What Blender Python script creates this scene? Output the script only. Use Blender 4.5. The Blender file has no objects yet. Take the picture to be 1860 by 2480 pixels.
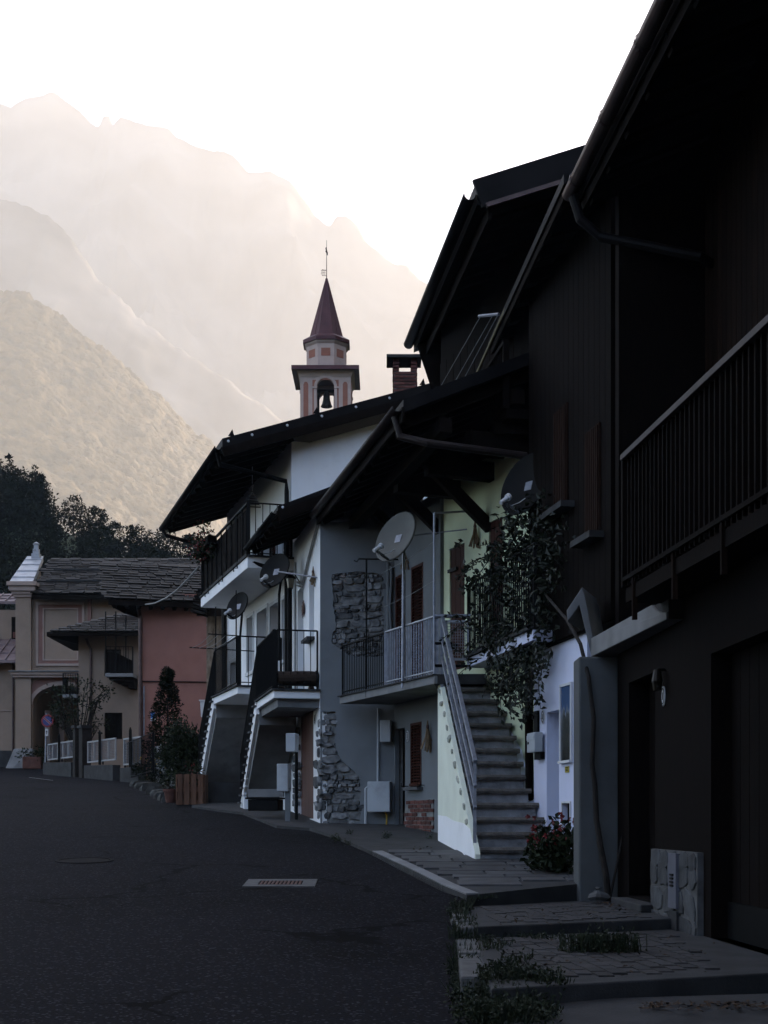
import bpy, bmesh, math, random
from mathutils import Vector, Matrix, noise
from mathutils.geometry import tessellate_polygon
random.seed(7)
V = Vector
sc = bpy.context.scene
col = sc.collection

# ------------------------------------------------------------------ camera
CAMZ, F, CX, HY = 1.62, 3300.0, 930.0, 1985.0      # eye height (m), focal length, image centre and horizon (px of the 1860x2480 photograph)
SLOPE = 0.0665                                     # the street climbs away from the camera
cam = bpy.data.cameras.new('camera'); camo = bpy.data.objects.new('camera', cam); col.objects.link(camo)
camo.location = (0, 0, CAMZ); camo.rotation_euler = (math.pi / 2, 0, 0)
cam.sensor_fit = 'VERTICAL'; cam.sensor_height = 36; cam.lens = 36 * F / 2480
cam.shift_y = (HY - 1240) / 2480; cam.clip_start = 0.05; cam.clip_end = 40000
sc.camera = camo
sc.render.resolution_x, sc.render.resolution_y = 768, 1024

# ------------------------------------------------------------------ sky, sun, exposure
SUN_EL, SUN_AZ = math.radians(25), math.radians(28)
wd = bpy.data.worlds.new('World'); sc.world = wd; wd.use_nodes = True
nt = wd.node_tree; sky = nt.nodes.new('ShaderNodeTexSky'); sky.sky_type = 'NISHITA'; sky.sun_disc = False
sky.sun_elevation = SUN_EL; sky.sun_rotation = SUN_AZ; sky.altitude = 700; sky.dust_density = 1.6; sky.air_density = 1.0; sky.ozone_density = 1.2
nt.nodes['Background'].inputs[1].default_value = 0.12
nt.links.new(sky.outputs[0], nt.nodes['Background'].inputs[0])
sl = bpy.data.lights.new('sun', 'SUN'); sl.energy = 2.62; sl.angle = math.radians(0.53); sl.color = (1, 0.77, 0.53)
slo = bpy.data.objects.new('sun', sl); col.objects.link(slo)
sd = V((math.sin(SUN_AZ) * math.cos(SUN_EL), math.cos(SUN_AZ) * math.cos(SUN_EL), math.sin(SUN_EL)))
slo.rotation_euler = sd.to_track_quat('Z', 'Y').to_euler(); slo.location = (60, 60, 60)
vs = sc.view_settings; vs.view_transform = 'Standard'; vs.look = 'None'; vs.gamma = 1; vs.exposure = 2.75; vs.use_curve_mapping = False
sc.cycles.use_denoising = True; sc.cycles.denoiser = 'OPENIMAGEDENOISE'
sc.cycles.max_bounces = 6; sc.cycles.diffuse_bounces = 4; sc.cycles.glossy_bounces = 2; sc.cycles.transmission_bounces = 4
sc.cycles.volume_bounces = 0; sc.cycles.caustics_reflective = False; sc.cycles.caustics_refractive = False
sc.cycles.sample_clamp_indirect = 4.0

# ------------------------------------------------------------------ pixels to places
def zg(Y): return SLOPE * Y
def P(x, y, Y): return V(((x - CX) / F * Y, Y, CAMZ + (HY - y) / F * Y))
def GP(x, y, h=0.0):                     # point of the street surface (plus h) seen at a pixel
    Y = F * (CAMZ - h) / ((y - HY) + SLOPE * F)
    return V(((x - CX) / F * Y, Y, zg(Y) + h))
class Plane:                             # a vertical wall plane from A along the ground direction to B
    def __init__(s, A, B):
        s.A = V((A[0], A[1], 0)); d = V((B[0] - A[0], B[1] - A[1], 0)); s.L = d.length; s.u = d.normalized()
        s.n = V((s.u.y, -s.u.x, 0))
        if s.n.dot(-s.A) < 0: s.n = -s.n          # outward normal looks to the camera side
    def sz(s, x, y):
        r = (x - CX) / F
        t = (r * s.A.y - s.A.x) / (s.u.x - r * s.u.y)
        Y = s.A.y + t * s.u.y
        return t, CAMZ + (HY - y) / F * Y
    def pt(s, t, z, d=0.0):
        p = s.A + s.u * t + s.n * d; return V((p.x, p.y, z))
    def at(s, x, y, d=0.0):
        q = Plane.__new__(Plane); q.A = s.A + s.n * d; q.u = s.u; q.n = s.n
        t, z = q.sz(x, y); return q.pt(t, z)
    def rect(s, x0, y0, x1, y1):         # pixel box -> (s0, s1, z0, z1); top is read at the middle
        a = s.sz(x0, y0)[0]; b = s.sz(x1, y0)[0]; xm = (x0 + x1) / 2
        return min(a, b), max(a, b), s.sz(xm, y1)[1], s.sz(xm, y0)[1]
    def mat(s):
        return Matrix((s.u, s.n, V((0, 0, 1)))).transposed()

# ------------------------------------------------------------------ materials
MATS = {}
def _n(t, k, **kw):
    n = t.nodes.new(k)
    for a, b in kw.items(): setattr(n, a, b)
    return n
def mat(name, c1, c2=None, scale=6.0, rough=0.85, metal=0.0, bump=0.3, bscale=60.0, bdist=0.004, detail=6, kind='noise', spec=0.3,
        c3=None, s3=1.2, t3=(0.55, 0.75), stretch=None, trans=0.0):
    if name in MATS: return MATS[name]
    m = bpy.data.materials.new(name); m.use_nodes = True; t = m.node_tree; b = t.nodes['Principled BSDF']
    MATS[name] = m
    b.inputs['Roughness'].default_value = rough; b.inputs['Metallic'].default_value = metal
    b.inputs['Specular IOR Level'].default_value = spec
    if trans: b.inputs['Transmission Weight'].default_value = trans
    geo = _n(t, 'ShaderNodeNewGeometry'); src = geo.outputs['Position']
    if stretch:
        mp = _n(t, 'ShaderNodeMapping'); mp.inputs['Scale'].default_value = stretch
        t.links.new(src, mp.inputs['Vector']); src = mp.outputs[0]
    if kind == 'noise':
        tx = _n(t, 'ShaderNodeTexNoise'); tx.inputs['Scale'].default_value = scale; tx.inputs['Detail'].default_value = detail
        fac = tx.outputs[0]
    else:
        tx = _n(t, 'ShaderNodeTexVoronoi'); tx.inputs['Scale'].default_value = scale; fac = tx.outputs['Distance']
    t.links.new(src, tx.inputs['Vector'])
    rp = _n(t, 'ShaderNodeValToRGB'); rp.color_ramp.elements[0].position = 0.3; rp.color_ramp.elements[1].position = 0.7
    rp.color_ramp.elements[0].color = (*c1, 1); rp.color_ramp.elements[1].color = (*(c2 or c1), 1)
    t.links.new(fac, rp.inputs[0]); out = rp.outputs[0]
    oi = _n(t, 'ShaderNodeObjectInfo')
    if c3:                                    # stains / patches with a shape of their own
        n3 = _n(t, 'ShaderNodeTexNoise'); n3.inputs['Scale'].default_value = s3; n3.inputs['Detail'].default_value = 8; n3.inputs['Roughness'].default_value = 0.65
        t.links.new(src, n3.inputs['Vector'])
        r3 = _n(t, 'ShaderNodeValToRGB'); r3.color_ramp.elements[0].position = t3[0]; r3.color_ramp.elements[1].position = t3[1]
        t.links.new(n3.outputs[0], r3.inputs[0])
        mx = _n(t, 'ShaderNodeMix', data_type='RGBA'); t.links.new(r3.outputs[0], mx.inputs[0]); t.links.new(out, mx.inputs[6]); mx.inputs[7].default_value = (*c3, 1)
        out = mx.outputs[2]
    t.links.new(out, b.inputs['Base Color'])
    if bump:
        nb = _n(t, 'ShaderNodeTexNoise'); nb.inputs['Scale'].default_value = bscale; nb.inputs['Detail'].default_value = 5
        t.links.new(src, nb.inputs['Vector'])
        bp = _n(t, 'ShaderNodeBump'); bp.inputs['Strength'].default_value = bump; bp.inputs['Distance'].default_value = bdist
        t.links.new(nb.outputs[0], bp.inputs['Height']); t.links.new(bp.outputs[0], b.inputs['Normal'])
    return m
def vary(m, amount=0.35):                     # piece-to-piece brightness by object
    t = m.node_tree; b = t.nodes['Principled BSDF']; l = b.inputs['Base Color'].links[0]; src = l.from_socket
    oi = _n(t, 'ShaderNodeObjectInfo'); mr = _n(t, 'ShaderNodeMapRange'); mr.inputs[3].default_value = 1 - amount; mr.inputs[4].default_value = 1 + amount
    t.links.new(oi.outputs['Random'], mr.inputs[0])
    hs = _n(t, 'ShaderNodeHueSaturation'); t.links.new(mr.outputs[0], hs.inputs['Value']); t.links.new(src, hs.inputs['Color']); t.links.new(hs.outputs[0], b.inputs['Base Color'])
    return m

# ------------------------------------------------------------------ mesh builder
class MB:
    def __init__(s): s.v = []; s.f = []; s.sm = False
    def add(s, vs, fs):
        k = len(s.v); s.v += [V(p) for p in vs]; s.f += [tuple(i + k for i in f) for f in fs]; return s
    def hexa(s, b4, t4):                       # bottom ring, top ring
        return s.add(list(b4) + list(t4), [(3, 2, 1, 0), (4, 5, 6, 7), (0, 1, 5, 4), (1, 2, 6, 5), (2, 3, 7, 6), (3, 0, 4, 7)])
    def box(s, c, sx, sy, sz, R=None):         # centre, full sizes, optional 3x3
        c = V(c); R = R or Matrix.Identity(3)
        q = [(-1, -1), (1, -1), (1, 1), (-1, 1)]
        return s.hexa([c + R @ V((a * sx / 2, b * sy / 2, -sz / 2)) for a, b in q], [c + R @ V((a * sx / 2, b * sy / 2, sz / 2)) for a, b in q])
    def wbox(s, pl, s0, s1, z0, z1, d0, d1):   # box on a wall plane, depth d0..d1 outward
        q = [(s0, d0), (s1, d0), (s1, d1), (s0, d1)]
        return s.hexa([pl.pt(a, z0, b) for a, b in q], [pl.pt(a, z1, b) for a, b in q])
    def beam(s, a, b, w, h, up=(0, 0, 1)):     # box between two points
        a = V(a); b = V(b); d = (b - a).normalized(); up = V(up)
        if abs(d.dot(up)) > 0.99: up = V((0, 1, 0))
        x = d.cross(up).normalized(); z = x.cross(d)
        q = [(-1, -1), (1, -1), (1, 1), (-1, 1)]
        return s.hexa([a + x * (i * w / 2) + z * (j * h / 2) for i, j in q], [b + x * (i * w / 2) + z * (j * h / 2) for i, j in q])
    def tube(s, pts, r, n=8, r1=None, cap=True):
        pts = [V(p) for p in pts]; k0 = len(s.v); m = len(pts)
        px = None
        for i, p in enumerate(pts):
            d = (pts[min(i + 1, m - 1)] - pts[max(i - 1, 0)]).normalized()
            if px is None:
                ref = V((0, 0, 1)) if abs(d.z) < 0.9 else V((1, 0, 0))
                px = d.cross(ref).normalized()
            else: px = (px - d * px.dot(d)).normalized()
            py = d.cross(px); rr = r if r1 is None else r + (r1 - r) * i / (m - 1)
            for j in range(n):
                a = 2 * math.pi * j / n; s.v.append(p + px * (math.cos(a) * rr) + py * (math.sin(a) * rr))
        for i in range(m - 1):
            for j in range(n):
                a = k0 + i * n + j; b = k0 + i * n + (j + 1) % n; s.f.append((a, b, b + n, a + n))
        if cap:
            s.f.append(tuple(k0 + j for j in reversed(range(n)))); s.f.append(tuple(k0 + (m - 1) * n + j for j in range(n)))
        return s
    def poly(s, pts, ext):                     # planar polygon extruded by vector ext
        pts = [V(p) for p in pts]; ext = V(ext); n = len(pts); k = len(s.v)
        s.v += pts + [p + ext for p in pts]
        tri = tessellate_polygon([pts])
        s.f += [tuple(k + i for i in t) for t in tri] + [tuple(k + n + i for i in reversed(t)) for t in tri]
        s.f += [(k + i, k + (i + 1) % n, k + n + (i + 1) % n, k + n + i) for i in range(n)]
        return s
    def polyhole(s, loops, ext):               # outline plus holes, extruded
        loops = [[V(p) for p in l] for l in loops]; ext = V(ext); flat = [p for l in loops for p in l]; n = len(flat); k = len(s.v)
        s.v += flat + [p + ext for p in flat]; tri = tessellate_polygon(loops)
        s.f += [tuple(k + i for i in t) for t in tri] + [tuple(k + n + i for i in reversed(t)) for t in tri]
        o = 0
        for l in loops:
            m = len(l); s.f += [(k + o + i, k + o + (i + 1) % m, k + n + o + (i + 1) % m, k + n + o + i) for i in range(m)]; o += m
        return s
    def lathe(s, prof, n=24, c=(0, 0, 0), R=None, a0=0.0):   # profile [(r, z)]
        c = V(c); R = R or Matrix.Identity(3); k = len(s.v)
        for r, z in prof:
            for j in range(n):
                a = a0 + 2 * math.pi * j / n; s.v.append(c + R @ V((r * math.cos(a), r * math.sin(a), z)))
        for i in range(len(prof) - 1):
            for j in range(n):
                a = k + i * n + j; b = k + i * n + (j + 1) % n; s.f.append((a, b, b + n, a + n))
        return s
    def mesh(s, name, base=V((0, 0, 0)), fix=True, smooth=False):
        me = bpy.data.meshes.new(name); me.from_pydata([p - base for p in s.v], [], s.f)
        if fix and len(s.f) < 40000:
            bm = bmesh.new(); bm.from_mesh(me); bmesh.ops.recalc_face_normals(bm, faces=bm.faces); bm.to_mesh(me); bm.free()
        if smooth: me.polygons.foreach_set('use_smooth', [True] * len(me.polygons))
        me.update(); return me

def bevel(o, w=0.006, seg=2):
    m = o.modifiers.new('bevel', 'BEVEL'); m.width = w; m.segments = seg; m.limit_method = 'ANGLE'; m.angle_limit = math.radians(40); return o
def tag(o, label=None, cat=None, group=None, kind=None):
    if label: o['label'] = label
    if cat: o['category'] = cat
    if group: o['group'] = group
    if kind: o['kind'] = kind
    return o
def thing(name, base, label, cat, group=None):       # Empty at the thing's base
    o = bpy.data.objects.new(name, None); col.objects.link(o); o.location = V(base); o.empty_display_size = 0.2
    return tag(o, label, cat, group)
def basept(o):
    b = V(o.location); p = o.parent
    while p: b += p.location; p = p.parent
    return b
def part(name, mb, m, parent=None, smooth=False, bev=0.0, base=None):     # one mesh object; world-space builder
    b = basept(parent) if parent else (V(base) if base is not None else V((0, 0, 0)))
    o = bpy.data.objects.new(name, mb.mesh(name, b, smooth=smooth)); col.objects.link(o)
    if m: o.data.materials.append(m)
    if parent: o.parent = parent
    else: o.location = b
    if bev: bevel(o, bev)
    return o
def inst(name, me, parent, loc, R=None, scale=(1, 1, 1)):                 # copy of a shared mesh
    o = bpy.data.objects.new(name, me); col.objects.link(o)
    if parent: o.parent = parent
    M = (R or Matrix.Identity(3)).to_4x4() @ Matrix.Diagonal((*scale, 1)); M.translation = V(loc) - (basept(parent) if parent else V((0, 0, 0)))
    o.matrix_basis = M; return o
def lerp(a, b, t): return a + (b - a) * t
def interp(tab, x):
    if x <= tab[0][0]: return tab[0][1]
    for (a, b), (c, d) in zip(tab, tab[1:]):
        if x <= c: return b + (d - b) * (x - a) / (c - a)
    return tab[-1][1]
def fbm(x, y, z=0.0, o=6): return noise.fractal(V((x, y, z)), 1.0, 2.0, o)
def wallgrid(mb, pl, s0, s1, z0, z1, d0, d1, holes, top=None):           # wall slab with openings; top(s) may cut a sloping top
    S = sorted({s0, s1, *[h[i] for h in holes for i in (0, 1) if s0 < h[i] < s1]}); Z = sorted({z0, z1, *[h[i] for h in holes for i in (2, 3) if z0 < h[i] < z1]})
    solid = lambda i, j: 0 <= i < len(S) - 1 and 0 <= j < len(Z) - 1 and not any(h[0] - 1e-6 <= (S[i] + S[i + 1]) / 2 <= h[1] + 1e-6 and h[2] - 1e-6 <= (Z[j] + Z[j + 1]) / 2 <= h[3] + 1e-6 for h in holes)
    zz = lambda a, z: top(a) if (top and z == Z[-1]) else z
    idx = {}
    def vt(i, j, d):
        k = (i, j, d)
        if k not in idx: idx[k] = len(mb.v); mb.v.append(pl.pt(S[i], zz(S[i], Z[j]), d))
        return idx[k]
    for i in range(len(S) - 1):
        for j in range(len(Z) - 1):
            if not solid(i, j): continue
            mb.f += [tuple(vt(a, b, d1) for a, b in ((i, j), (i + 1, j), (i + 1, j + 1), (i, j + 1))), tuple(vt(a, b, d0) for a, b in ((i, j + 1), (i + 1, j + 1), (i + 1, j), (i, j)))]
            for di, dj, e in ((-1, 0, ((i, j), (i, j + 1))), (1, 0, ((i + 1, j + 1), (i + 1, j))), (0, -1, ((i + 1, j), (i, j))), (0, 1, ((i, j + 1), (i + 1, j + 1)))):
                if not solid(i + di, j + dj):
                    (a, b), (c, d) = e; mb.f.append((vt(a, b, d0), vt(c, d, d0), vt(c, d, d1), vt(a, b, d1)))
    return mb
# ================================================================== THE SETTING: terrain, ground, road
m_far = mat('mountain_rock', (0.03, 0.034, 0.03), (0.26, 0.23, 0.2), scale=0.006, bump=0.0, detail=10)
m_wood_hill = mat('wooded_slope', (0.04, 0.036, 0.014), (0.2, 0.135, 0.06), scale=0.05, bump=0.7, bscale=0.3, bdist=3.0, detail=8, c3=(0.2, 0.17, 0.14), s3=0.008, t3=(0.62, 0.72)); _bp = m_wood_hill.node_tree
m_ground = mat('meadow_ground', (0.03, 0.04, 0.018), (0.06, 0.07, 0.03), scale=0.3, bump=0.4, bscale=4, bdist=0.1)

def ridge(name, prof, Yr, Yb, zb, m, nx, nv, amp, nscale, bumps=0.0, bscale=1.0, label=None, jag=0.0, x0=None, x1=None):
    """terrain sheet: foot at depth Yb, crest at depth Yr whose outline in the photograph is prof, then falling away behind"""
    mb = MB(); x0 = prof[0][0] if x0 is None else x0; x1 = prof[-1][0] if x1 is None else x1
    nb = nv // 3
    for j in range(nv + nb + 1):
        for i in range(nx + 1):
            x = lerp(x0, x1, i / nx); y = interp(prof, x)
            top = CAMZ + (HY - y) / F * Yr; X = (x - CX) / F * Yr
            if jag: top += jag * noise.fractal(V((X * 6 / Yr * 12, 3.3, 1.0)), 0.8, 2.0, 5)
            if j <= nv:
                t = j / nv; Y = lerp(Yb, Yr, t); z = lerp(zb, top, t ** 1.15)
                w = math.sin(math.pi * min(1, t * 1.02)) ** 0.7 if t < 1 else 0
            else:
                t = (j - nv) / nb; Y = lerp(Yr, Yr + (Yr - Yb) * 0.8, t); z = lerp(top, zb, t ** 1.2); w = t
            q = V((X / nscale, Y / nscale, z / nscale * 0.5))
            d = noise.ridged_multi_fractal(q, 1.0, 2.0, 6, 1.0, 2.0) - 1.0
            off = amp * d * w
            if bumps:
                b = noise.voronoi(V((X / bscale, (Y + z * 0.7) / bscale, z / bscale * 0.4)))[0][0]
                off2 = bumps * math.sqrt(max(0.0, 1 - (b / 0.75) ** 2)) + bumps * 0.7 * noise.noise(V((X, Y, 5)) / (bscale * 4)) + bumps * 0.25 * noise.noise(V((X, Y, z)) / 2.5)
            else: off2 = 0
            mb.v.append(V((X, Y - off * 0.6, z + off * 0.5 + off2)))
    n = nx + 1
    for j in range(nv + nb):
        for i in range(nx): a = j * n + i; mb.f.append((a, a + 1, a + 1 + n, a + n))
    o = part(name, mb, m, smooth=True); tag(o, kind='structure'); return o
far = [(-900, 420), (-400, 330), (-120, 300), (0, 250), (25, 262), (60, 240), (95, 232), (132, 226), (160, 247), (195, 268), (222, 300), (240, 305), (250, 280), (266, 282), (272, 304), (290, 288),
       (330, 296), (360, 304), (410, 310), (432, 334), (490, 362), (545, 366), (575, 385), (600, 414), (655, 416), (705, 440), (735, 480), (760, 520), (798, 550), (815, 522), (838, 520), (868, 550), (885, 585),
       (950, 636), (985, 645), (1020, 680), (1045, 692), (1120, 760), (1400, 900), (1640, 1010)]
ridge('mountain', far, 4800, 3300, 110, m_far, 420, 60, 380, 650, jag=9)
spur = [(-900, 330), (-300, 420), (0, 488), (70, 506), (120, 530), (180, 590), (240, 680), (330, 770), (440, 850), (560, 930), (640, 985), (690, 1030), (760, 1100), (900, 1230), (1100, 1400)]
ridge('mountain', spur, 3200, 2300, 80, m_far, 260, 60, 210, 500, bumps=6, bscale=26, jag=8)
hill = [(-1500, 300), (-700, 480), (-250, 610), (0, 714), (70, 724), (140, 768), (200, 815), (250, 850), (330, 915), (400, 975), (470, 1050), (520, 1085), (570, 1170), (640, 1260), (760, 1400), (950, 1560)]
ridge('hill', hill, 2100, 1100, 45, m_wood_hill, 520, 380, 15, 160, bumps=8, bscale=11, jag=4, x0=-480)
# the dark ridge east of the village, out of the picture behind the houses: the village lies in its morning shade
mb = MB(); N = 90
def eastern(a, v):                                  # azimuth in degrees from the street axis
    D = 590 + 60 * math.sin(a * 0.05)
    H = interp([(13, 30), (15, 330), (20, 480), (40, 560), (90, 560), (130, 330), (180, 190), (225, 160), (262, 20)], a)  # stretch behind the camera is added, its height set to block sky light
    r = lerp(250, D, v) if v <= 1 else lerp(D, 1000, v - 1)
    h = H * (v ** 1.3 if v <= 1 else max(0, 2 - v)) + 12
    h += 14 * noise.noise(V((a * 0.3, v * 4, 0))) * min(v, 1)
    return V((r * math.sin(math.radians(a)), r * math.cos(math.radians(a)), h))
for j in range(21):
    for i in range(N + 1): mb.v.append(eastern(lerp(13, 262, i / N), j / 10))
for j in range(20):
    for i in range(N): a = j * (N + 1) + i; mb.f.append((a, a + 1, a + N + 2, a + N + 1))
tag(part('hill', mb, m_wood_hill, smooth=True), kind='structure')
# ground: one sheet from behind the camera to the foot of the mountains
mb = MB(); XS = [-2800, -2000, -1200, -500, -200, -80, -40, -20, -8, 0, 8, 20, 40, 80, 200, 500, 800, 1080]; YS = [-1050, -800, -200, -60, -20, 0, 20, 40, 60, 90, 140, 250, 450, 900, 1800, 3600, 6000]
for Y in YS:
    for X in XS: mb.v.append(V((X, Y, zg(max(-40, min(Y, 62))) - 0.3 if Y < 100 else 4.1 + 0.03 * min(Y - 62, 1500) - 0.5)))
n = len(XS)
for j in range(len(YS) - 1):
    for i in range(n - 1): a = j * n + i; mb.f.append((a, a + 1, a + 1 + n, a + n))
tag(part('ground', mb, m_ground), kind='structure')
# ================================================================== street surfaces
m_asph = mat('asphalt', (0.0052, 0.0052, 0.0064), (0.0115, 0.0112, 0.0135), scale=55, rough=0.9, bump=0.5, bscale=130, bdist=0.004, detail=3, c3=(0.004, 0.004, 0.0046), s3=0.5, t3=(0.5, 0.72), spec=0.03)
def add_cracks(m, scale, width, dark):
    t = m.node_tree; b = t.nodes['Principled BSDF']; src = b.inputs['Base Color'].links[0].from_socket
    g = _n(t, 'ShaderNodeNewGeometry'); nz = _n(t, 'ShaderNodeTexNoise'); nz.inputs['Scale'].default_value = 1.6; nz.inputs['Detail'].default_value = 5
    t.links.new(g.outputs['Position'], nz.inputs['Vector'])
    va = _n(t, 'ShaderNodeVectorMath', operation='MULTIPLY_ADD'); va.inputs[1].default_value = (0.9, 0.9, 0.9)
    t.links.new(nz.outputs['Color'], va.inputs[0]); t.links.new(g.outputs['Position'], va.inputs[2])
    vo = _n(t, 'ShaderNodeTexVoronoi', feature='DISTANCE_TO_EDGE'); vo.inputs['Scale'].default_value = scale; t.links.new(va.outputs[0], vo.inputs['Vector'])
    ms = _n(t, 'ShaderNodeTexNoise'); ms.inputs['Scale'].default_value = 0.45; t.links.new(g.outputs['Position'], ms.inputs['Vector'])
    rm = _n(t, 'ShaderNodeMapRange'); rm.inputs[1].default_value = 0.5; rm.inputs[2].default_value = 0.62; rm.inputs[3].default_value = 0; rm.inputs[4].default_value = width; t.links.new(ms.outputs[0], rm.inputs[0])
    lt = _n(t, 'ShaderNodeMath', operation='LESS_THAN'); t.links.new(vo.outputs['Distance'], lt.inputs[0]); t.links.new(rm.outputs[0], lt.inputs[1])
    mx = _n(t, 'ShaderNodeMix', data_type='RGBA'); t.links.new(lt.outputs[0], mx.inputs[0]); t.links.new(src, mx.inputs[6]); mx.inputs[7].default_value = (*dark, 1)
    t.links.new(mx.outputs[2], b.inputs['Base Color'])
def add_specks(m, scale, thr, colr):
    t = m.node_tree; b = t.nodes['Principled BSDF']; src = b.inputs['Base Color'].links[0].from_socket
    g = _n(t, 'ShaderNodeNewGeometry'); vo = _n(t, 'ShaderNodeTexVoronoi'); vo.inputs['Scale'].default_value = scale; t.links.new(g.outputs['Position'], vo.inputs['Vector'])
    sp = _n(t, 'ShaderNodeSeparateColor'); t.links.new(vo.outputs['Color'], sp.inputs[0])
    lt = _n(t, 'ShaderNodeMath', operation='GREATER_THAN'); lt.inputs[1].default_value = thr; t.links.new(sp.outputs[0], lt.inputs[0])
    mx = _n(t, 'ShaderNodeMix', data_type='RGBA'); t.links.new(lt.outputs[0], mx.inputs[0]); t.links.new(src, mx.inputs[6]); mx.inputs[7].default_value = (*colr, 1)
    t.links.new(mx.outputs[2], b.inputs['Base Color'])
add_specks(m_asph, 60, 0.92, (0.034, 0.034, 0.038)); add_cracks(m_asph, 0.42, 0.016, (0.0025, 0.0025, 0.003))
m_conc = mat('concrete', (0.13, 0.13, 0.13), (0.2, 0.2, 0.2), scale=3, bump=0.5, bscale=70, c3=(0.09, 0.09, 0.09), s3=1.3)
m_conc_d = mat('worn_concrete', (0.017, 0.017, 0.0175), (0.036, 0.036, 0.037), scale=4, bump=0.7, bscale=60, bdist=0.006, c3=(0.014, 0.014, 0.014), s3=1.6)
m_kerb = mat('kerb_granite', (0.05, 0.05, 0.05), (0.09, 0.09, 0.09), scale=9, bump=0.7, bscale=50)
m_slab = vary(mat('paving_slate', (0.028, 0.028, 0.03), (0.06, 0.06, 0.062), scale=5, bump=0.6, bscale=40, bdist=0.006, rough=0.7), 0.35)
m_paver = vary(mat('paver_porphyry', (0.019, 0.018, 0.0185), (0.038, 0.036, 0.0365), scale=30, bump=0.6, bscale=150), 0.3)
m_joint = mat('joint_sand', (0.03, 0.03, 0.03), (0.05, 0.05, 0.048), scale=20, bump=0.5)
m_iron = mat('cast_iron', (0.007, 0.007, 0.0075), (0.014, 0.013, 0.0135), scale=20, rough=0.85, spec=0.04, metal=0.0, bump=0.3)
m_rust = mat('rusty_iron', (0.05, 0.022, 0.016), (0.1, 0.045, 0.035), scale=25, rough=0.8, bump=0.4)
m_paint = mat('road_paint', (0.4, 0.4, 0.4), (0.55, 0.55, 0.55), scale=30, bump=0.2)

def road_edge(Y): return interp([(-30, 0.5), (7.4, 0.6), (10.5, 0.72), (12.94, 0.8), (13.4, 0.62), (15, 0.3), (17.2, -0.1), (21, -0.85), (25, -2.2), (28, -3.4), (31, -3.2), (34, 4), (63, 10)], Y)
mb = MB(); ys = [-30 + 2 * i for i in range(18)] + [6 + 0.5 * i for i in range(57)] + [36 + 2 * i for i in range(14)]
fr = [0, .15, .3, .45, .6, .7, .8, .88, .94, .97, 1]
for Y in ys:
    for f_ in fr: mb.v.append(V((lerp(-46, road_edge(Y), f_), Y, zg(Y))))
n = len(fr)
for j in range(len(ys) - 1):
    for i in range(n - 1): a = j * n + i; mb.f.append((a, a + 1, a + 1 + n, a + n))
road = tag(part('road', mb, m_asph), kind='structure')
mb = MB()
for a, b in ((GP(72, 1883), GP(128, 1890)),):
    d = (b - a).normalized(); s = V((0, 0.09, 0.0)); mb.hexa([a - s, b - s, b + s, a + s], [p + V((0, 0, 0.004)) for p in (a - s, b - s, b + s, a + s)])
part('road_marking', mb, m_paint, road)

# pavement along the houses
def surf(p, h): return V((p.x, p.y, zg(p.y) + h))
edge = [(464, 1956), (530, 1966), (590, 1974), (670, 2006), (749, 2012), (816, 2033), (902, 2071), (1000, 2118), (1070, 2154), (1130, 2180)]
L = [GP(x, y) for x, y in edge]
R0 = [V((L[i].x + 12, L[i].y + 2, 0)) for i in range(len(L))]
nearR = GP(1392, 2152); 
H = 0.045
mb = MB(); poly = [surf(p, -0.35) for p in L] + [surf(V((1.95, nearR.y, 0)), -0.35), surf(V((3.6, nearR.y + 0.1, 0)), -0.35), surf(V((3.6, 31, 0)), -0.35), surf(V((-3.0, 34, 0)), -0.35)]
mb.poly(poly, (0, 0, H + 0.35))
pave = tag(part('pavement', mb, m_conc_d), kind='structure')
# light kerb strip of the paved corner
mb = MB()
kl = [GP(x, y) for x, y in ((902, 2071), (1000, 2118), (1070, 2154), (1128, 2178))]
for a, b in zip(kl, kl[1:]):
    d = (b - a).normalized(); s = V((-d.y, d.x, 0)); s = s if s.x > 0 else -s
    mb.hexa([surf(a, -0.02), surf(b, -0.02), surf(b + s * 0.13, -0.02), surf(a + s * 0.13, -0.02)], [surf(a, H + 0.012), surf(b, H + 0.012), surf(b + s * 0.13, H + 0.012), surf(a + s * 0.13, H + 0.012)])
part('kerb', mb, m_conc, pave)
# paving slabs in front of the stair, each a stone of its own
def inpoly(x, y, pts):
    c = False; j = len(pts) - 1
    for i in range(len(pts)):
        if (pts[i][1] > y) != (pts[j][1] > y) and x < (pts[j][0] - pts[i][0]) * (y - pts[i][1]) / (pts[j][1] - pts[i][1]) + pts[i][0]: c = not c
        j = i
    return c
def lpath(Y):                                   # street edge X at depth Y
    pts = sorted((p.y, p.x) for p in L); return interp(pts, Y)
slab_me = []
for k in range(4):
    q = MB(); w = 0.5; q.hexa([(-w, -w, 0), (w, -w, 0), (w, w, 0), (-w, w, 0)], [(-w * 0.985 + random.uniform(0, 0.02), -w * 0.985 + random.uniform(0, 0.02), 1), (w * 0.985, -w * 0.97, 1), (w * 0.98, w * 0.985, 1), (-w * 0.97, w * 0.985, 1)])
    me = q.mesh('paving_stone'); me.materials.append(m_slab); slab_me.append(me)
Rs = Matrix.Rotation(math.atan(SLOPE), 3, 'X')
y = nearR.y - 0.75
while y < 17.6:
    h = random.choice((0.28, 0.36, 0.42)); x = lpath(y + h / 2) + 0.15 + (0.02 if h > 0.3 else 0.12)
    while x < 2.6:
        w = random.uniform(0.4, 0.85)
        cx, cy = x + w / 2, y + h / 2
        if cy - 0.5 * h > nearR.y - 0.85 + max(0, (cx - 0.75) * 0.72):
            inst('paving_stone', random.choice(slab_me), pave, (cx, cy, zg(cy) + H - 0.012), Rs, (w - 0.018, h - 0.016, 0.026 + random.uniform(0, 0.007)))
        x += w
    y += h
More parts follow.
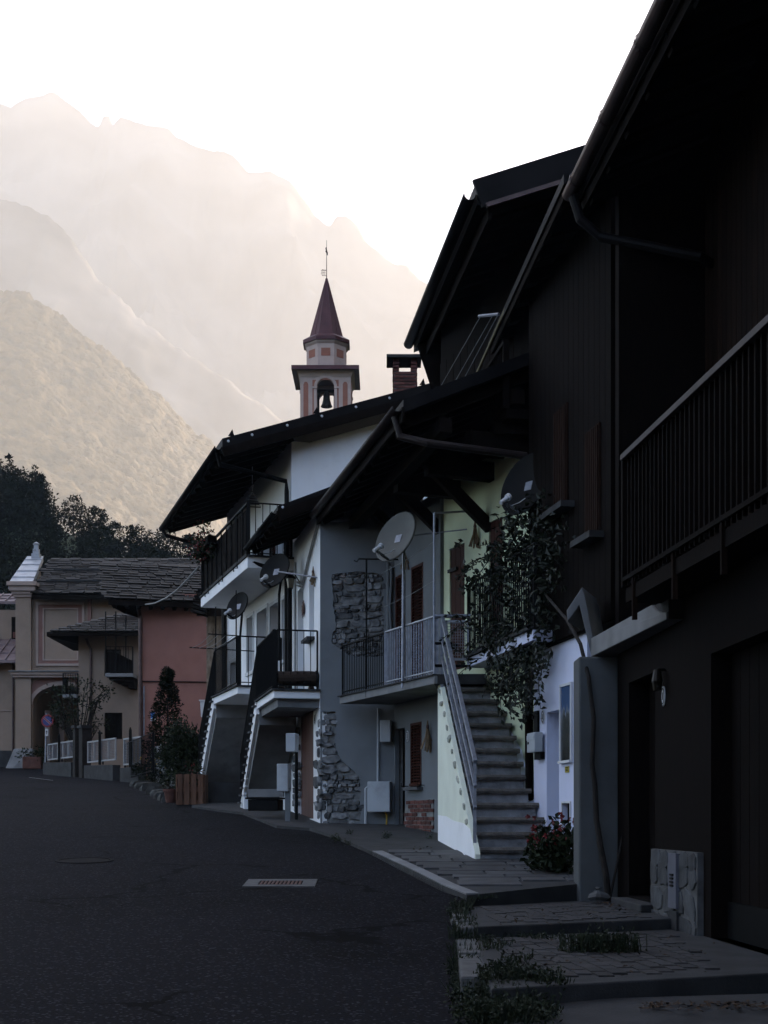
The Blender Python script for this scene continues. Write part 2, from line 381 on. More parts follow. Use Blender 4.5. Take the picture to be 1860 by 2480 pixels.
# terraces stepping down beside the nearest house
def terrace(name, pts, ztop, zbot, m):
    mb = MB(); mb.poly([V((p[0], p[1], zbot)) for p in pts], (0, 0, ztop - zbot)); return tag(part(name, mb, m, bev=0.012), kind='structure')
T2 = [(0.74, 12.95), (0.70, 10.5), (2.55, 11.45), (2.5, 14.3), (1.9, 14.3), (1.9, 13.8)]
T3 = [(0.70, 10.6), (0.58, 7.38), (2.3, 8.14), (3.3, 8.5), (3.2, 11.8), (2.5, 11.42)]
ZT2, ZT3 = 0.795, 0.705
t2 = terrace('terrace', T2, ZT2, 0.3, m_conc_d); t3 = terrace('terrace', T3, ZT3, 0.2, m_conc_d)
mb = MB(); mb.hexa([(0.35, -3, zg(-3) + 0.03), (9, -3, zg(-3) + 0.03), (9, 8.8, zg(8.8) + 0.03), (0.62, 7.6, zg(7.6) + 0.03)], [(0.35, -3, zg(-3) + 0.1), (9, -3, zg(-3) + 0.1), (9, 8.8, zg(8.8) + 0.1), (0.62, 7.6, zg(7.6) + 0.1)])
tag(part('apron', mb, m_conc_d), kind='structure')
q = MB(); q.hexa([(-.5, -.5, 0), (.5, -.5, 0), (.5, .5, 0), (-.5, .5, 0)], [(-.46, -.48, 1), (.46, -.48, 1), (.46, .48, 1), (-.46, .48, 1)]); pv_me = q.mesh('paver'); pv_me.materials.append(m_paver)
def pavers(parent, poly, z, single, rot):
    R = Matrix.Rotation(rot, 3, 'Z'); cnt = 0; mbp = MB(); ins = [(p[0], p[1]) for p in poly]
    for j in range(-30, 40):
        for i in range(-40, 60):
            c = R @ V((i * 0.104, j * 0.208 + (0.104 if i % 2 else 0), 0)) + V((1.6, 9.5, 0))
            if not all(inpoly(*((c + R @ V((a, b, 0))).xy), ins) for a in (-.06, .06) for b in (-.12, .12)): continue
            dz = random.uniform(-0.004, 0.004)
            if single and cnt < 300:
                inst('paver', pv_me, parent, (c.x, c.y, z - 0.022 + dz), R @ Matrix.Rotation(random.uniform(-.02, .02), 3, 'Z'), (0.1, 0.2, 0.032)); cnt += 1
            else: mbp.box((c.x, c.y, z - 0.008 + dz), 0.098, 0.198, 0.03, R)
    if mbp.v: tag(part('pavers', mbp, m_paver, parent), kind='stuff')
T3i = [(0.82, 10.55), (0.74, 7.62), (2.1, 8.22), (2.38, 11.2), (2.2, 11.25)]
T2i = [(0.86, 12.95), (0.83, 10.68), (2.3, 11.42), (2.36, 13.65), (1.88, 13.75)]
pavers(t3, T3i, ZT3, True, math.radians(4)); pavers(t2, T2i, ZT2, False, math.radians(4))
# kerb stones at the street side of the terraces
def kerbstone(parent, a, b, w, z0, z1):
    mb = MB(); a = V((*a, 0)); b = V((*b, 0)); d = (b - a).normalized(); s = V((d.y, -d.x, 0)) * w
    if s.x > 0: s = -s
    mb.hexa([V((p.x, p.y, z0)) for p in (a, b, b + s, a + s)], [V((p.x, p.y, z1)) for p in (a, b, b + s, a + s)]); return part('kerb_stone', mb, m_kerb, parent, bev=0.015)
kerbstone(t3, (0.71, 10.45), (0.67, 9.35), 0.16, 0.4, ZT3 + 0.004); kerbstone(t3, (0.665, 9.3), (0.61, 8.0), 0.16, 0.4, ZT3 - 0.006)
for k in range(7): kerbstone(t2, (0.74 - 0.005 * k, 12.9 - 0.34 * k), (0.735 - 0.005 * k, 12.6 - 0.34 * k), 0.13 + 0.03 * random.random(), 0.5, ZT2 - 0.02 + 0.03 * random.random())
# drain grate and manhole in the road
g0 = GP(680, 2140); th = thing('drain_grate', surf(g0, 0), 'square rusty drain grate in a pale concrete frame on the road', 'drain')
mb = MB(); w, d = 0.37, 0.33
ring = lambda a, b, h: [surf(g0 + V((i * a, j * b, 0)), h) for i, j in ((-1, -1), (1, -1), (1, 1), (-1, 1))]
o4, i4 = ring(w, d, 0.0), ring(w * 0.62, d * 0.55, 0.0)
for k in range(4):
    l = (k + 1) % 4; mb.hexa([o4[k], o4[l], i4[l], i4[k]], [p + V((0, 0, 0.012)) for p in (o4[k], o4[l], i4[l], i4[k])])
part('frame', mb, m_kerb, th)
for k in range(11):
    mb = MB(); c = surf(g0 + V((-0.2 + 0.04 * k, 0, 0)), 0.004); mb.beam(c - V((0, 0.17, 0.17 * SLOPE)), c + V((0, 0.17, 0.17 * SLOPE)), 0.022, 0.016); part('bar', mb, m_rust, th)
g1 = GP(205, 2085); th = thing('manhole_cover', surf(g1, 0), 'round worn manhole cover sunk in the asphalt road', 'manhole')
Rm = Matrix.Rotation(math.atan(SLOPE), 3, 'X')
part('rim', MB().lathe([(0.31, 0.0), (0.31, 0.012), (0.35, 0.012), (0.36, 0.0)], 32, surf(g1, 0), Rm), m_iron, th)
part('lid', MB().lathe([(0.001, 0.009), (0.30, 0.009), (0.305, 0.0)], 32, surf(g1, 0), Rm), m_iron, th)
# ================================================================== shared house materials and builders
def plaster(name, c, dirt=0.8, **kw):
    d = tuple(x * dirt for x in c); return mat(name, d, c, scale=2.2, bump=0.35, bscale=45, bdist=0.005, c3=tuple(x * dirt * 0.8 for x in c), s3=0.8, t3=(0.56, 0.8), **kw)
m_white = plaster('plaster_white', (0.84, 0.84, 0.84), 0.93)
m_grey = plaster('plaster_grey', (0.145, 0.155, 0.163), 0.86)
m_green = plaster('plaster_pale_green', (0.64, 0.7, 0.48), 0.86)
m_flank = plaster('plaster_cream_white', (0.74, 0.77, 0.64), 0.86)
m_lav = plaster('plaster_pale_lavender', (0.6, 0.62, 0.76), 0.92)
m_pink = plaster('plaster_pink', (0.28, 0.128, 0.098), 0.84)
m_cream = plaster('plaster_cream', (0.27, 0.198, 0.148), 0.85)
m_terra = plaster('plaster_terracotta', (0.3, 0.115, 0.075), 0.85)
m_terra2 = plaster('plaster_dull_red', (0.2, 0.105, 0.085), 0.85)  # duller, less saturated mixes than the tower's terracotta and trim
m_trim2 = plaster('plaster_dull_trim', (0.33, 0.25, 0.21), 0.88)
m_trim = plaster('plaster_trim', (0.46, 0.34, 0.29), 0.88)
m_rough = mat('roughcast', (0.1, 0.075, 0.05), (0.3, 0.24, 0.18), scale=9, bump=1.0, bscale=16, bdist=0.03, c3=(0.42, 0.4, 0.36), s3=5, t3=(0.6, 0.66), stretch=(1, 1, 0.5))
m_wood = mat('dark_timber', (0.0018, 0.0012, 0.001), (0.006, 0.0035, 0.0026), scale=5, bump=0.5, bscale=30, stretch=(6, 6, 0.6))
m_beam = mat('roof_timber', (0.004, 0.0026, 0.002), (0.009, 0.006, 0.0045), scale=6, bump=0.4, bscale=20)
m_shut = mat('shutter_brown', (0.03, 0.010, 0.007), (0.055, 0.02, 0.014), scale=8, bump=0.3, bscale=40, rough=0.6, stretch=(5, 5, 0.6))
m_door = mat('door_oxblood', (0.055, 0.02, 0.014), (0.09, 0.035, 0.024), scale=4, bump=0.3, rough=0.55, stretch=(5, 5, 0.4))
m_black = mat('black_iron', (0.004, 0.004, 0.0043), (0.008, 0.008, 0.0085), scale=10, rough=0.5, metal=0.3, bump=0.15)
m_galv = mat('galvanised_steel', (0.18, 0.19, 0.22), (0.3, 0.31, 0.35), scale=12, rough=0.45, metal=0.55, bump=0.1)
m_roofm = mat('dark_sheet_roof', (0.005, 0.0045, 0.005), (0.010, 0.009, 0.0095), scale=3, rough=0.5, metal=0.2, bump=0.1)
m_gutter = mat('brown_gutter', (0.05, 0.03, 0.028), (0.09, 0.06, 0.055), scale=6, rough=0.4, metal=0.4, bump=0.1)
m_gutd = mat('dark_gutter', (0.016, 0.011, 0.010), (0.028, 0.02, 0.018), scale=6, rough=0.5, bump=0.1, spec=0.15)
m_glass = mat('window_glass', (0.03, 0.035, 0.04), (0.05, 0.055, 0.06), scale=1, rough=0.08, bump=0.0, spec=0.6)
m_curtain = mat('white_painted_wood', (0.55, 0.55, 0.55), (0.65, 0.65, 0.65), scale=5, bump=0.1, rough=0.5)
m_stone = vary(mat('rubble_stone', (0.06, 0.062, 0.065), (0.2, 0.2, 0.2), scale=9, bump=0.9, bscale=22, bdist=0.02, c3=(0.17, 0.1, 0.07), s3=1.7, t3=(0.62, 0.72)), 0.55)
m_mortar = mat('mortar', (0.1, 0.1, 0.098), (0.2, 0.2, 0.19), scale=8, bump=0.9, bscale=25, bdist=0.015)
m_brick = vary(mat('red_brick', (0.06, 0.02, 0.016), (0.125, 0.045, 0.036), scale=14, bump=0.6, bscale=50), 0.35)
m_slate = vary(mat('roof_slate', (0.004, 0.0036, 0.0033), (0.018, 0.0165, 0.015), scale=9, bump=0.6, bscale=30, rough=0.55), 0.6)
m_box = mat('painted_metal_box', (0.33, 0.35, 0.37), (0.4, 0.42, 0.44), scale=3, rough=0.5, bump=0.05, c3=(0.24, 0.25, 0.26), s3=2)
m_cable = mat('grey_cable', (0.2, 0.2, 0.2), (0.28, 0.28, 0.27), scale=10, bump=0)
m_dishd = mat('black_dish', (0.004, 0.004, 0.0045), (0.007, 0.007, 0.0075), scale=3, rough=0.6, bump=0, spec=0.1)
m_dishg = mat('grey_dish', (0.075, 0.075, 0.067), (0.105, 0.105, 0.094), scale=3, rough=0.55, bump=0)
m_pale = mat('pale_plastic', (0.5, 0.5, 0.52), (0.6, 0.6, 0.6), scale=4, rough=0.5, bump=0)
m_straw = mat('dried_straw', (0.12, 0.08, 0.045), (0.22, 0.15, 0.09), scale=20, bump=0.2)
UP = V((0, 0, 1))
for _m in (m_wood, m_beam, m_slate, m_roofm, m_black, m_shut): _m.node_tree.nodes['Principled BSDF'].inputs['Specular IOR Level'].default_value = 0.06
m_black.node_tree.nodes['Principled BSDF'].inputs['Metallic'].default_value = 0.0; m_roofm.node_tree.nodes['Principled BSDF'].inputs['Metallic'].default_value = 0.0

BAR = {}
def bar_mesh(w, m, square=False):
    k = (w, m.name, square)
    if k not in BAR:
        q = MB()
        if square: q.box((0, 0, 0.5), w, w, 1)
        else: q.tube([(0, 0, 0), (0, 0, 1)], w / 2, 6)
        BAR[k] = q.mesh('baluster'); BAR[k].materials.append(m)
    return BAR[k]
def railing(parent, pts, h, gap, m, w=0.016, rail=(0.035, 0.025), square=False, name='baluster', bottom=0.06, posts=True, toprail_m=None):
    """railing along 3D foot points; each baluster is its own object"""
    pts = [V(p) for p in pts]
    mb = MB()
    for a, b in zip(pts, pts[1:]): mb.beam(a + UP * h, b + UP * h, rail[0], rail[1])
    part('handrail', mb, toprail_m or m, parent, bev=0.004)
    mb = MB()
    for a, b in zip(pts, pts[1:]): mb.beam(a + UP * bottom, b + UP * bottom, rail[0] * 0.7, rail[1] * 0.7)
    part('bottom_rail', mb, m, parent)
    for a, b in zip(pts, pts[1:]):
        n = max(1, round((b - a).length / gap))
        for i in range(n + 1):
            if i == n and b is not pts[-1]: continue
            p = a.lerp(b, i / n)
            big = posts and i in (0, n)
            inst('post' if big else name, bar_mesh(w * 2.2 if big else w, m, square or big), parent, p, None, (1, 1, h))
def shed(parent, name, e0, e1, run, width, rise, thick, m):
    e0, e1, run = V(e0), V(e1), V(run).normalized(); d = run * width + UP * rise
    b4 = [e0, e1, e1 + d, e0 + d]; return part(name, MB().hexa(b4, [p + UP * thick for p in b4]), m, parent)
def rafters(parent, e0, e1, run, width, rise, n, w=0.1, h=0.14, t0=0.0, t1=1.0, inset=0.05):
    e0, e1, run = V(e0), V(e1), V(run).normalized()
    for i in range(n):
        p = e0.lerp(e1, lerp(t0, t1, (i + 0.5) / n)); a = p + run * inset + UP * (rise / width * inset - h / 2 - 0.004); b = p + run * (width * 0.6) + UP * (rise * 0.6 - h / 2 - 0.004)
        part('rafter', MB().beam(a, b, w, h), m_beam, parent)
def gutter(parent, e0, e1, out, m, r=0.06):
    e0, e1, out = V(e0), V(e1), V(out).normalized(); mb = MB(); n = 7
    for p in (e0, e1):
        for rr in (r, r * 0.86):
            for j in range(n + 1):
                a = math.pi * j / n; mb.v.append(p + out * (r * 1.05 - math.cos(a) * rr) - UP * (math.sin(a) * rr) + UP * 0.05)
    k = n + 1
    for j in range(n):
        mb.f += [(j, j + 1, 2 * k + j + 1, 2 * k + j), (k + j, 3 * k + j, 3 * k + j + 1, k + j + 1), (j, k + j, k + j + 1, j + 1), (2 * k + j, 2 * k + j + 1, 3 * k + j + 1, 3 * k + j)]
    mb.f += [(0, 2 * k, 3 * k, k), (n, k + n, 3 * k + n, 2 * k + n)]
    return part('gutter', mb, m, parent, smooth=True)
def pipe(parent, pts, r, m, name='downpipe'): return part(name, MB().tube(pts, r, 10), m, parent, smooth=False)
def stone_mesh(k, flat=False, m=None):
    """one rough stone: irregular outline, broken uneven face"""
    rnd = random.Random(k * 13 + 5); n = 9; q = MB(); ring = []
    for i in range(n):
        a = 2 * math.pi * (i + rnd.uniform(-.3, .3)) / n + k; c, s = math.cos(a), math.sin(a); f = 1 / max(abs(c), abs(s)) ** 0.9 * rnd.uniform(0.82, 1.02); ring.append((c * f * 0.5, s * f * 0.5))
    tx, ty = rnd.uniform(-.35, .35), rnd.uniform(-.35, .35)
    for sc_, z in ((1.0, 0.0), (1.0, 0.6), (0.93 if flat else 0.84, 1.0)):
        for x, y in ring: q.v.append(V((x * sc_, y * sc_, z * (1 + (0 if flat else tx * x + ty * y + rnd.uniform(-.12, .12))) if z else 0)))
    q.v.append(V((rnd.uniform(-.2, .2), rnd.uniform(-.2, .2), 1.0 if flat else rnd.uniform(0.85, 1.15))))
    for l in range(2):
        for i in range(n): a = l * n + i; b = l * n + (i + 1) % n; q.f.append((a, b, b + n, a + n))
    for i in range(n): q.f.append((2 * n + i, 2 * n + (i + 1) % n, 3 * n))
    me = q.mesh('stone'); me.materials.append(m or m_stone); return me
STONES = [stone_mesh(k) for k in range(9)]
def rubble(parent, pl, s0, s1, z0, z1, d, inside, hmin=0.07, hmax=0.2, proud=0.045, name='stone'):
    """uneven courses of single stones laid on a wall plane; x->along wall, y->up, z->out"""
    R = Matrix((pl.u, UP, pl.n)).transposed(); z = z0
    while z < z1:
        h = random.uniform(hmin, hmax); s = s0 - random.uniform(0, 0.2)
        while s < s1:
            w = h * random.choice((random.uniform(.7, 1.3), random.uniform(1.2, 3.4)))
            if inside(s + w / 2, z + h / 2):
                hh = h * random.uniform(0.85, 1.25)
                inst(name, random.choice(STONES), parent, pl.pt(s + w / 2, z + h / 2 + random.uniform(-.02, .02), d), R @ Matrix.Rotation(random.uniform(-.09, .09), 3, 'Z'), (w * 0.97, hh * 0.96, proud * random.uniform(0.6, 1.25)))
            s += w
        z += h
def rectpts(pl, r, d): return [pl.pt(r[0], r[2], d), pl.pt(r[1], r[2], d), pl.pt(r[1], r[3], d), pl.pt(r[0], r[3], d)]
def frame_of(pl, r, t, d0, d1, sill=True):
    mb = MB(); mb.wbox(pl, r[0] - t, r[0], r[2], r[3] + t, d0, d1); mb.wbox(pl, r[1], r[1] + t, r[2], r[3] + t, d0, d1); mb.wbox(pl, r[0], r[1], r[3], r[3] + t, d0, d1 - 0.002)
    if sill: mb.wbox(pl, r[0] - t, r[1] + t, r[2] - t, r[2], d0, d1 + 0.02)
    return mb
def casement(parent, pl, r, m_frame, surround=None, depth=-0.12, sill=True, name='window', bars=1):
    """window in an opening: surround, sash frame, glass panes behind glazing bars"""
    w = part(name, frame_of(pl, (r[0] + .05, r[1] - .05, r[2] + .05, r[3] - .05), 0.05, depth - 0.05, depth), m_frame, parent)
    if surround: part('surround', frame_of(pl, r, 0.07, -0.005, 0.02, sill), surround, w)
    part('pane', MB().wbox(pl, r[0] + 0.05, r[1] - 0.05, r[2] + 0.05, r[3] - 0.05, depth - 0.035, depth - 0.025), m_glass, w)
    mb = MB(); sm = (r[0] + r[1]) / 2; mb.wbox(pl, sm - 0.03, sm + 0.03, r[2] + .05, r[3] - .05, depth - 0.045, depth - 0.004)
    for k in range(1, bars + 1):
        z = lerp(r[2], r[3], k / (bars + 1)); mb.wbox(pl, r[0] + .05, r[1] - .05, z - 0.015, z + 0.015, depth - 0.04, depth - 0.008)
    part('glazing_bar', mb, m_frame, w); return w
def plank_door(parent, pl, r, m, depth=-0.08, n=4, name='door', handle=True):
    d = part(name, MB().wbox(pl, r[0], r[1], r[2], r[3], depth - 0.05, depth - 0.012), m, parent)
    for i in range(n):
        a = lerp(r[0], r[1], i / n) + 0.004; b = lerp(r[0], r[1], (i + 1) / n) - 0.004; part('plank', MB().wbox(pl, a, b, r[2] + 0.01, r[3] - 0.01, depth - 0.012, depth), m, d, bev=0.003)
    if handle:
        h = pl.pt(lerp(r[0], r[1], 0.85), lerp(r[2], r[3], 0.48), depth); part('handle', MB().tube([h, h + pl.n * 0.05, h + pl.n * 0.05 - pl.u * 0.1], 0.01, 6), m_galv, d)
    return d
def louvre_shutter(parent, pl, r, m, d0=0.012, n=None):
    s = part('shutter', frame_of(pl, (r[0] + .045, r[1] - .045, r[2] + .06, r[3] - .045), 0.045, d0, d0 + 0.035, True), m, parent)
    n = n or int((r[3] - r[2]) / 0.05); w = r[1] - r[0] - 0.09
    q = MB(); q.box((0, 0, 0), w, 0.045, 0.008); me = q.mesh('slat'); me.materials.append(m)
    R = pl.mat() @ Matrix.Rotation(math.radians(-38), 3, 'X')
    for i in range(n): inst('slat', me, s, pl.pt((r[0] + r[1]) / 2, lerp(r[2] + .07, r[3] - .07, i / (n - 1)), d0 + 0.014), R)
    return s
def number_plate(name, pl, x, y, label, sub):
    t, z = pl.sz(x, y); th = thing(name, pl.pt(t, z - 0.08, 0.0), label, 'number plate', 'oval house number plates')
    R = Matrix((pl.u, UP, pl.n)).transposed()
    q = MB(); q.lathe([(0.001, 0.0), (0.075, 0.0), (0.078, 0.008), (0.06, 0.012), (0.001, 0.012)], 20); q.v = [pl.pt(t, z, 0.003) + R @ V((p.x * 0.75, p.y * 1.15, p.z)) for p in q.v]; part('plate', q, m_pale, th, smooth=True)
    q = MB(); q.lathe([(0.062, 0.012), (0.062, 0.016), (0.055, 0.016), (0.055, 0.012)], 20); q.v = [pl.pt(t, z, 0.003) + R @ V((p.x * 0.75, p.y * 1.15, p.z)) for p in q.v]; part('rim_line', q, m_black, th)
    c = pl.pt(t, z, 0.017); part('numeral', MB().beam(c - UP * 0.032, c + UP * 0.032, 0.014, 0.004, pl.n), m_black, th)
def dish(name, c, aim, r, mast, m, label, lnb=True, arm_m=None):
    """satellite dish: bowl, rim, feed arm, receiver head, bracket, mast"""
    c = V(c); aim = V(aim).normalized(); R = aim.to_track_quat('Z', 'Y').to_matrix(); th = thing(name, mast[-1], label, 'satellite dish', 'satellite dishes on the houses')
    prof = [(0.001, -0.16 * r)] + [(r * k / 7, -0.16 * r + 0.2 * r * (k / 7) ** 2) for k in range(1, 8)]
    q = MB().lathe(prof, 40, c, R); b = [(x, z - 0.012) for x, z in prof]; q.lathe(b, 40, c, R); part('bowl', q, m, th, smooth=True)
    part('rim', MB().lathe([(r, 0.03 * r), (r + 0.012, 0.03 * r), (r + 0.012, 0.03 * r - 0.02), (r, 0.03 * r - 0.02)], 40, c, R), m, th)
    lo = c + R @ V((0, -r * 0.98, 0.0)); tip = c + R @ V((0, -r * 0.95, r * 0.75))
    part('feed_arm', MB().beam(lo, tip, 0.03, 0.03), arm_m or m, th)
    hd = tip; hd2 = hd + (c - hd).normalized() * 0.11
    ln = part('receiver_head', MB().tube([hd - (c - hd).normalized() * 0.03, hd2], 0.028, 10), m_pale, th); part('receiver_cap', MB().tube([hd2, hd2 + (c - hd).normalized() * 0.035], 0.045, 12), m_pale, ln)
    bk = c - aim * (0.16 * r + 0.03)
    part('bracket', MB().box(bk - aim * 0.03, 0.12, 0.12, 0.14, R), m_galv, th); part('clamp', MB().beam(bk - aim * 0.05, V(mast[0]) - UP * 0.06, 0.05, 0.05), m_black, th)
    part('mast', MB().tube(mast, 0.024, 10), m_galv if m is not m_dishd else m_black, th)
    w = [hd, hd - UP * 0.1 + (bk - hd) * 0.2, hd - UP * 0.12 + (bk - hd) * 0.6, bk - aim * 0.05 - UP * 0.05]; part('cable', MB().tube(w, 0.006, 6), m_pale, th)
    return th

# ================================================================== the white house with the top balcony
A1 = V((-1.765, 26.0, 0)); U1 = V((-0.302, 0.953, 0)).normalized(); N1 = V((-U1.y, U1.x, 0)); B1 = A1 + U1 * 6.4
W1 = Plane(A1, B1); G1 = Plane(A1, A1 - N1 * 6)
h1 = thing('white_house', (A1.x, A1.y, zg(26)), 'tall white house with dark overhanging roof and long top balcony below the church tower', 'house')
zb1 = zg(25) - 0.1; ztop1 = 8.84
e0, e1 = V((-2.99, 25.2, 8.47)), V((-5.2, 32.3, 8.47)); ru1 = -N1; W_R1, RISE1 = 5.6, 1.95
ops = {}
def opn(k, pl, x0, y0, x1, y1, z0=None):
    r = list(pl.rect(x0, y0, x1, y1))
    if z0 is not None: r[2] = z0
    ops[k] = tuple(r); return ops[k]
ZB1, ZB2, ZU = 4.22, 3.80, 6.53                       # walking levels: lower balcony, narrow house balcony, top balcony
o1 = [opn('a', W1, 599, 1494, 614, 1627), opn('b', W1, 624, 1478, 648, 1690, ZB1), opn('c', W1, 655, 1463, 677, 1690, ZB1), opn('d', W1, 684, 1449, 700, 1596), opn('k', W1, 559, 1604, 573, 1690, ZB1),
      opn('e', W1, 610, 1290, 628, 1376, ZU), opn('f', W1, 639, 1280, 657, 1376, ZU), opn('g', W1, 668, 1265, 698, 1376, ZU), opn('h', W1, 572, 1330, 590, 1390, ZU)]
part('facade', wallgrid(MB(), W1, 0, 6.4, zb1, ztop1, -0.35, 0, o1), m_white, h1)
mb = MB(); zt = lambda s: ztop1 + s * RISE1 / W_R1
gp = [G1.pt(0.352, zb1), G1.pt(6.0, zb1), G1.pt(6.0, zt(6.0) - 0.1), G1.pt(0.352, ztop1)]
mb.poly([p + G1.n * 0.0 for p in gp], -G1.n * 0.3); part('gable_wall', mb, m_white, h1)
part('back_wall', MB().wbox(W1, 0.3, 6.4, zb1, 10.3, -6.0, -5.7), m_white, h1); part('end_wall', MB().wbox(W1, 6.1, 6.398, zb1, 8.85, -5.7, -0.352), m_white, h1)
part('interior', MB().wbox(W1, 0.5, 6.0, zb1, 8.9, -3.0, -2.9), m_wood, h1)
for k in ('a', 'd'): casement(h1, W1, ops[k], m_curtain, m_curtain)
for k in ('b', 'c', 'k'):
    r = ops[k]; dd = casement(h1, W1, r, m_curtain, m_curtain, name='glazed_door', sill=False, depth=-0.16)
for k in ('e', 'f', 'g', 'h'):
    r = ops[k]; casement(h1, W1, r, m_curtain, None, name='glazed_door', sill=False)
    louvre_shutter(h1, W1, (r[0] - 0.42, r[0] - 0.02, r[2] + 0.03, r[3]), m_shut, n=24)
roof1 = shed(h1, 'roof', e0, e1, ru1, W_R1, RISE1, 0.2, m_roofm)
d = ru1 * W_R1 + UP * RISE1
shed(h1, 'rear_roof', e0 + d + ru1 * 0.01, e1 + d + ru1 * 0.01, ru1, 3.5, -1.2, 0.2, m_roofm)
part('verge_board', MB().beam(e0 - U1 * 0.02 - UP * 0.06, e0 - U1 * 0.02 + d - UP * 0.06, 0.04, 0.16), m_beam, h1)
rafters(h1, e0, e1, ru1, 2.4, RISE1 * 2.4 / W_R1, 13, 0.09, 0.13, 0.02, 1.0)
gutter(h1, e0 + UP * 0.0, e1, N1, m_black, 0.07)
pipe(h1, [e0 + U1 * 0.2 - UP * 0.02 + N1 * 0.05, e0 + U1 * 0.25 - UP * 0.22, W1.pt(0.12, 8.1, 0.08), W1.pt(0.1, 7.9, 0.07), W1.pt(0.1, ZB1 - 0.4, 0.07)], 0.045, m_black)
pipe(h1, [e1 - U1 * 0.15 - UP * 0.03 + N1 * 0.05, e1 - U1 * 0.2 - UP * 0.15, W1.pt(6.3, 7.9, 0.08), W1.pt(6.33, 7.7, 0.07), W1.pt(6.33, zb1 + 0.3, 0.07)], 0.045, m_black)
for k in (0.03, 0.32, 0.7, 0.86):
    p = e0 + d * k + UP * 0.2; part('snow_guard', MB().poly([p - ru1 * 0.06, p + ru1 * 0.06, p + ru1 * 0.02 + UP * 0.13], U1 * 0.02), m_roofm, h1)
for k in (0.02, 0.1, 0.22, 0.34, 0.46, 0.58):
    p = e0 + d * k + UP * 0.12 - U1 * 0.005; part('rivet', MB().lathe([(0.001, 0.012), (0.022, 0.008), (0.026, 0)], 8, p, G1.n.to_track_quat('Z', 'Y').to_matrix()), m_pale, h1)
# brick chimney
cc = P(981, 950, 28.8); cw = 0.5; zc0, zc1 = cc.z - 0.25, P(981, 866, 28.8).z
ch = part('chimney', MB().box((cc.x, cc.y + 0.28, (zc0 + zc1 - 0.28) / 2), cw - 0.03, cw - 0.03, zc1 - 0.28 - zc0), m_mortar, h1)
q = MB(); q.box((0, 0, 0), 1, 1, 1); bme = q.mesh('brick'); bme.materials.append(m_brick)
zc = zc0 + 0.16; row = 0
while zc < zc1 - 0.03:
    top = zc > zc1 - 0.27
    for f in range(4):
        a = f * math.pi / 2; R = Matrix.Rotation(a, 3, 'Z'); n = 2
        for i in range(n):
            w = cw / n; x = -cw / 2 + w * (i + 0.5) + ((w * 0.18) * (1 if row % 2 else -1) if not top else 0)
            if top: x = (-1 if i == 0 else 1) * (cw / 2 - 0.07); w = 0.13
            x = max(-cw / 2 + w / 2, min(cw / 2 - w / 2, x))
            p = V((cc.x, cc.y + 0.28, zc)) + R @ V((x, -cw / 2 + 0.055, 0))
            inst('brick', bme, ch, p, R @ Matrix.Rotation(random.uniform(-.04, .04), 3, 'Z'), (w - 0.02, 0.12 + random.uniform(-.008, .016), 0.05))

    zc += 0.072; row += 1
part('chimney_cap', MB().box((cc.x - 0.02, cc.y + 0.28, zc1 + 0.02), 0.74, 0.7, 0.07), m_conc_d, ch, bev=0.01)
part('flashing', MB().hexa([V((cc.x, cc.y + .28, zc0 - .1)) + V((a * .36, b * .36, 0)) for a, b in ((-1, -1), (1, -1), (1, 1), (-1, 1))], [V((cc.x, cc.y + .28, zc0 + .17)) + V((a * .27, b * .27, 0)) for a, b in ((-1, -1), (1, -1), (1, 1), (-1, 1))]), m_roofm, ch)
# top balcony
bw = 0.92
def slabbox(pl, s0, s1, z0, z1, d1, d0=0.0): return MB().wbox(pl, s0, s1, z0, z1, d0, d1)
part('balcony_slab', slabbox(W1, -0.3, 4.7, 6.32, ZU, bw), m_white, h1, bev=0.01)
part('slab_edge', MB().wbox(W1, -0.34, 4.74, ZU, ZU + 0.035, 0.0, bw + 0.03), m_conc_d, h1)
f3 = [W1.pt(4.66, ZU + .035, bw - 0.04), W1.pt(-0.2, ZU + .035, bw - 0.04), W1.pt(-0.2, ZU + .035, 0.05)]
railing(h1, f3[:2], 1.0, 0.55, m_black, 0.03, (0.05, 0.04)); railing(h1, f3[1:], 1.0, 0.13, m_black, 0.018)
for i in range(9):
    s = 0.35 + i * 0.5; part('balcony_board', MB().wbox(W1, s - 0.235, s + 0.235, ZU + 0.12, ZU + 0.96, bw - 0.075, bw - 0.055), m_wood, h1)
for s in (0.5, 2.0, 3.6):
    c = W1.pt(s, ZU - 0.08, bw + 0.03); part('bracket_hook', MB().tube([c + UP * 0.2, c, c + W1.n * 0.07, c + W1.n * 0.07 - UP * 0.07], 0.014, 6), m_black, h1)
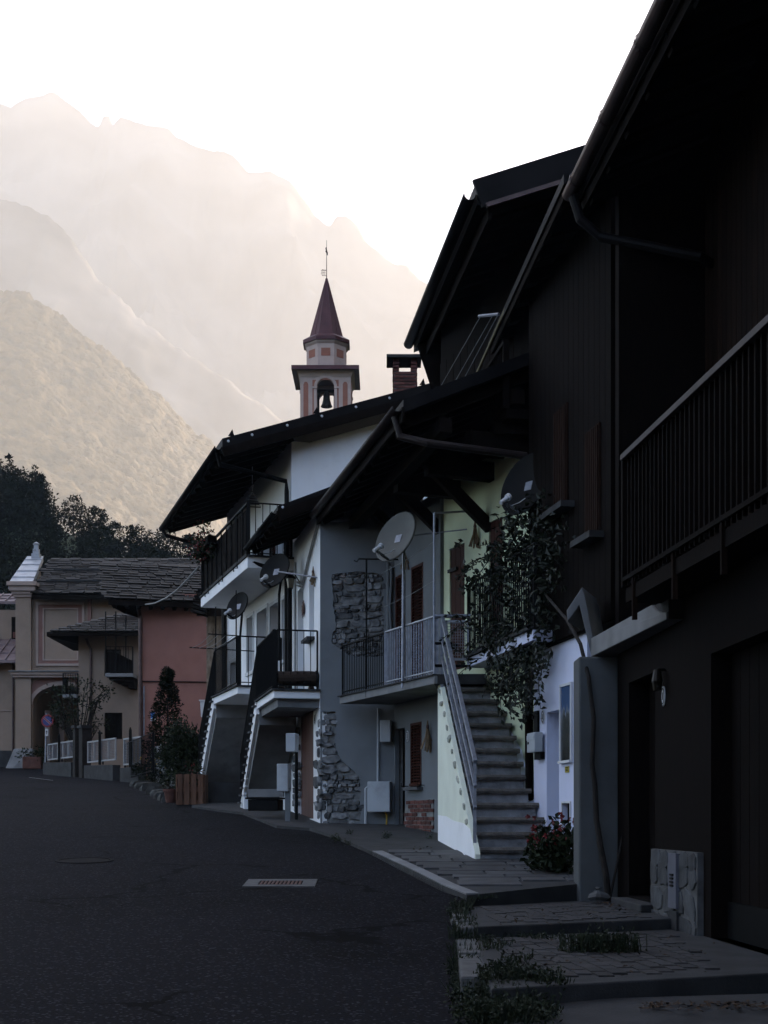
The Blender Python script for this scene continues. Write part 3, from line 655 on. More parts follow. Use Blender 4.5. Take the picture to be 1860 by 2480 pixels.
# lower balcony with concrete stair
def stair_flight(parent, pl, s_top, s_bot, z_top, z_bot, d0, d1, n, m_body, m_tread, rail_m):
    """straight flight along a wall: sloping concrete slab (seen from below), separate stone treads, outer railing"""
    pts = []
    mb = MB(); th = 0.17; up = (z_top - z_bot)
    mb.hexa([pl.pt(s_bot, z_bot - 0.05, d0), pl.pt(s_bot, z_bot - 0.05, d1), pl.pt(s_bot - 0.32, z_bot - 0.05, d1), pl.pt(s_bot - 0.32, z_bot - 0.05, d0)],
            [pl.pt(s_top, z_top - 0.02, d0), pl.pt(s_top, z_top - 0.02, d1), pl.pt(s_top - 0.06, z_top - 0.45, d1), pl.pt(s_top - 0.06, z_top - 0.45, d0)])
    part('stair_soffit', mb, m_body, parent)
    mb = MB()                                                              # outer string, proud of the soffit
    mb.hexa([pl.pt(s_bot + 0.06, z_bot - 0.05, d1), pl.pt(s_bot + 0.06, z_bot - 0.05, d1 + 0.06), pl.pt(s_bot - 0.16, z_bot - 0.05, d1 + 0.06), pl.pt(s_bot - 0.16, z_bot - 0.05, d1)],
            [pl.pt(s_top + 0.06, z_top, d1), pl.pt(s_top + 0.06, z_top, d1 + 0.06), pl.pt(s_top - 0.05, z_top - 0.26, d1 + 0.06), pl.pt(s_top - 0.05, z_top - 0.26, d1)])
    part('stair_string', mb, m_white, parent)
    for i in range(n):
        t = (i + 0.5) / n; s = lerp(s_top, s_bot, t); z = lerp(z_top, z_bot, (i + 0.6) / n); r = up / n; w = (s_bot - s_top) / n
        part('riser', MB().wbox(pl, s - w / 2, s + w / 2 + 0.02, z - r, z - 0.035, d0 + 0.01, d1 + 0.055), m_white, parent)
        part('tread', MB().wbox(pl, s - w / 2, s + w / 2 + 0.06, z - 0.035, z + 0.0, d0, d1 + 0.11), m_tread, parent, bev=0.006)
    railing(parent, [pl.pt(s_top, z_top, d1 + 0.03), pl.pt(s_bot + 0.1, z_bot + 0.12, d1 + 0.03)], 0.92, 0.12, rail_m, 0.02)
part('balcony_slab', slabbox(W1, 0.62, 3.2, ZB1 - 0.17, ZB1 - 0.03, bw), m_white, h1, bev=0.01)
part('slab_edge', MB().wbox(W1, 0.58, 3.24, ZB1 - 0.03, ZB1, 0.0, bw + 0.04), m_conc_d, h1)
railing(h1, [W1.pt(3.1, ZB1, bw - 0.02), W1.pt(0.66, ZB1, bw - 0.02)], 0.95, 0.11, m_black, 0.018); railing(h1, [W1.pt(0.66, ZB1, bw - 0.06), W1.pt(0.66, ZB1, 0.05)], 0.95, 0.16, m_black, 0.018)
stair_flight(h1, W1, 3.15, 4.9, ZB1, zg(30) + 0.45, 0.05, bw - 0.05, 12, m_conc, m_slab, m_black)
part('stair_plinth', MB().wbox(W1, 3.6, 5.1, zg(29) - 0.2, zg(30) + 0.42, 0.0, bw + 0.02), m_conc_d, h1)
part('entry_door', MB().wbox(W1, 1.2, 2.1, zg(27), zg(27) + 1.95, 0.005, 0.03), m_door, h1)
bx = part('meter_box', MB().wbox(W1, 1.6, 2.1, zg(27) + 0.75, zg(27) + 1.5, 0.32, 0.5), m_box, h1, bev=0.01)
part('meter_post', MB().wbox(W1, 1.75, 1.9, zg(27) + 0.1, zg(27) + 0.75, 0.36, 0.46), m_box, h1)
# clothes frames over the lower balcony
def rod(parent, pts, r, m, name='rod'): return part(name, MB().tube(pts, r, 6), m, parent)
cf = thing('clothes_line', W1.pt(3.0, ZB1, bw), 'thin black clothes drying frame standing on the lower white balcony', 'clothes line')
for s in (0.75, 2.9): rod(cf, [W1.pt(s, ZB1 + 0.05, bw), W1.pt(s, ZB1 + 1.85, bw)], 0.014, m_black, 'upright')
for s in (0.75, 2.9): rod(cf, [W1.pt(s, ZB1 + 0.98, bw + 0.55), W1.pt(s, ZB1 + 0.95, 0.1)], 0.012, m_black, 'arm')
for k in range(4): rod(cf, [W1.pt(0.75, ZB1 + 0.97, bw + 0.5 - k * 0.15), W1.pt(1.8, ZB1 + 0.93, bw + 0.5 - k * 0.15), W1.pt(2.9, ZB1 + 0.97, bw + 0.5 - k * 0.15)], 0.004, m_cable, 'line')
c = P(574, 1467, 27.4); dish('satellite_dish', c, (-0.55, -0.6, 0.3), 0.29, [c + V((0.1, 0.12, 0)), P(580, 1560, 27.3), P(580, 1660, 27.3)], m_dishd, 'small black satellite dish on the lower balcony railing of the white house')
c = P(665, 1382, 24.6); dish('satellite_dish', c, (-0.5, -0.65, 0.3), 0.33, [c + V((0.12, 0.14, 0)), P(676, 1440, 24.6), P(676, 1560, 24.6), P(676, 1600, 24.6)], m_dishd, 'black satellite dish beside the top balcony above the narrow stair')
part('cable_run', MB().tube([W1.pt(s, 7.55 + 0.05 * math.sin(s * 3) + s * 0.02, 0.02) for s in [0.2 + 0.3 * i for i in range(20)]], 0.012, 6), m_cable, h1)
wc = P(611, 1192, 26.2); th = thing('wind_chime', wc, 'hanging wooden wind chime under the white house eave', 'wind chime')
rod(th, [P(611, 1130, 26.2), wc + UP * 0.02], 0.005, m_cable, 'cord')
for k in range(6):
    w = 0.05 + 0.022 * k; rod(th, [wc + V((-w, 0, -0.055 * k)), wc + V((w, 0.02, -0.055 * k - 0.01))], 0.012, m_wood, 'bar')
for sgn in (-1, 1): rod(th, [wc, wc + V((sgn * 0.16, 0, -0.28))], 0.004, m_cable, 'string')

# ================================================================== the narrow house with the rubble corner
C0 = V((-1.07, 22.8, 0)); W1b = Plane(C0, A1); I0 = V((0.17, 22.5, 0)); WS = Plane(C0, I0)
h1b = thing('narrow_house', (C0.x, C0.y, zg(22.8)), 'narrow grey plastered house with bared rubble stone patches at its corner', 'house')
zb = zg(22) - 0.1; L1b = W1b.L
ob_ = [opn('E', W1b, 721, 1425, 735, 1640, ZB2), opn('F', W1b, 749, 1404, 761, 1547), opn('door2', W1b, 722, 1711, 759, 1984, zg(24) + 0.04)]
part('facade', wallgrid(MB(), W1b, 0.0, L1b - 0.02, zb, 6.85, -0.35, 0, ob_), m_white, h1b)
plank_door(h1b, W1b, ops['E'], m_box, -0.14, 1, 'glazed_door', False); casement(h1b, W1b, ops['F'], m_curtain, None)
part('window_sill', MB().wbox(W1b, ops['F'][0] - 0.06, ops['F'][1] + 0.06, ops['F'][2] - 0.05, ops['F'][2], -0.1, 0.14), m_slab, h1b)
plank_door(h1b, W1b, ops['door2'], m_door, -0.06, 4, 'door')
# camera-facing wall: base wall, bared stones, plaster skin with two ragged openings
LS = WS.L
part('core_wall', MB().wbox(WS, 0.0, LS + 0.4, zb, 7.0, -0.4, -0.05), m_mortar, h1b)
def hole(pl, pix): return [pl.sz(x, y) for x, y in pix]
up_px = [(805, 1392), (830, 1386), (880, 1385), (918, 1389), (929, 1402), (929, 1440), (931, 1490), (928, 1540), (927, 1590), (845, 1588), (826, 1576), (813, 1562), (803, 1556), (806, 1535), (815, 1520), (812, 1492), (806, 1470), (808, 1440), (803, 1415)]
lo_px = [(785, 1724), (812, 1722), (814, 1745), (812, 1780), (812, 1805), (818, 1825), (829, 1843), (845, 1858), (860, 1870), (872, 1890), (874, 1915), (873, 1950), (875, 1975), (868, 1994), (840, 1997), (800, 1998), (771.5, 2001), (771, 1960), (772, 1900), (771, 1850), (771, 1800), (772.5, 1760), (773, 1724)]
uph, loh = hole(WS, up_px), hole(WS, lo_px)
def ragged(h, amp=0.012, n=3):
    o = []
    for (a, b), (c, d) in zip(h, h[1:] + h[:1]):
        for k in range(n): t = k / n; o.append((lerp(a, c, t) + random.uniform(-amp, amp), lerp(b, d, t) + random.uniform(-amp, amp)))
    return o
uph_r = ragged(uph); loh_in = [(max(0.03, a), b) for a, b in ragged(loh)]
outer = [(0.0, zb), (LS, zb), (LS, 7.0), (0.0, 6.9)]
def skin(pl, outer, holes, th, d):
    return MB().polyhole([[pl.pt(a, b, d) for a, b in outer]] + [[pl.pt(a, b, d) for a, b in h] for h in holes], pl.n * th)
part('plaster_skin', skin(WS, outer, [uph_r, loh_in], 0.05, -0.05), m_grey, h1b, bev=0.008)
uh = [(a, b) for a, b in uph]; lh = [(a, b) for a, b in loh]
def grow(h, g):
    cx = sum(a for a, b in h) / len(h); cz = sum(b for a, b in h) / len(h); return [(cx + (a - cx) * g, cz + (b - cz) * g) for a, b in h]
ug, lg = grow(uh, 1.08), grow(lh, 1.06)
rubble(h1b, WS, min(a for a, b in uh), max(a for a, b in uh), min(b for a, b in uh), max(b for a, b in uh), -0.06, lambda s, z: inpoly(s, z, ug), 0.05, 0.135, 0.05)
rubble(h1b, WS, 0.0, max(a for a, b in lh), min(b for a, b in lh), max(b for a, b in lh), -0.055, lambda s, z: inpoly(s, z, lg) and s > 0.03, 0.06, 0.17, 0.055)
rubble(h1b, W1b, 0.02, 0.16, zg(23) + 0.1, zg(23) + 1.75, -0.02, lambda s, z: True, 0.1, 0.2, 0.05)
rubble(h1b, W1b, ops['door2'][1] + 0.05, ops['door2'][1] + 0.4, zg(24), zg(24) + 1.7, -0.03, lambda s, z: True, 0.1, 0.2, 0.06)
# its roof
E0, E1 = V((-1.75, 22.5, 6.66)), V((-2.55, 25.6, 6.66)); Ub = (E1 - E0).normalized(); Rb = V((Ub.y, -Ub.x, 0))
shed(h1b, 'roof', E0, E1, Rb, 2.6, 1.1, 0.14, m_roofm); rafters(h1b, E0, E1, Rb, 1.6, 1.1 * 1.6 / 2.6, 7, 0.08, 0.11)
part('verge_board', MB().beam(E0 - Ub * 0.02 - UP * 0.03, E0 - Ub * 0.02 + Rb * 2.6 + UP * 1.07, 0.03, 0.16), m_beam, h1b)
gutter(h1b, E0, E1, -Rb, m_black, 0.05)
pipe(h1b, [E1 - Ub * 0.1 - Rb * 0.03, E1 - Ub * 0.1 - UP * 0.2, W1b.pt(L1b - 0.35, 6.2, 0.09), W1b.pt(L1b - 0.3, 6.0, 0.08), W1b.pt(L1b - 0.3, ZB2 - 0.2, 0.08)], 0.05, m_black)
pipe(h1b, [W1b.pt(L1b - 0.7, 6.4, 0.03), W1b.pt(L1b - 0.7, ZB2, 0.03)], 0.02, m_cable, 'conduit')
for k in (0.03, 0.35, 0.75):
    p = E0 + (Rb * 2.6 + UP * 1.1) * k + UP * 0.09 - Ub * 0.005; part('rivet', MB().lathe([(0.001, 0.012), (0.02, 0.008), (0.024, 0)], 8, p, WS.n.to_track_quat('Z', 'Y').to_matrix()), m_pale, h1b)
# its balcony and stair
bw2 = 0.78
part('balcony_slab', slabbox(W1b, -0.0, 2.35, ZB2 - 0.16, ZB2 - 0.03, bw2), m_white, h1b, bev=0.01)
part('slab_edge', MB().wbox(W1b, -0.04, 2.38, ZB2 - 0.03, ZB2, 0.0, bw2 + 0.04), m_conc_d, h1b)
part('slab_haunch', MB().wbox(W1b, 0.1, 2.3, ZB2 - 0.3, ZB2 - 0.16, 0.0, bw2 - 0.08), m_conc, h1b)
railing(h1b, [W1b.pt(2.3, ZB2, bw2 - 0.02), W1b.pt(0.04, ZB2, bw2 - 0.02)], 0.98, 0.1, m_black, 0.03, square=True); railing(h1b, [W1b.pt(0.04, ZB2, bw2 - 0.06), W1b.pt(0.04, ZB2, 0.04)], 0.98, 0.11, m_black, 0.014)
stair_flight(h1b, W1b, 2.32, 4.9, ZB2, zg(27) + 0.12, 0.06, bw2 - 0.04, 13, m_conc, m_slab, m_black)
part('stair_foot', MB().wbox(W1b, 4.3, 4.55, zg(26) - 0.1, zg(26) + 0.35, 0.06, bw2 + 0.01), m_white, h1b)
# boxes and bin under the stair
def meterbox(name, c, sx, sy, sz, R, label):
    th = thing(name, V(c) - UP * sz / 2, label, 'meter box', 'utility meter boxes')
    part('case', MB().box(c, sx, sy, sz, R), m_box, th, bev=0.012); part('lid', MB().box(V(c) + R @ V((0, -sy / 2 - 0.006, 0)), sx * 0.92, 0.012, sz * 0.94, R), m_box, th, bev=0.004)
    part('lock', MB().tube([V(c) + R @ V((sx * 0.36, -sy / 2 - 0.01, 0)), V(c) + R @ V((sx * 0.36, -sy / 2 - 0.022, 0))], 0.016, 10), m_black, th)
    return th
RI = Matrix.Identity(3)
meterbox('meter_box', P(707, 1798, 22.9) + V((0, .1, 0)), 0.17, 0.2, 0.31, WS.mat(), 'upper pale meter box beside the oxblood door under the narrow stair')
meterbox('meter_box', P(687, 1883, 23.2) + V((0, .1, 0)), 0.2, 0.2, 0.47, WS.mat(), 'lower pale meter box on a post under the narrow stair')
part('meter_post', MB().box(P(697, 1950, 23.3), 0.09, 0.09, 0.6), m_grey, h1b); pipe(h1b, [P(718, 1810, 23.2), P(718, 1985, 23.2)], 0.03, m_black, 'conduit')
tb = thing('storage_bench', GP(644, 1975, 0.05), 'low black storage bench under the narrow concrete stair', 'bench')
c = P(643, 1950, 24.2); part('box', MB().box(c, 0.56, 0.3, 0.2, WS.mat()), m_black, tb, bev=0.01); part('lid', MB().box(c + UP * 0.12, 0.64, 0.36, 0.03, WS.mat()), m_black, tb); part('back_ledge', MB().box(c + V((0, 0.16, 0.22)), 0.66, 0.06, 0.14, WS.mat()), m_conc, tb)
lp = thing('log_planter', W1b.pt(0.12, ZB2, 0.4), 'hollowed dark log planter resting on the narrow house balcony', 'planter')
a, b = W1b.pt(0.14, ZB2 + 0.19, 0.02), W1b.pt(0.14, ZB2 + 0.19, 0.74); q = MB()
m_bark = mat('log_bark', (0.018, 0.012, 0.009), (0.04, 0.026, 0.018), scale=14, bump=0.8, bscale=40, bdist=0.01)
part('log', MB().tube([a.lerp(b, k / 6) + V((0, 0, 0.008 * math.sin(k))) for k in range(7)], 0.12, 14), m_bark, lp)
for k in (0.15, 0.85): part('foot', MB().tube([a.lerp(b, k) - UP * 0.19 - W1b.u * .1, a.lerp(b, k) - UP * 0.13 + W1b.u * .0, a.lerp(b, k) - UP * 0.19 + W1b.u * .1], 0.045, 8), m_bark, lp)
for k in (0.03, 0.97): part('hoop', MB().lathe([(0.125, -0.02), (0.14, 0), (0.125, 0.02)], 16, a.lerp(b, k), (b - a).to_track_quat('Z', 'Y').to_matrix()), m_black, lp)
lt = W1b.pt(*W1b.sz(727, 1405), 0.0); th = thing('wall_lantern', lt - UP * 0.2, 'black wall lantern above the narrow house balcony door', 'lantern'); c = lt + W1b.n * 0.18
part('arm', MB().tube([lt - UP * 0.05, lt + W1b.n * 0.1 + UP * 0.1, c + UP * 0.1], 0.012, 6), m_black, th); part('roof', MB().lathe([(0.001, 0.12), (0.04, 0.1), (0.1, 0.03), (0.1, 0.02), (0.0, 0.02)], 6, c), m_black, th)
part('glass', MB().lathe([(0.075, 0.02), (0.05, -0.15), (0.001, -0.15)], 6, c), mat('lantern_glass', (0.25, 0.22, 0.16), (0.3, 0.26, 0.2), rough=0.3, bump=0), th); part('base', MB().lathe([(0.055, -0.15), (0.03, -0.18), (0.001, -0.19)], 6, c), m_black, th)
sn = W1b.pt(*W1b.sz(738, 1476), 0.02); th = thing('sun_ornament', sn, 'round rust coloured sun ornament on the narrow house wall', 'ornament'); Rw = W1b.n.to_track_quat('Z', 'Y').to_matrix()
part('disc', MB().lathe([(0.001, 0.03), (0.09, 0.02), (0.1, 0)], 20, sn, Rw), m_rust, th)
for k in range(12):
    a = k * math.pi / 6; part('ray', MB().poly([sn + Rw @ V((math.cos(a + da) * r, math.sin(a + da) * r, 0.005)) for r, da in ((0.1, -.14), (0.17, 0), (0.1, .14))], Rw @ V((0, 0, 0.008))), m_rust, th)
def straw(name, top, n, L, label):
    th = thing(name, V(top) - UP * L, label, 'dried flowers'); mb = MB()
    for k in range(n):
        dx, dy = random.gauss(0, 0.04), random.gauss(0, 0.02); mb.tube([V(top), V(top) + V((dx * 0.5, dy - 0.02, -L * 0.5)), V(top) + V((dx * 1.6, dy - 0.02, -L * random.uniform(0.7, 1)))], 0.006, 4, 0.012)
    part('stalks', mb, m_straw, th); part('tie', MB().lathe([(0.02, -0.03), (0.025, 0), (0.02, 0.03)], 8, V(top) - UP * 0.1 + V((0, -.015, 0))), m_rust, th)
straw('dried_bouquet', W1b.pt(*W1b.sz(764, 1372), 0.04), 14, 0.35, 'bunch of dried flowers hanging at the narrow house corner')
# loose cable over the corner
cb = [W1b.pt(2.4, 6.0, 0.03), W1b.pt(1.7, 5.85, 0.03), W1b.pt(1.0, 6.2, 0.03), W1b.pt(0.4, 6.45, 0.03), WS.pt(-0.01, 6.62, 0.03), WS.pt(0.3, 6.6, 0.03), WS.pt(0.9, 6.62, 0.03)]
part('cable_run', MB().tube(cb, 0.022, 8), m_cable, h1b)
part('cable_run', MB().tube([p - UP * 0.06 for p in cb[:5]], 0.014, 8), m_cable, h1b)
rod(h1b, [P(671, 1384, 24.4), W1b.pt(0.25, P(770, 1396, 22.95).z, 0.02)], 0.016, m_galv, 'dish_arm')

# ================================================================== house with the long balcony
I1 = V((0.85, 20.55, 0)); W2 = Plane(I0, I1)
h2 = thing('balcony_house', (I0.x, I0.y, zg(22)), 'grey house with long barred balcony and louvred brown shutters', 'house')
zb = zg(21) - 0.1; ZB3 = 3.63
o2 = [opn('p', W2, 957, 1764, 981, 2003, zg(21.8) + 0.05), opn('q', W2, 994, 1750, 1021, 1906), opn('r', W2, 958, 1392, 982, 1530, ZB3), opn('s', W2, 996, 1368, 1025, 1500, ZB3)]
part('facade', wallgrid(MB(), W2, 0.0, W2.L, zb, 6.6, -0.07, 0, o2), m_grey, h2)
e_ = [V((I1.x, I1.y, 0)), V((1.0, 24.2, 0)), V((0.96, 24.2, 0)), V((I1.x - 0.015, I1.y + 0.1, 0))]; part('end_wall', MB().hexa([V((p.x, p.y, zb)) for p in e_], [V((p.x, p.y, 6.59)) for p in e_]), m_grey, h2)
for k in 'qrs': r = ops[k]; louvre_shutter(h2, W2, (r[0], r[1], r[2], r[3]), m_shut, -0.03)
plank_door(h2, W2, ops['p'], m_wood, -0.13, 3)
q_ = ops['q']; part('window_sill', MB().wbox(W2, q_[0] - 0.08, q_[1] + 0.06, q_[2] - 0.05, q_[2], -0.05, 0.1), m_slab, h2)
for s in (q_[0] - 0.1, q_[1] + 0.12): part('shutter_catch', MB().tube([W2.pt(s, q_[2] + 0.02, 0), W2.pt(s, q_[2] + 0.02, 0.12), W2.pt(s, q_[2] + 0.07, 0.12)], 0.008, 6), m_black, h2)
# bared brick patch at its foot
bp = [(985, 1945), (1000, 1938), (1030, 1940), (1050, 1936), (1051, 1990), (1049, 2018), (1020, 2013), (983, 2006), (981, 1975)]
bh = ragged(hole(W2, bp), 0.02, 4); cz = sum(b for a, b in bh) / len(bh); ca = sum(a for a, b in bh) / len(bh)
part('mortar_patch', MB().poly([W2.pt(a, b, 0.0) for a, b in bh], W2.n * 0.012), m_mortar, h2)
z = min(b for a, b in bh); row = 0
Rw2 = W2.mat()
while z < max(b for a, b in bh):
    s = min(a for a, b in bh) - 0.1 * (row % 2)
    while s < max(a for a, b in bh):
        if inpoly(s + 0.1, z + 0.03, bh) and inpoly(s + 0.02, z + 0.03, bh) and random.random() < 0.86: inst('brick', bme, h2, W2.pt(s + 0.1, z + 0.033, 0.012), Rw2 @ Matrix.Rotation(random.uniform(-.04, .04), 3, 'Y'), (0.185, 0.03, 0.05))
        s += 0.2
    z += 0.065; row += 1
straw('dried_bouquet', W2.pt(*W2.sz(1043, 1745), 0.05), 20, 0.52, 'long bunch of dried maize leaves beside the lower brown shutter')
straw('dried_bouquet', W2.pt(*W2.sz(988, 1340), 0.05), 12, 0.28, 'small dried bunch hung above the balcony shutters')
# balcony
O2a, O2b = V((-0.73, 22.35, 0)), V((0.70, 19.0, 0)); WB = Plane(O2a, O2b)
mb = MB(); z0, z1 = ZB3 - 0.115, ZB3
ringp = [O2a, O2b, V((1.1, 19.15, 0)), V((0.85, 20.5, 0)), V((0.16, 22.48, 0))]
mb.poly([V((p.x, p.y, z0)) for p in ringp], UP * (z1 - z0)); part('balcony_slab', mb, m_conc, h2, bev=0.008)
part('slab_coping', MB().wbox(WB, -0.02, WB.L, z1, z1 + 0.02, -0.16, 0.03), m_conc_d, h2)
foot = lambda s: WB.pt(s, ZB3 + 0.02, -0.05)
kk = WB.sz(926, 1500)[0]
railing(h2, [foot(0.02), foot(kk)], 0.82, 0.075, m_black, 0.014); railing(h2, [foot(kk + 0.01), foot(WB.L - 0.02)], 0.82, 0.085, m_galv, 0.02, square=True)
# clothes posts and big dish on the railing
s1_ = WB.sz(886, 1500)[0]; s2_ = WB.sz(975, 1500)[0]
cp = thing('clothes_post', foot(s1_), 'thin black T-shaped clothes post on the barred balcony', 'clothes line')
tz = WB.pt(s1_, 0, 0.0); zt_ = WB.sz(886, 1355)[1]
rod(cp, [WB.pt(s1_, ZB3 - 0.1, -0.01), WB.pt(s1_, zt_, -0.01)], 0.016, m_black, 'upright'); rod(cp, [WB.pt(s1_, zt_, 0.12), WB.pt(s1_, zt_ + 0.04, -0.55)], 0.012, m_black, 'arm')
part('hook', MB().tube([WB.pt(s1_, zt_, 0.12), WB.pt(s1_, zt_ - 0.05, 0.15), WB.pt(s1_, zt_ - 0.03, 0.2)], 0.008, 6), m_black, cp)
cd = WB.pt(s2_, WB.sz(975, 1300)[1], -0.02); c = P(958, 1300, cd.y - 0.25)
dish('satellite_dish', c, (-0.68, -0.62, 0.34), 0.385, [cd, WB.pt(s2_, ZB3 - 0.08, 0.0)], m_dishg, 'large grey satellite dish on a steel mast of the barred balcony')
cp2 = thing('clothes_post', foot(WB.L - 0.03), 'galvanised clothes post with crossbar at the stair landing', 'clothes line')
zt_ = P(1053, 1243, 19.0).z; rod(cp2, [WB.pt(WB.L, ZB3 + 0.02, 0.0), WB.pt(WB.L, zt_, 0)], 0.018, m_galv, 'upright'); rod(cp2, [WB.pt(WB.L, zt_, 0), P(1215, 1233, 19.6)], 0.016, m_galv, 'crossbar'); rod(cp2, [P(997, 1297, 20), P(1130, 1282, 19.2)], 0.01, m_galv, 'arm')
for a, b in (((1053, 1310), (925, 1388)), ((1053, 1405), (930, 1470))): rod(cp2, [P(*a, 19.0), P((a[0] + b[0]) / 2, (a[1] + b[1]) / 2 + 4, 20.6), P(*b, 22.3)], 0.004, m_cable, 'line')
# utility boxes and pipes on the inner wall
def on(pl, x, y, d=0.0): t, z = pl.sz(x, y); return pl.pt(t, z, d)
mbx = meterbox('meter_box', on(WS, 925, 1930, 0.14), 0.38, 0.2, 0.5, WS.mat(), 'large pale gas meter cabinet at the foot of the grey wall')
mb2 = meterbox('meter_box', on(WS, 938, 1772, 0.09), 0.18, 0.13, 0.36, WS.mat(), 'small dark grey electricity box under the barred balcony')
pipe(h2, [on(WS, 887, 1995, 0.04), on(WS, 887, 1910, 0.04), on(WS, 899, 1902, 0.05)], 0.025, m_box, 'gas_pipe'); pipe(h2, [on(WS, 916, 1892, 0.03), on(WS, 917, 1715, 0.03)], 0.02, m_box, 'conduit')
pipe(h2, [on(WS, 941, 1535, 0.03), on(WS, 941, 1364, 0.03)], 0.03, m_grey, 'conduit'); pipe(h2, [on(WS, 949, 1530, 0.05), on(WS, 946, 1470, 0.05), on(WS, 950, 1400, 0.05), on(WS, 948, 1372, 0.05)], 0.022, m_grey, 'conduit')
pipe(h2, [on(WS, 938, 2000, 0.06), on(WS, 941, 1975, 0.12), on(WS, 936, 1966, 0.1)], 0.014, mat('yellow_pipe', (0.4, 0.25, 0.03), rough=0.5, bump=0), 'gas_hose')
number_plate('number_plate', W2, 988, 1783, 'oval number plate by the lower louvred shutter', None)
number_plate('number_plate', W1b, 764, 1742, 'oval number plate beside the oxblood door', None)
number_plate('number_plate', W1, 648.5, 1481, 'oval number plate by a white balcony door', None)
# big eave
K0, K1 = V((-1.12, 22.9, 6.67)), V((0.24, 16.9, 6.67)); Uk = (K1 - K0).normalized(); Rk = V((-Uk.y, Uk.x, 0))
shed(h2, 'roof', K0, K1, Rk, 4.6, 2.0, 0.16, m_roofm); rafters(h2, K0, K1, Rk, 3.2, 2.0 * 3.2 / 4.6, 13, 0.11, 0.15)
part('fascia', MB().beam(K0 - UP * 0.02, K1 - UP * 0.02, 0.035, 0.18), m_beam, h2); gutter(h2, K0 + UP * 0.02, K1 + UP * 0.02, -Rk, m_gutd, 0.07)
pipe(h2, [K1 - Uk * 0.2 - Rk * 0.06, K1 - Uk * 0.18 - UP * 0.25, K1 + Rk * 0.3 - UP * 0.36, K1 + Rk * 1.6 - UP * 0.45], 0.05, m_gutd)
for t in (0.16, 0.42, 0.68):
    p = K0.lerp(K1, t); a = p + Rk * 0.6 + UP * 0.12; 
    part('brace', MB().beam(a, p + Rk * 1.75 - UP * 0.95, 0.13, 0.16), m_beam, h2)
for r_, h_ in ((0.55, 0.08), (1.5, 0.5)): part('purlin', MB().beam(K0 + Rk * r_ + UP * (h_ - 0.2), K1 + Rk * r_ + UP * (h_ - 0.2), 0.16, 0.18), m_beam, h2)
# ================================================================== pale green house with the stone stair
ZL = 3.65                                             # landing level
WG = Plane((0.88, 20.62), (2.25, 17.23)); WG.n = V((WG.u.y, -WG.u.x, 0)); WG.n = WG.n if WG.n.x < 0 else -WG.n
hg = thing('green_house', (1.6, 21, zg(21)), 'pale green plastered house with brown doors behind the stone stair', 'house')
og = [opn('g1', WG, 1089, 1322, 1125, 1622), opn('g2', WG, 1184, 1258, 1217, 1590)]
part('facade', wallgrid(MB(), WG, 0.0, WG.L, 0.6, 6.75, -0.3, 0, og), m_green, hg)
for k in ('g1', 'g2'):
    d_ = plank_door(hg, WG, ops[k], m_shut, -0.02, 3, 'shutter_door', False); r = ops[k]
    for z in (lerp(r[2], r[3], 0.2), lerp(r[2], r[3], 0.82)): part('hinge', MB().wbox(WG, r[0] - 0.05, r[0] + 0.25, z - 0.025, z + 0.025, -0.018, 0.015), m_black, d_)
part('upper_wall', MB().wbox(WG, 0.0, WG.L + 0.2, 6.75, 9.6, -0.3, 0.02), m_wood, hg)
for i in range(15):
    s = 0.02 + i * 0.24; part('wall_board', MB().wbox(WG, s, s + 0.228, 6.78, 8.5, 0.022, 0.042), m_wood, hg)
part('back_wall', MB().wbox(WG, 0.0, WG.L, 0.6, 9.5, -4.2, -4.0), m_green, hg)
for s in (0.5, 1.6, 2.9): part('beam_end', MB().wbox(WG, s, s + 0.16, 6.35, 6.6, 0.0, 1.0), m_beam, hg)
straw('dried_bouquet', on(WG, 1158, 1260, 0.05), 18, 0.42, 'bunch of dried maize cobs hanging on the pale green wall')
# its roof
Q0, Q1 = V((1.125, 16.5, 9.06)), V((0.474, 21.7, 9.06)); Uq = (Q1 - Q0).normalized(); Rq = V((Uq.y, -Uq.x, 0))
shed(hg, 'roof', Q0, Q1, Rq, 6.0, 2.2, 0.3, m_roofm); rafters(hg, Q0, Q1, Rq, 3.6, 2.2 * 3.6 / 6, 14, 0.11, 0.14, inset=0.2)
part('verge_flashing', MB().beam(Q0 - Uq * 0.03 + UP * 0.12, Q0 - Uq * 0.03 + Rq * 6 + UP * 2.32, 0.05, 0.34), m_roofm, hg)
part('verge_trim', MB().beam(Q0 - Uq * 0.07 + Rq * 0.1 - UP * 0.03, Q0 - Uq * 0.07 + Rq * 6 + UP * 2.11, 0.05, 0.05), m_gutter, hg)
part('fascia', MB().beam(Q0 + Rq * 0.16 - UP * 0.06, Q1 + Rq * 0.16 - UP * 0.06, 0.04, 0.2), m_beam, hg); gutter(hg, Q0 + UP * 0.08, Q1 + UP * 0.08, -Rq, m_roofm, 0.08)
part('eave_bracket', MB().poly([P(1010, 838, 21.3), P(1043, 938, 21.3), P(1120, 950, 21.3), P(1120, 740, 21.3), P(1030, 800, 21.3)], (0.05, 0.25, 0)), m_beam, hg)
for i in range(16): p = Q0.lerp(Q1, (i + 0.5) / 16) + UP * 0.34; part('snow_guard', MB().box(p + Rq * 0.05, 0.05, 0.04, 0.06), m_roofm, hg)
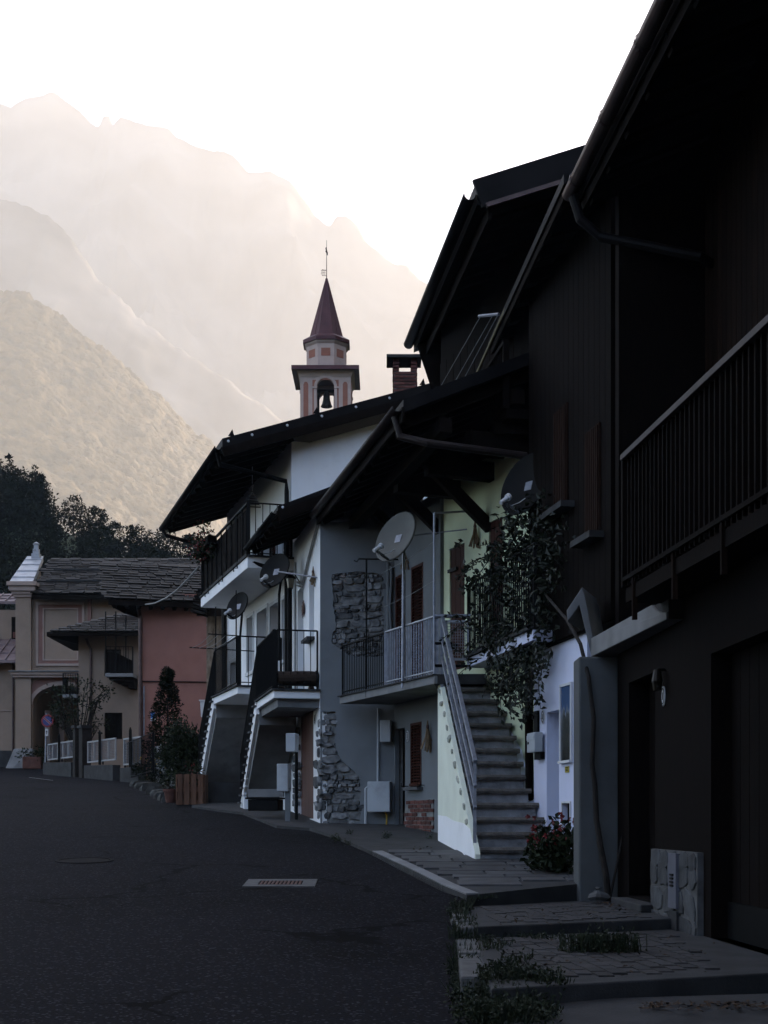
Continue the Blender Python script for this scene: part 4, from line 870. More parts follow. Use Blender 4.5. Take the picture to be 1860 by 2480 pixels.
# upper timber balcony
b0, b1 = V((1.18, 20.0, 6.72)), V((1.55, 17.3, 6.72)); ub = (b1 - b0).normalized(); rb = V((-ub.y, ub.x, 0)); rb = rb if rb.x > 0 else -rb
part('timber_balcony_floor', MB().hexa([b0, b1, b1 + rb * 1.2, b0 + rb * 1.2], [p + UP * 0.12 for p in (b0, b1, b1 + rb * 1.2, b0 + rb * 1.2)]), m_wood, hg)
railing(hg, [b0 + rb * 0.9 + UP * .12, b0 + UP * 0.12, b1 + UP * 0.12], 0.85, 0.13, m_wood, 0.035, (0.07, 0.05), True)
for t in (0.1, 0.5, 0.9): p = b0.lerp(b1, t); part('balcony_joist', MB().beam(p - rb * 0.1 - UP * 0.07, p + rb * 1.2 - UP * 0.07, 0.12, 0.14), m_beam, hg)
# drying rack of brackets and wires below the eave, with the gutter highlight rod
dr = thing('drying_rack', P(1115, 985, 19.5), 'brackets and wires of a drying rack slung under the high eave, with a bright gutter highlight line', 'clothes line')
rod(dr, [P(1364, 436, 15.6), P(1129, 962, 19.6)], 0.022, mat('gutter_highlight_tone', (0.2, 0.17, 0.1), (0.26, 0.22, 0.14), bump=0.1), 'gutter_highlight')  # pale rod drawn for the bright highlight on the lower gutter edge
rod(dr, [P(1160, 766, 17.6), P(1208, 761, 17.2)], 0.02, m_galv, 'bracket'); rod(dr, [P(1033, 983, 19.6), P(1118, 985, 19.6)], 0.02, m_galv, 'bracket')
for a, b in ((1164, 1040), (1192, 1068), (1204, 1088)): rod(dr, [P(a, 766, 17.5), P(b, 984, 19.6)], 0.006, m_cable, 'wire')
# landing and green balcony
mb = MB(); lp_ = [(0.70, 19.02), (1.42, 18.97), (1.4, 19.2), (0.9, 20.5), (0.85, 20.5)]
mb.poly([V((x, y, ZL - 0.14)) for x, y in lp_], UP * 0.14); part('landing', mb, m_conc_d, hg)
gb0, gb1 = V((1.163, 19.2, 3.755)), V((1.77, 16.23, 3.755)); ug = (gb1 - gb0).normalized()
mb = MB(); mb.poly([gb0, gb1, V((2.12, 16.3, 3.755)), V((1.92, 17.3, 3.755)), V((2.18, 17.35, 3.755)), V((1.44, 19.2, 3.755))], UP * 0.13); part('balcony_slab', mb, m_lav, hg, bev=0.008)
part('slab_edge', MB().beam(gb0 + UP * 0.15 - ug * 0.02, gb1 + UP * 0.15, 0.1, 0.035), m_conc_d, hg)
railing(hg, [gb0 + UP * 0.16 + V((0.26, 0.02, 0)), gb0 + UP * 0.16 + V((.03, 0, 0)), gb1 + UP * 0.16 + V((.03, 0, 0))], 1.0, 0.09, m_black, 0.02)
# the stone stair
BL, TL = V((1.09, 16.3, 0)), V((0.73, 19.56, 0)); us = (TL - BL).normalized(); rs = V((us.y, -us.x, 0)); NS = 14; zs0 = zg(16.3) + 0.02; rise = (ZL - zs0) / NS; Ls = 2.95; run = Ls / (NS - 1); wS = 0.85
st = thing('stone_stair', (BL.x, BL.y, zs0), 'steep outdoor stone stair with grey handrail climbing beside the pale green wall', 'stair')
def sp(s, w, z): p = BL + us * s + rs * w; return V((p.x, p.y, z))
prof = [(0.0, zs0 - 0.15), (-0.02, zs0 + rise * 0.55), (0.06, zs0 + rise * 1.02), (Ls, ZL - 0.0), (Ls + 0.05, ZL - 0.02), (Ls + 0.03, zs0)]
part('stair_flank', MB().poly([sp(s, 0.0, z) for s, z in prof] , rs * 0.06), m_flank, st)
part('whitewashed_base', MB().poly([sp(0.02, -0.004, zs0 - 0.1), sp(0.02, -0.004, zs0 + 0.12), sp(0.35, -0.004, zs0 + 0.4), sp(0.8, -0.004, zs0 + 0.47), sp(1.6, -0.004, zs0 + 0.5), sp(2.2, -0.004, zs0 + 0.56), sp(Ls, -0.004, zs0 + 0.58), sp(Ls, -0.004, zs0 - 0.1)], rs * 0.003), m_white, st)
m_tread = vary(mat('stair_stone', (0.1, 0.1, 0.1), (0.2, 0.2, 0.2), scale=7, bump=1.0, bscale=28, bdist=0.02, c3=(0.06, 0.055, 0.05), s3=2.5), 0.15)
m_riser = mat('stair_riser', (0.15, 0.15, 0.155), (0.3, 0.3, 0.31), scale=5, bump=1.0, bscale=22, bdist=0.02, c3=(0.08, 0.08, 0.08), s3=2.2)
m_tread_d = vary(mat('stair_tread_stone', (0.06, 0.053, 0.047), (0.14, 0.125, 0.11), scale=9, bump=1.0, bscale=30, bdist=0.02), 0.2)
TEND = [stone_mesh(70 + k_, False, plaster('tread_end_stone', (0.38, 0.39, 0.33), 0.6)) for k_ in range(3)]
for i in range(NS):
    s = i * run; z = zs0 + rise * (i + 1); wd_ = wS + (0.2 - 0.05 * i if i < 4 else 0) - max(0, i - 8) * 0.012
    mb = MB(); mb.hexa([sp(s + 0.02, 0.062, z - rise), sp(s + 0.02, wd_, z - rise), sp(s + 0.3, wd_, z - rise), sp(s + 0.3, 0.062, z - rise)], [sp(s + 0.02, 0.062, z - 0.06), sp(s + 0.02, wd_, z - 0.06), sp(s + 0.3, wd_, z - 0.06), sp(s + 0.3, 0.062, z - 0.06)]); part('riser', mb, m_riser, st)
    # tread slab with an uneven worn nosing
    mb = MB(); n = 9; row = []
    for k in range(n + 1):
        w = lerp(0.062, wd_ + 0.03, k / n); f = -0.03 + random.uniform(-.012, .012); dz = random.uniform(-.006, .006)
        row.append([sp(s + f, w, z - 0.062 + dz), sp(s + f - 0.012, w, z - 0.03), sp(s + f + 0.012, w, z + dz * 0.5), sp(s + run + 0.03, w, z), sp(s + run + 0.03, w, z - 0.062)])
    k0 = len(mb.v)
    for r_ in row: mb.v += r_
    for k in range(n):
        for j in range(5): a = k * 5 + j; b = k * 5 + (j + 1) % 5; mb.f.append((a, b, b + 5, a + 5))
    mb.f += [(0, 1, 2, 3, 4), tuple(n * 5 + j for j in (4, 3, 2, 1, 0))]
    part('tread', mb, m_tread_d, st)
    if 1 < i < NS - 1: inst('tread_end', TEND[i % 3], st, sp(s + 0.1 + random.uniform(-.03, .05), 0.0, z - 0.05 + random.uniform(-.015, .015)), Matrix((us, UP, -rs)).transposed() @ Matrix.Rotation(random.uniform(-.4, .4), 3, 'Z'), (random.uniform(.09, .19), random.uniform(.06, .1), random.uniform(.012, .03)))
mb = MB(); mb.poly([sp(0.5, wS + 0.02, zs0), sp(0.9, wS + 0.02, zs0 + 0.62), sp(Ls, wS + 0.02, ZL - 0.12), sp(Ls + 0.3, wS + 0.02, ZL - 0.2), sp(Ls + 0.3, wS + 0.02, zs0)], rs * 0.09); part('side_wall', mb, m_lav, st)
# handrail of square tube
hr0, hr1 = sp(2.75, 0.02, P(1053, 1492, 19.05).z), sp(0.1, 0.02, P(1131, 1845, 16.4).z)
for k, dz in enumerate((0.0, -0.3, -0.56)):
    part('handrail' if k == 0 else 'guard_rail', MB().beam(hr0 + UP * dz, hr1 + UP * dz, 0.05 if k == 0 else 0.04, 0.05 if k == 0 else 0.04), m_galv, st, bev=0.004)
for t in (0.0, 0.3, 0.62, 0.985):
    a = hr0.lerp(hr1, t); bz = {0.0: ZL - 0.3, 0.985: zs0 + 0.12}.get(t, a.z - 0.6); part('rail_post', MB().beam(a, V((a.x, a.y, bz)), 0.04, 0.04, (0, 1, 0)), m_galv, st)
gp_ = lambda x, y: P(x, y, 19.0)
part('landing_rail', MB().tube([gp_(1053, 1492), gp_(1140, 1492)], 0.028, 8), m_galv, st); part('landing_rail', MB().tube([gp_(1053, 1558), gp_(1095, 1558)], 0.018, 8), m_black, st); part('landing_rail', MB().tube([gp_(1053, 1612), gp_(1140, 1613)], 0.02, 8), m_black, st)
mg = part('mesh_gate', MB().beam(gp_(1081, 1503), gp_(1081, 1620), 0.03, 0.03, (0, 1, 0)).beam(gp_(1079, 1505), gp_(1140, 1505), 0.03, 0.03).beam(gp_(1081, 1597), gp_(1140, 1597), 0.03, 0.03).beam(gp_(1133, 1503), gp_(1133, 1620), 0.03, 0.03, (0, 1, 0)), m_galv, st)
mb = MB()
for i in range(9): x = 1085 + i * 6; mb.tube([gp_(x, 1506), gp_(x, 1596)], 0.004, 4)
for j in range(13): y = 1510 + j * 7; mb.tube([gp_(1082, y), gp_(1133, y)], 0.004, 4)
part('wire_mesh', mb, m_galv, mg)
part('timber_post', MB().tube([P(1282, 1560, 17.55), P(1281, 1760, 17.5), P(1283, 1945, 17.5), P(1283, 2060, 17.5)], 0.055, 10), m_wood, hg)

# ================================================================== timber house over the lavender ground floor
W4 = Plane((1.90, 17.25), (2.46, 14.35)); W4.n = W4.n if W4.n.x < 0 else -W4.n
h4 = thing('timber_house', (2.0, 16.5, zg(16)), 'dark timber upper house standing on a pale lavender ground floor', 'house')
zb = zg(14) - 0.2; Z4 = 3.72
o4_ = [opn('rec', W4, 1324, 1722, 1354, 2060, zg(16) + 0.1), opn('slot', W4, 1363, 1945, 1382, 2060, zg(15.7) + 0.1)]
part('ground_floor_wall', wallgrid(MB(), W4, 0.0, 2.0, zb, Z4, -0.4, 0, o4_), m_lav, h4)
r = ops['rec']; part('recess_back', MB().wbox(W4, r[0], r[1], r[2] - .1, r[3], -0.38, -0.3), m_lav, h4); plank_door(h4, W4, (r[0] + 0.02, r[1] - 0.02, r[2], r[3] - 0.02), m_box, -0.24, 1, 'door', True)
r = ops['slot']; part('vent_panel', MB().wbox(W4, r[0], r[1], r[2], r[3], -0.1, -0.06), m_black, h4); part('vent_frame', frame_of(W4, r, 0.02, 0.001, 0.015), m_pale, h4)
part('upper_wall', MB().wbox(W4, 0.0, W4.L, Z4, 8.3, -0.3, 0.05), m_wood, h4)
part('end_wall', MB().hexa([W4.pt(-0.005, zb, 0), W4.pt(-0.005, zb, -2.2), W4.pt(0.25, zb, -2.2), W4.pt(0.25, zb, -0.402)], [W4.pt(-0.005, 8.3, 0), W4.pt(-0.005, 8.3, -2.2), W4.pt(0.25, 8.3, -2.2), W4.pt(0.25, 8.3, -0.402)]), m_lav, h4)
for i in range(17):
    s = 0.02 + i * 0.173; part('wall_board', MB().wbox(W4, s, s + 0.165, Z4 + 0.02, 8.25, 0.052, 0.075), m_wood, h4)
m_shutd = mat('old_shutter', (0.012, 0.006, 0.004), (0.026, 0.013, 0.009), scale=8, bump=0.3, bscale=40, spec=0.06, stretch=(5, 5, 0.6))
for (x0, y0, x1, y1, xs0, xs1) in ((1352, 1268, 1407, 1224, 1362, 1392), (1430, 1331, 1479, 1300, 1440, 1472)):
    a, za = W4.sz(x0, y0); b, zz_ = W4.sz(x1, y1); zs = (za + zz_) / 2
    part('window_sill', MB().wbox(W4, a, b, zs, zs + 0.07, 0.05, 0.24), m_conc_d, h4)
    sa, sb = W4.sz(xs0, y0)[0], W4.sz(xs1, y0)[0]
    sh = part('shutter', MB().wbox(W4, sa, sb, zs + 0.08, zs + 1.25, 0.077, 0.1), m_shutd, h4)
    for i in range(7): u_ = lerp(sa, sb, (i + 0.5) / 7); part('slat', MB().wbox(W4, u_ - 0.02, u_ + 0.012, zs + 0.1, zs + 1.23, 0.101, 0.118), m_shutd, sh)
V0, V1 = V((1.86, 14.1, 8.2)), V((1.23, 21.9, 8.2)); Uv = (V1 - V0).normalized(); Rv = V((Uv.y, -Uv.x, 0))
shed(h4, 'roof', V0, V1, Rv, 3.6, 1.0, 0.1, m_roofm); rafters(h4, V0, V1, Rv, 2.2, 1.0 * 2.2 / 3.6, 12, 0.1, 0.13)
part('fascia', MB().beam(V0 + Rv * 0.04, V1 + Rv * 0.04, 0.03, 0.2), m_beam, h4)
# things on the lavender wall
def wallthing(name, pl, px, label, cat, d=0.0): r = pl.rect(*px); return r, thing(name, pl.pt((r[0] + r[1]) / 2, r[2], d), label, cat)
r, th = wallthing('wall_shutter', W4, (1297, 1722, 1307, 1820), 'narrow black iron shutter on the lavender wall above the mailbox', 'shutter'); part('leaf', MB().wbox(W4, r[0], r[1], r[2], r[3], 0.002, 0.03), m_black, th)
for z in (lerp(r[2], r[3], .15), lerp(r[2], r[3], .85)): part('hinge', MB().wbox(W4, r[0] - 0.03, r[0] + 0.02, z - 0.02, z + 0.02, 0.002, 0.04), m_black, th)
r, th = wallthing('mailbox', W4, (1302, 1775, 1321, 1822), 'pale grey metal mailbox beside the recessed lavender doorway', 'mailbox'); part('body', MB().wbox(W4, r[0], r[1], r[2], r[3], 0.035, 0.14), m_box, th, bev=0.008)
part('flap', MB().wbox(W4, r[0] + .015, r[1] - .015, r[3] - 0.09, r[3] - 0.03, 0.14, 0.148), m_box, th); part('slot', MB().wbox(W4, r[0] + .03, r[0] + .09, r[3] - 0.14, r[3] - 0.11, 0.141, 0.144), m_black, th); part('bracket', MB().wbox(W4, r[0] + .05, r[1] - .02, r[2] - 0.09, r[2], 0.002, 0.06), m_black, th)
r, th = wallthing('framed_picture', W4, (1360, 1655, 1388, 1848), 'tall framed photograph of a dark mountain under blue sky on the lavender wall', 'picture'); part('frame', frame_of(W4, (r[0] + .03, r[1] - .03, r[2] + .03, r[3] - .03), 0.03, 0.002, 0.03), m_pale, th)
mp_ = bpy.data.materials.new('mountain_print'); mp_.use_nodes = True; t_ = mp_.node_tree; b_ = t_.nodes['Principled BSDF']; b_.inputs['Roughness'].default_value = 0.25
g_ = _n(t_, 'ShaderNodeTexCoord'); s_ = _n(t_, 'ShaderNodeSeparateXYZ'); t_.links.new(g_.outputs['Generated'], s_.inputs[0]); nz_ = _n(t_, 'ShaderNodeTexNoise'); nz_.inputs['Scale'].default_value = 5; nz_.inputs['Detail'].default_value = 8; t_.links.new(g_.outputs['Generated'], nz_.inputs['Vector'])
ad_ = _n(t_, 'ShaderNodeMath', operation='MULTIPLY_ADD'); ad_.inputs[1].default_value = 0.5; t_.links.new(nz_.outputs[0], ad_.inputs[0]); t_.links.new(s_.outputs[2], ad_.inputs[2])
rp_ = _n(t_, 'ShaderNodeValToRGB'); cr_ = rp_.color_ramp; cr_.elements[0].position = 0.3; cr_.elements[0].color = (.004, .004, .004, 1); cr_.elements[1].position = 1.05; cr_.elements[1].color = (.03, .07, .16, 1)
for pos, c_ in ((0.7, (.012, .014, .014, 1)), (0.86, (.05, .055, .06, 1)), (0.93, (.15, .17, .2, 1)), (0.97, (.06, .1, .2, 1))): e_ = cr_.elements.new(pos); e_.color = c_
t_.links.new(ad_.outputs[0], rp_.inputs[0]); t_.links.new(rp_.outputs[0], b_.inputs['Base Color'])
part('print', MB().wbox(W4, r[0] + .03, r[1] - .03, r[2] + .03, r[3] - .03, 0.008, 0.014), mp_, th)
r, th = wallthing('wall_plate', W4, (1370, 1856, 1379, 1871), 'small yellow enamel plate below the framed picture', 'sign'); part('plate', MB().wbox(W4, r[0], r[1], r[2], r[3], 0.002, 0.01), mat('yellow_enamel', (0.3, 0.24, 0.02), (0.34, 0.27, 0.03), rough=0.4, bump=0), th)
for z in (.3, .55, .8): part('dark_line', MB().wbox(W4, lerp(r[0], r[1], .2), lerp(r[0], r[1], .8), lerp(r[2], r[3], z) - .004, lerp(r[2], r[3], z) + .004, 0.01, 0.012), m_black, th)
number_plate('number_plate', W4, 1317, 1736, 'oval number plate above the grey mailbox', None)
c = P(1272, 1172, 17.0); dish('satellite_dish', c, (-0.75, -0.6, 0.28), 0.4, [c + V((0.14, 0.05, 0)), c + V((0.6, 0.1, -0.1))], m_dishd, 'big dark satellite dish above the climbing vine', True, m_galv)

# ================================================================== nearest house, timber clad, at the picture edge
W5 = Plane((2.35, 13.7), (3.635, -10.0)); W5.n = W5.n if W5.n.x < 0 else -W5.n
h5 = thing('dark_house', (2.45, 9, ZT3), 'big near black timber house with overhanging roof at the right picture edge', 'house')
o5 = [opn('d5', W5, 1523, 1640, 1588, 2165, ZT2 + 0.09), (W5.sz(1722, 2200)[0], W5.sz(1722, 2200)[0] + 2.6, ZT3 - 0.0, 2.9)]
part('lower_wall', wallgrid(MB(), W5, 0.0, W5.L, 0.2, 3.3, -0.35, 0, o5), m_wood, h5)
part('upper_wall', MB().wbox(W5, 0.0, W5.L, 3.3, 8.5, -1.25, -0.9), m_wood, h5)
part('loggia_floor', MB().wbox(W5, 0.0, W5.L, 3.3, 3.5, -0.898, -0.002), m_wood, h5)
part('far_wall', MB().hexa([V((2.36, 13.7, .4)), V((6, 13.7, .4)), V((6, 13.9, .4)), V((2.36, 13.9, .4))], [V((2.36, 13.7, 8.3)), V((6, 13.7, 9.9)), V((6, 13.9, 9.9)), V((2.36, 13.9, 8.3))]), m_wood, h5)
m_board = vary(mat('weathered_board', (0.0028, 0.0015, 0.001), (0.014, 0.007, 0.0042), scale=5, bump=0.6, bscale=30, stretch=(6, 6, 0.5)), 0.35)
q = MB(); q.box((0, 0, 0.5), 0.142, 0.02, 1); m_board.node_tree.nodes['Principled BSDF'].inputs['Specular IOR Level'].default_value = 0.05; me_b = q.mesh('wall_board'); me_b.materials.append(m_board)
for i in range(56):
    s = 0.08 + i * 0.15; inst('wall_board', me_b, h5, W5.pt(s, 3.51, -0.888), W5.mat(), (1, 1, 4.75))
r = ops['d5']; plank_door(h5, W5, r, m_wood, -0.2, 5)
r2 = o5[1]; plank_door(h5, W5, r2, m_wood, -0.16, 12, 'garage_door', False)
part('kickboard', MB().wbox(W5, r2[0], r2[1], r2[2], r2[2] + 0.28, -0.16, -0.13), m_black, h5)
part('door_step', MB().wbox(W5, r[0] - 0.08, r[1] + 0.1, ZT2, ZT2 + 0.07, -0.25, 0.16), m_conc_d, h5, bev=0.01)
# stone facing beside the door
ca, cb_ = W5.sz(1590, 2200)[0], W5.sz(1704, 2200)[0]; zc_ = 1.36
cl = part('stone_facing', MB().wbox(W5, ca, cb_, ZT3 - 0.2, zc_, 0.0, 0.05), m_kerb, h5)
random.seed(21)
m_clad = vary(mat('cladding_slate', (0.025, 0.026, 0.028), (0.065, 0.068, 0.072), scale=6, bump=0.7, bscale=20, bdist=0.01), 0.35)
CLAD = [stone_mesh(40 + k_, True, m_clad) for k_ in range(5)]
Rc = Matrix((W5.u, UP, W5.n)).transposed(); zz_ = ZT3 - 0.05
while zz_ < zc_ - 0.05:
    h = random.uniform(0.16, 0.24); s = ca + 0.02
    while s < cb_ - 0.1:
        w = random.uniform(0.22, 0.42); w = min(w, cb_ - 0.02 - s)
        inst('stone_piece', random.choice(CLAD), cl, W5.pt(s + w / 2, min(zz_ + h / 2, zc_ - h / 2), 0.05), Rc @ Matrix.Rotation(random.uniform(-.25, .25), 3, 'Z'), (w * 1.0, h * 1.0, 0.014)); s += w
    zz_ += h
s = W5.sz(1653, 2200)[0]; pn = part('service_panel', MB().wbox(W5, s - 0.12, s + 0.12, ZT3 + 0.18, zc_ - 0.02, 0.05, 0.09), mat('grey_panel', (0.08, 0.082, 0.1), (0.1, 0.1, 0.12), bump=0.1), h5); part('panel_base', MB().wbox(W5, s - 0.12, s + 0.12, ZT3 - 0.1, ZT3 + 0.16, 0.05, 0.085), m_conc_d, pn)
for k in range(4): part('louvre', MB().wbox(W5, s - 0.05, s + 0.05, ZT3 + 0.36 + k * 0.03, ZT3 + 0.375 + k * 0.03, 0.09, 0.1), m_black, pn)
# wall stub carrying the concrete slab
wx0, wx1 = P(1402, 2180, 13.7).x, 2.36
part('wall_stub', MB().hexa([V((wx0, 13.7, .6)), V((wx1, 13.7, .6)), V((wx1, 14.1, .6)), V((wx0, 14.1, .6))], [V((wx0, 13.7, 3.26)), V((wx1, 13.7, 3.26)), V((wx1, 14.1, 3.26)), V((wx0, 14.1, 3.26))]), plaster('plaster_shade_dark', (0.085, 0.09, 0.092), 0.7), h5, bev=0.02)  # stub plaster darkened to carry the shade under the overhang
zA = [(1372, 1478), (1410, 1421), (1416, 1440), (1436, 1543), (1432, 1590), (1403, 1466), (1374, 1506)]
mb = MB(); mb.poly([P(x, y, 13.9) for x, y in zA], V((0.25, 0.7, 0))); part('zigzag_slab', mb, m_conc, h5, bev=0.01)
sf, sn_ = V((2.11, 13.9, 3.28)), V((2.34, 11.35, 3.28)); rr_ = V((0.4, 0.03, 0))
mb = MB(); prof = [sf, sf + UP * 0.19, V((2.30, 11.75, 3.47)), V((2.315, 11.6, 3.40)), V((2.33, 11.45, 3.36)), V((2.34, 11.3, 3.34)), V((2.34, 11.3, 3.28))]
mb.poly(prof, rr_); part('slab_edge', mb, m_conc, h5, bev=0.008)
part('slab', MB().hexa([V((2.16, 13.86, 3.285)), V((2.36, 11.3, 3.285)), V((3.2, 11.3, 3.285)), V((3.2, 13.86, 3.285))], [V((2.16, 13.86, 3.46)), V((2.36, 11.3, 3.46)), V((3.2, 11.3, 3.46)), V((3.2, 13.86, 3.46))]), m_conc_d, h5)
# balcony
r0, r1 = V((2.04, 11.5, 3.57)), V((2.73, 5.05, 3.57)); hu = (r1 - r0).normalized(); hin = V((-hu.y, hu.x, 0)); hin = hin if hin.x > 0 else -hin
part('balcony_floor', MB().hexa([r0 - UP * .12, r1 - UP * .12, r1 + hin * .5 - UP * .12, r0 + hin * .5 - UP * .12], [r0, r1, r1 + hin * .5, r0 + hin * .5]), m_wood, h5)
m_hr = mat('worn_handrail', (0.022, 0.016, 0.016), (0.042, 0.031, 0.031), scale=8, rough=0.6, bump=0.3)
railing(h5, [r0 + hin * .45 + UP * .01, r0 + UP * 0.01, r1 + UP * 0.01], 1.09, 0.105, m_wood, 0.03, (0.1, 0.05), True, toprail_m=m_hr)
for t in (0.04, 0.2, 0.36, 0.52): p = r0.lerp(r1, t); part('hanging_post', MB().beam(p - UP * 0.3, p + UP * 0.1, 0.04, 0.04, (0, 1, 0)), m_board, h5)
# roof with gutter
S0, S1 = V((1.98, 14.0, 7.93)), V((4.05, -10.0, 7.93)); Us = (S1 - S0).normalized(); Rr = V((-Us.y, Us.x, 0)); Rr = Rr if Rr.x > 0 else -Rr
shed(h5, 'roof', S0, S1, Rr, 6.0, 2.5, 0.16, m_roofm); rafters(h5, S0, S1, Rr, 2.4, 1.0, 36, 0.12, 0.15)
part('fascia', MB().beam(S0 + Rr * .05, S1 + Rr * .05, 0.03, 0.2), m_beam, h5); gutter(h5, S0 + UP * 0.06, S1 + UP * 0.06, -Rr, m_gutter, 0.075)
for i in range(20): p = S0.lerp(S1, (i + 0.3) / 20); part('gutter_strap', MB().lathe([(0.082, -.015), (0.082, .015), (0.078, .015), (0.078, -.015)], 12, p - Rr * 0.08 + UP * 0.1, Us.to_track_quat('Z', 'Y').to_matrix()), m_gutter, h5)
pipe(h5, [S0 + Us * 0.15 - Rr * 0.07 + UP * 0.02, S0 + Us * 0.17 - UP * 0.22, S0 + Us * 0.2 + Rr * 0.2 - UP * 0.4, W5.pt(0.35, 7.15, -0.75), W5.pt(0.3, 7.1, -0.88)], 0.05, m_roofm)
number_plate('number_plate', W5, 1609, 1686, 'oval number plate on the near black timber house', None)
wl = thing('wall_lamp', W5.pt(*W5.sz(1611, 1650), 0.0), 'small unlit wall lamp above the dark doorway', 'lamp'); c = W5.pt(*W5.sz(1611, 1650), 0.07)
part('shade', MB().lathe([(0.03, 0.1), (0.05, 0.0), (0.035, -0.08), (0.001, -0.08)], 10, c), mat('brass', (0.012, 0.008, 0.005), rough=0.4, metal=0.5, bump=0), wl); part('arm', MB().tube([c + UP * .1, c + UP * .1 - W5.n * .068], 0.012, 6), m_black, wl)

# unseen house added across the street, beside the camera, to shade the near corner
ho = thing('shade_house', (-9.5, -2, zg(-2)), 'plain rendered house added across the street, out of the picture, to shade the near corner', 'house')
part('walls', wallgrid(MB(), Plane((-8.6, -14), (-8.6, 6.5)), 0, 20.5, -1.2, 8.0, -0.4, 0, [(3, 4, 1, 2.6), (8, 9, 1, 2.6), (13, 14, 1, 2.6), (3, 4, 4.4, 6), (8, 9, 4.4, 6), (13, 14, 4.4, 6)]), m_terra2, ho)
part('end_wall', MB().box((-12.6, 6.3, 3.4), 7.2, 0.4, 9.2), m_terra2, ho); part('roof', MB().hexa([(-7.6, -15, 8.0), (-7.6, 7.2, 8.0), (-12.4, 7.2, 10.4), (-12.4, -15, 10.4)], [(-7.6, -15, 8.2), (-7.6, 7.2, 8.2), (-12.4, 7.2, 10.6), (-12.4, -15, 10.6)]), m_roofm, ho)
for k in (3, 8, 13):
    for z_ in (1, 4.4): part('window', MB().box((-8.75, -14 + k + .5, z_ + .8), 0.05, 1.0, 1.6), m_glass, ho)
# ================================================================== church tower
YT = 108.0; tc = P(791, 1000, YT); zt0 = 5.2
ct = thing('church_tower', (tc.x, YT, zt0), 'pink and terracotta church bell tower with a dark red spire', 'church tower')
def TZ(y): return P(0, y, YT).z
m_spire = mat('oxblood_metal', (0.05, 0.012, 0.014), (0.075, 0.02, 0.022), scale=1.5, rough=0.5, metal=0.2, bump=0.1)
m_bronze = mat('bell_bronze', (0.03, 0.028, 0.025), (0.05, 0.045, 0.04), scale=6, rough=0.45, metal=0.6, bump=0.1)
hw = 1.97; zbel0, zslab = TZ(1010) - 2.5, TZ(888) - 1.0
part('shaft', MB().box((tc.x, YT, (zt0 + zbel0) / 2), hw * 2, hw * 2, zbel0 - zt0), m_trim, ct)
arch_w = 0.68; zspring = TZ(956); n = 14
zsl = P(0, 884, YT - 2.6).z - 0.3
hole_ = [(arch_w, zbel0 + 0.3), (arch_w, zspring)] + [(arch_w * math.cos(math.pi * k / n), zspring + arch_w * math.sin(math.pi * k / n)) for k in range(1, n)] + [(-arch_w, zspring), (-arch_w, zbel0 + 0.3)]
for k in range(4):
    R = Matrix.Rotation(k * math.pi / 2, 3, 'Z'); w = hw if k % 2 == 0 else hw - 0.45
    f = lambda x, z, d: V((tc.x, YT, 0)) + R @ V((x, -hw + d, 0)) + UP * z
    wl_ = part('belfry_wall', MB().polyhole([[f(-w, zbel0, 0), f(w, zbel0, 0), f(w, zsl, 0), f(-w, zsl, 0)], [f(a, b, 0) for a, b in hole_]], R @ V((0, 0.44, 0))), m_trim, ct)
    # raised terracotta fields either side of the arch and around it
    for s in (-1, 1):
        x0, x1 = s * 1.72, s * 1.34
        part('pilaster_panel', MB().poly([f(x0, zbel0 - 6, -0.02), f(x1, zbel0 - 6, -0.02), f(x1, zsl - 1.0, -0.02), f(lerp(x0, x1, .75), zsl - 0.8, -0.02), f(lerp(x0, x1, .25), zsl - 0.8, -0.02), f(x0, zsl - 1.0, -0.02)], R @ V((0, 0.03, 0))), m_terra, wl_)
    top = zsl - 0.65
    part('arch_field', MB().polyhole([[f(-1.02, zbel0 + 0.3, -0.02), f(1.02, zbel0 + 0.3, -0.02), f(1.02, top, -0.02), f(-1.02, top, -0.02)], [f(a * 1.02, b + (0.01 if b > zspring else 0), -0.02) for a, b in hole_]], R @ V((0, 0.03, 0))), m_terra, wl_)
    ring_o = [(0.9 * math.cos(math.pi * k_ / n), zspring + 0.9 * math.sin(math.pi * k_ / n)) for k_ in range(n + 1)]; ring_i = [(0.69 * math.cos(math.pi * k_ / n), zspring + 0.69 * math.sin(math.pi * k_ / n)) for k_ in range(n + 1)]
    part('arch_moulding', MB().poly([f(a, b, -0.06) for a, b in ring_o + ring_i[::-1]], R @ V((0, 0.04, 0))), m_trim, wl_)
    for s in (-1, 1):
        part('impost', MB().box(f(s * 0.84, zspring - 0.06, -0.05), 0.36, 0.12, 0.14, R), m_trim, wl_); part('jamb_pilaster', MB().box(f(s * 0.8, (zbel0 + .3 + zspring) / 2, -0.035), 0.22, 0.05, zspring - zbel0 - .44, R), m_trim, wl_)
part('belfry_floor', MB().box((tc.x, YT, zbel0 + 0.1), hw * 2 - 0.9, hw * 2 - 0.9, 0.2), m_trim, ct)
part('cornice', MB().lathe([(hw * 1.414, zsl - 0.45), (hw * 1.46, zsl - 0.35), (hw * 1.55, zsl - 0.05), (hw * 1.6, zsl)], 4, (tc.x, YT, 0), a0=math.pi / 4), m_trim, ct)
part('cornice_roof', MB().lathe([(0.001, zsl), (2.62 * 1.414, zsl), (2.62 * 1.414, zsl + 0.3), (1.7 * 1.414, zsl + 0.55), (0.001, zsl + 0.6)], 4, (tc.x, YT, 0), a0=math.pi / 4), m_spire, ct)
zd0, zd1 = zsl + 0.5, TZ(840) ; rd = 1.68; a8 = math.pi / 8
drum = part('drum', MB().lathe([(rd, zd0), (rd, zd1), (0.001, zd1)], 8, (tc.x, YT, 0), a0=a8), m_trim, ct)
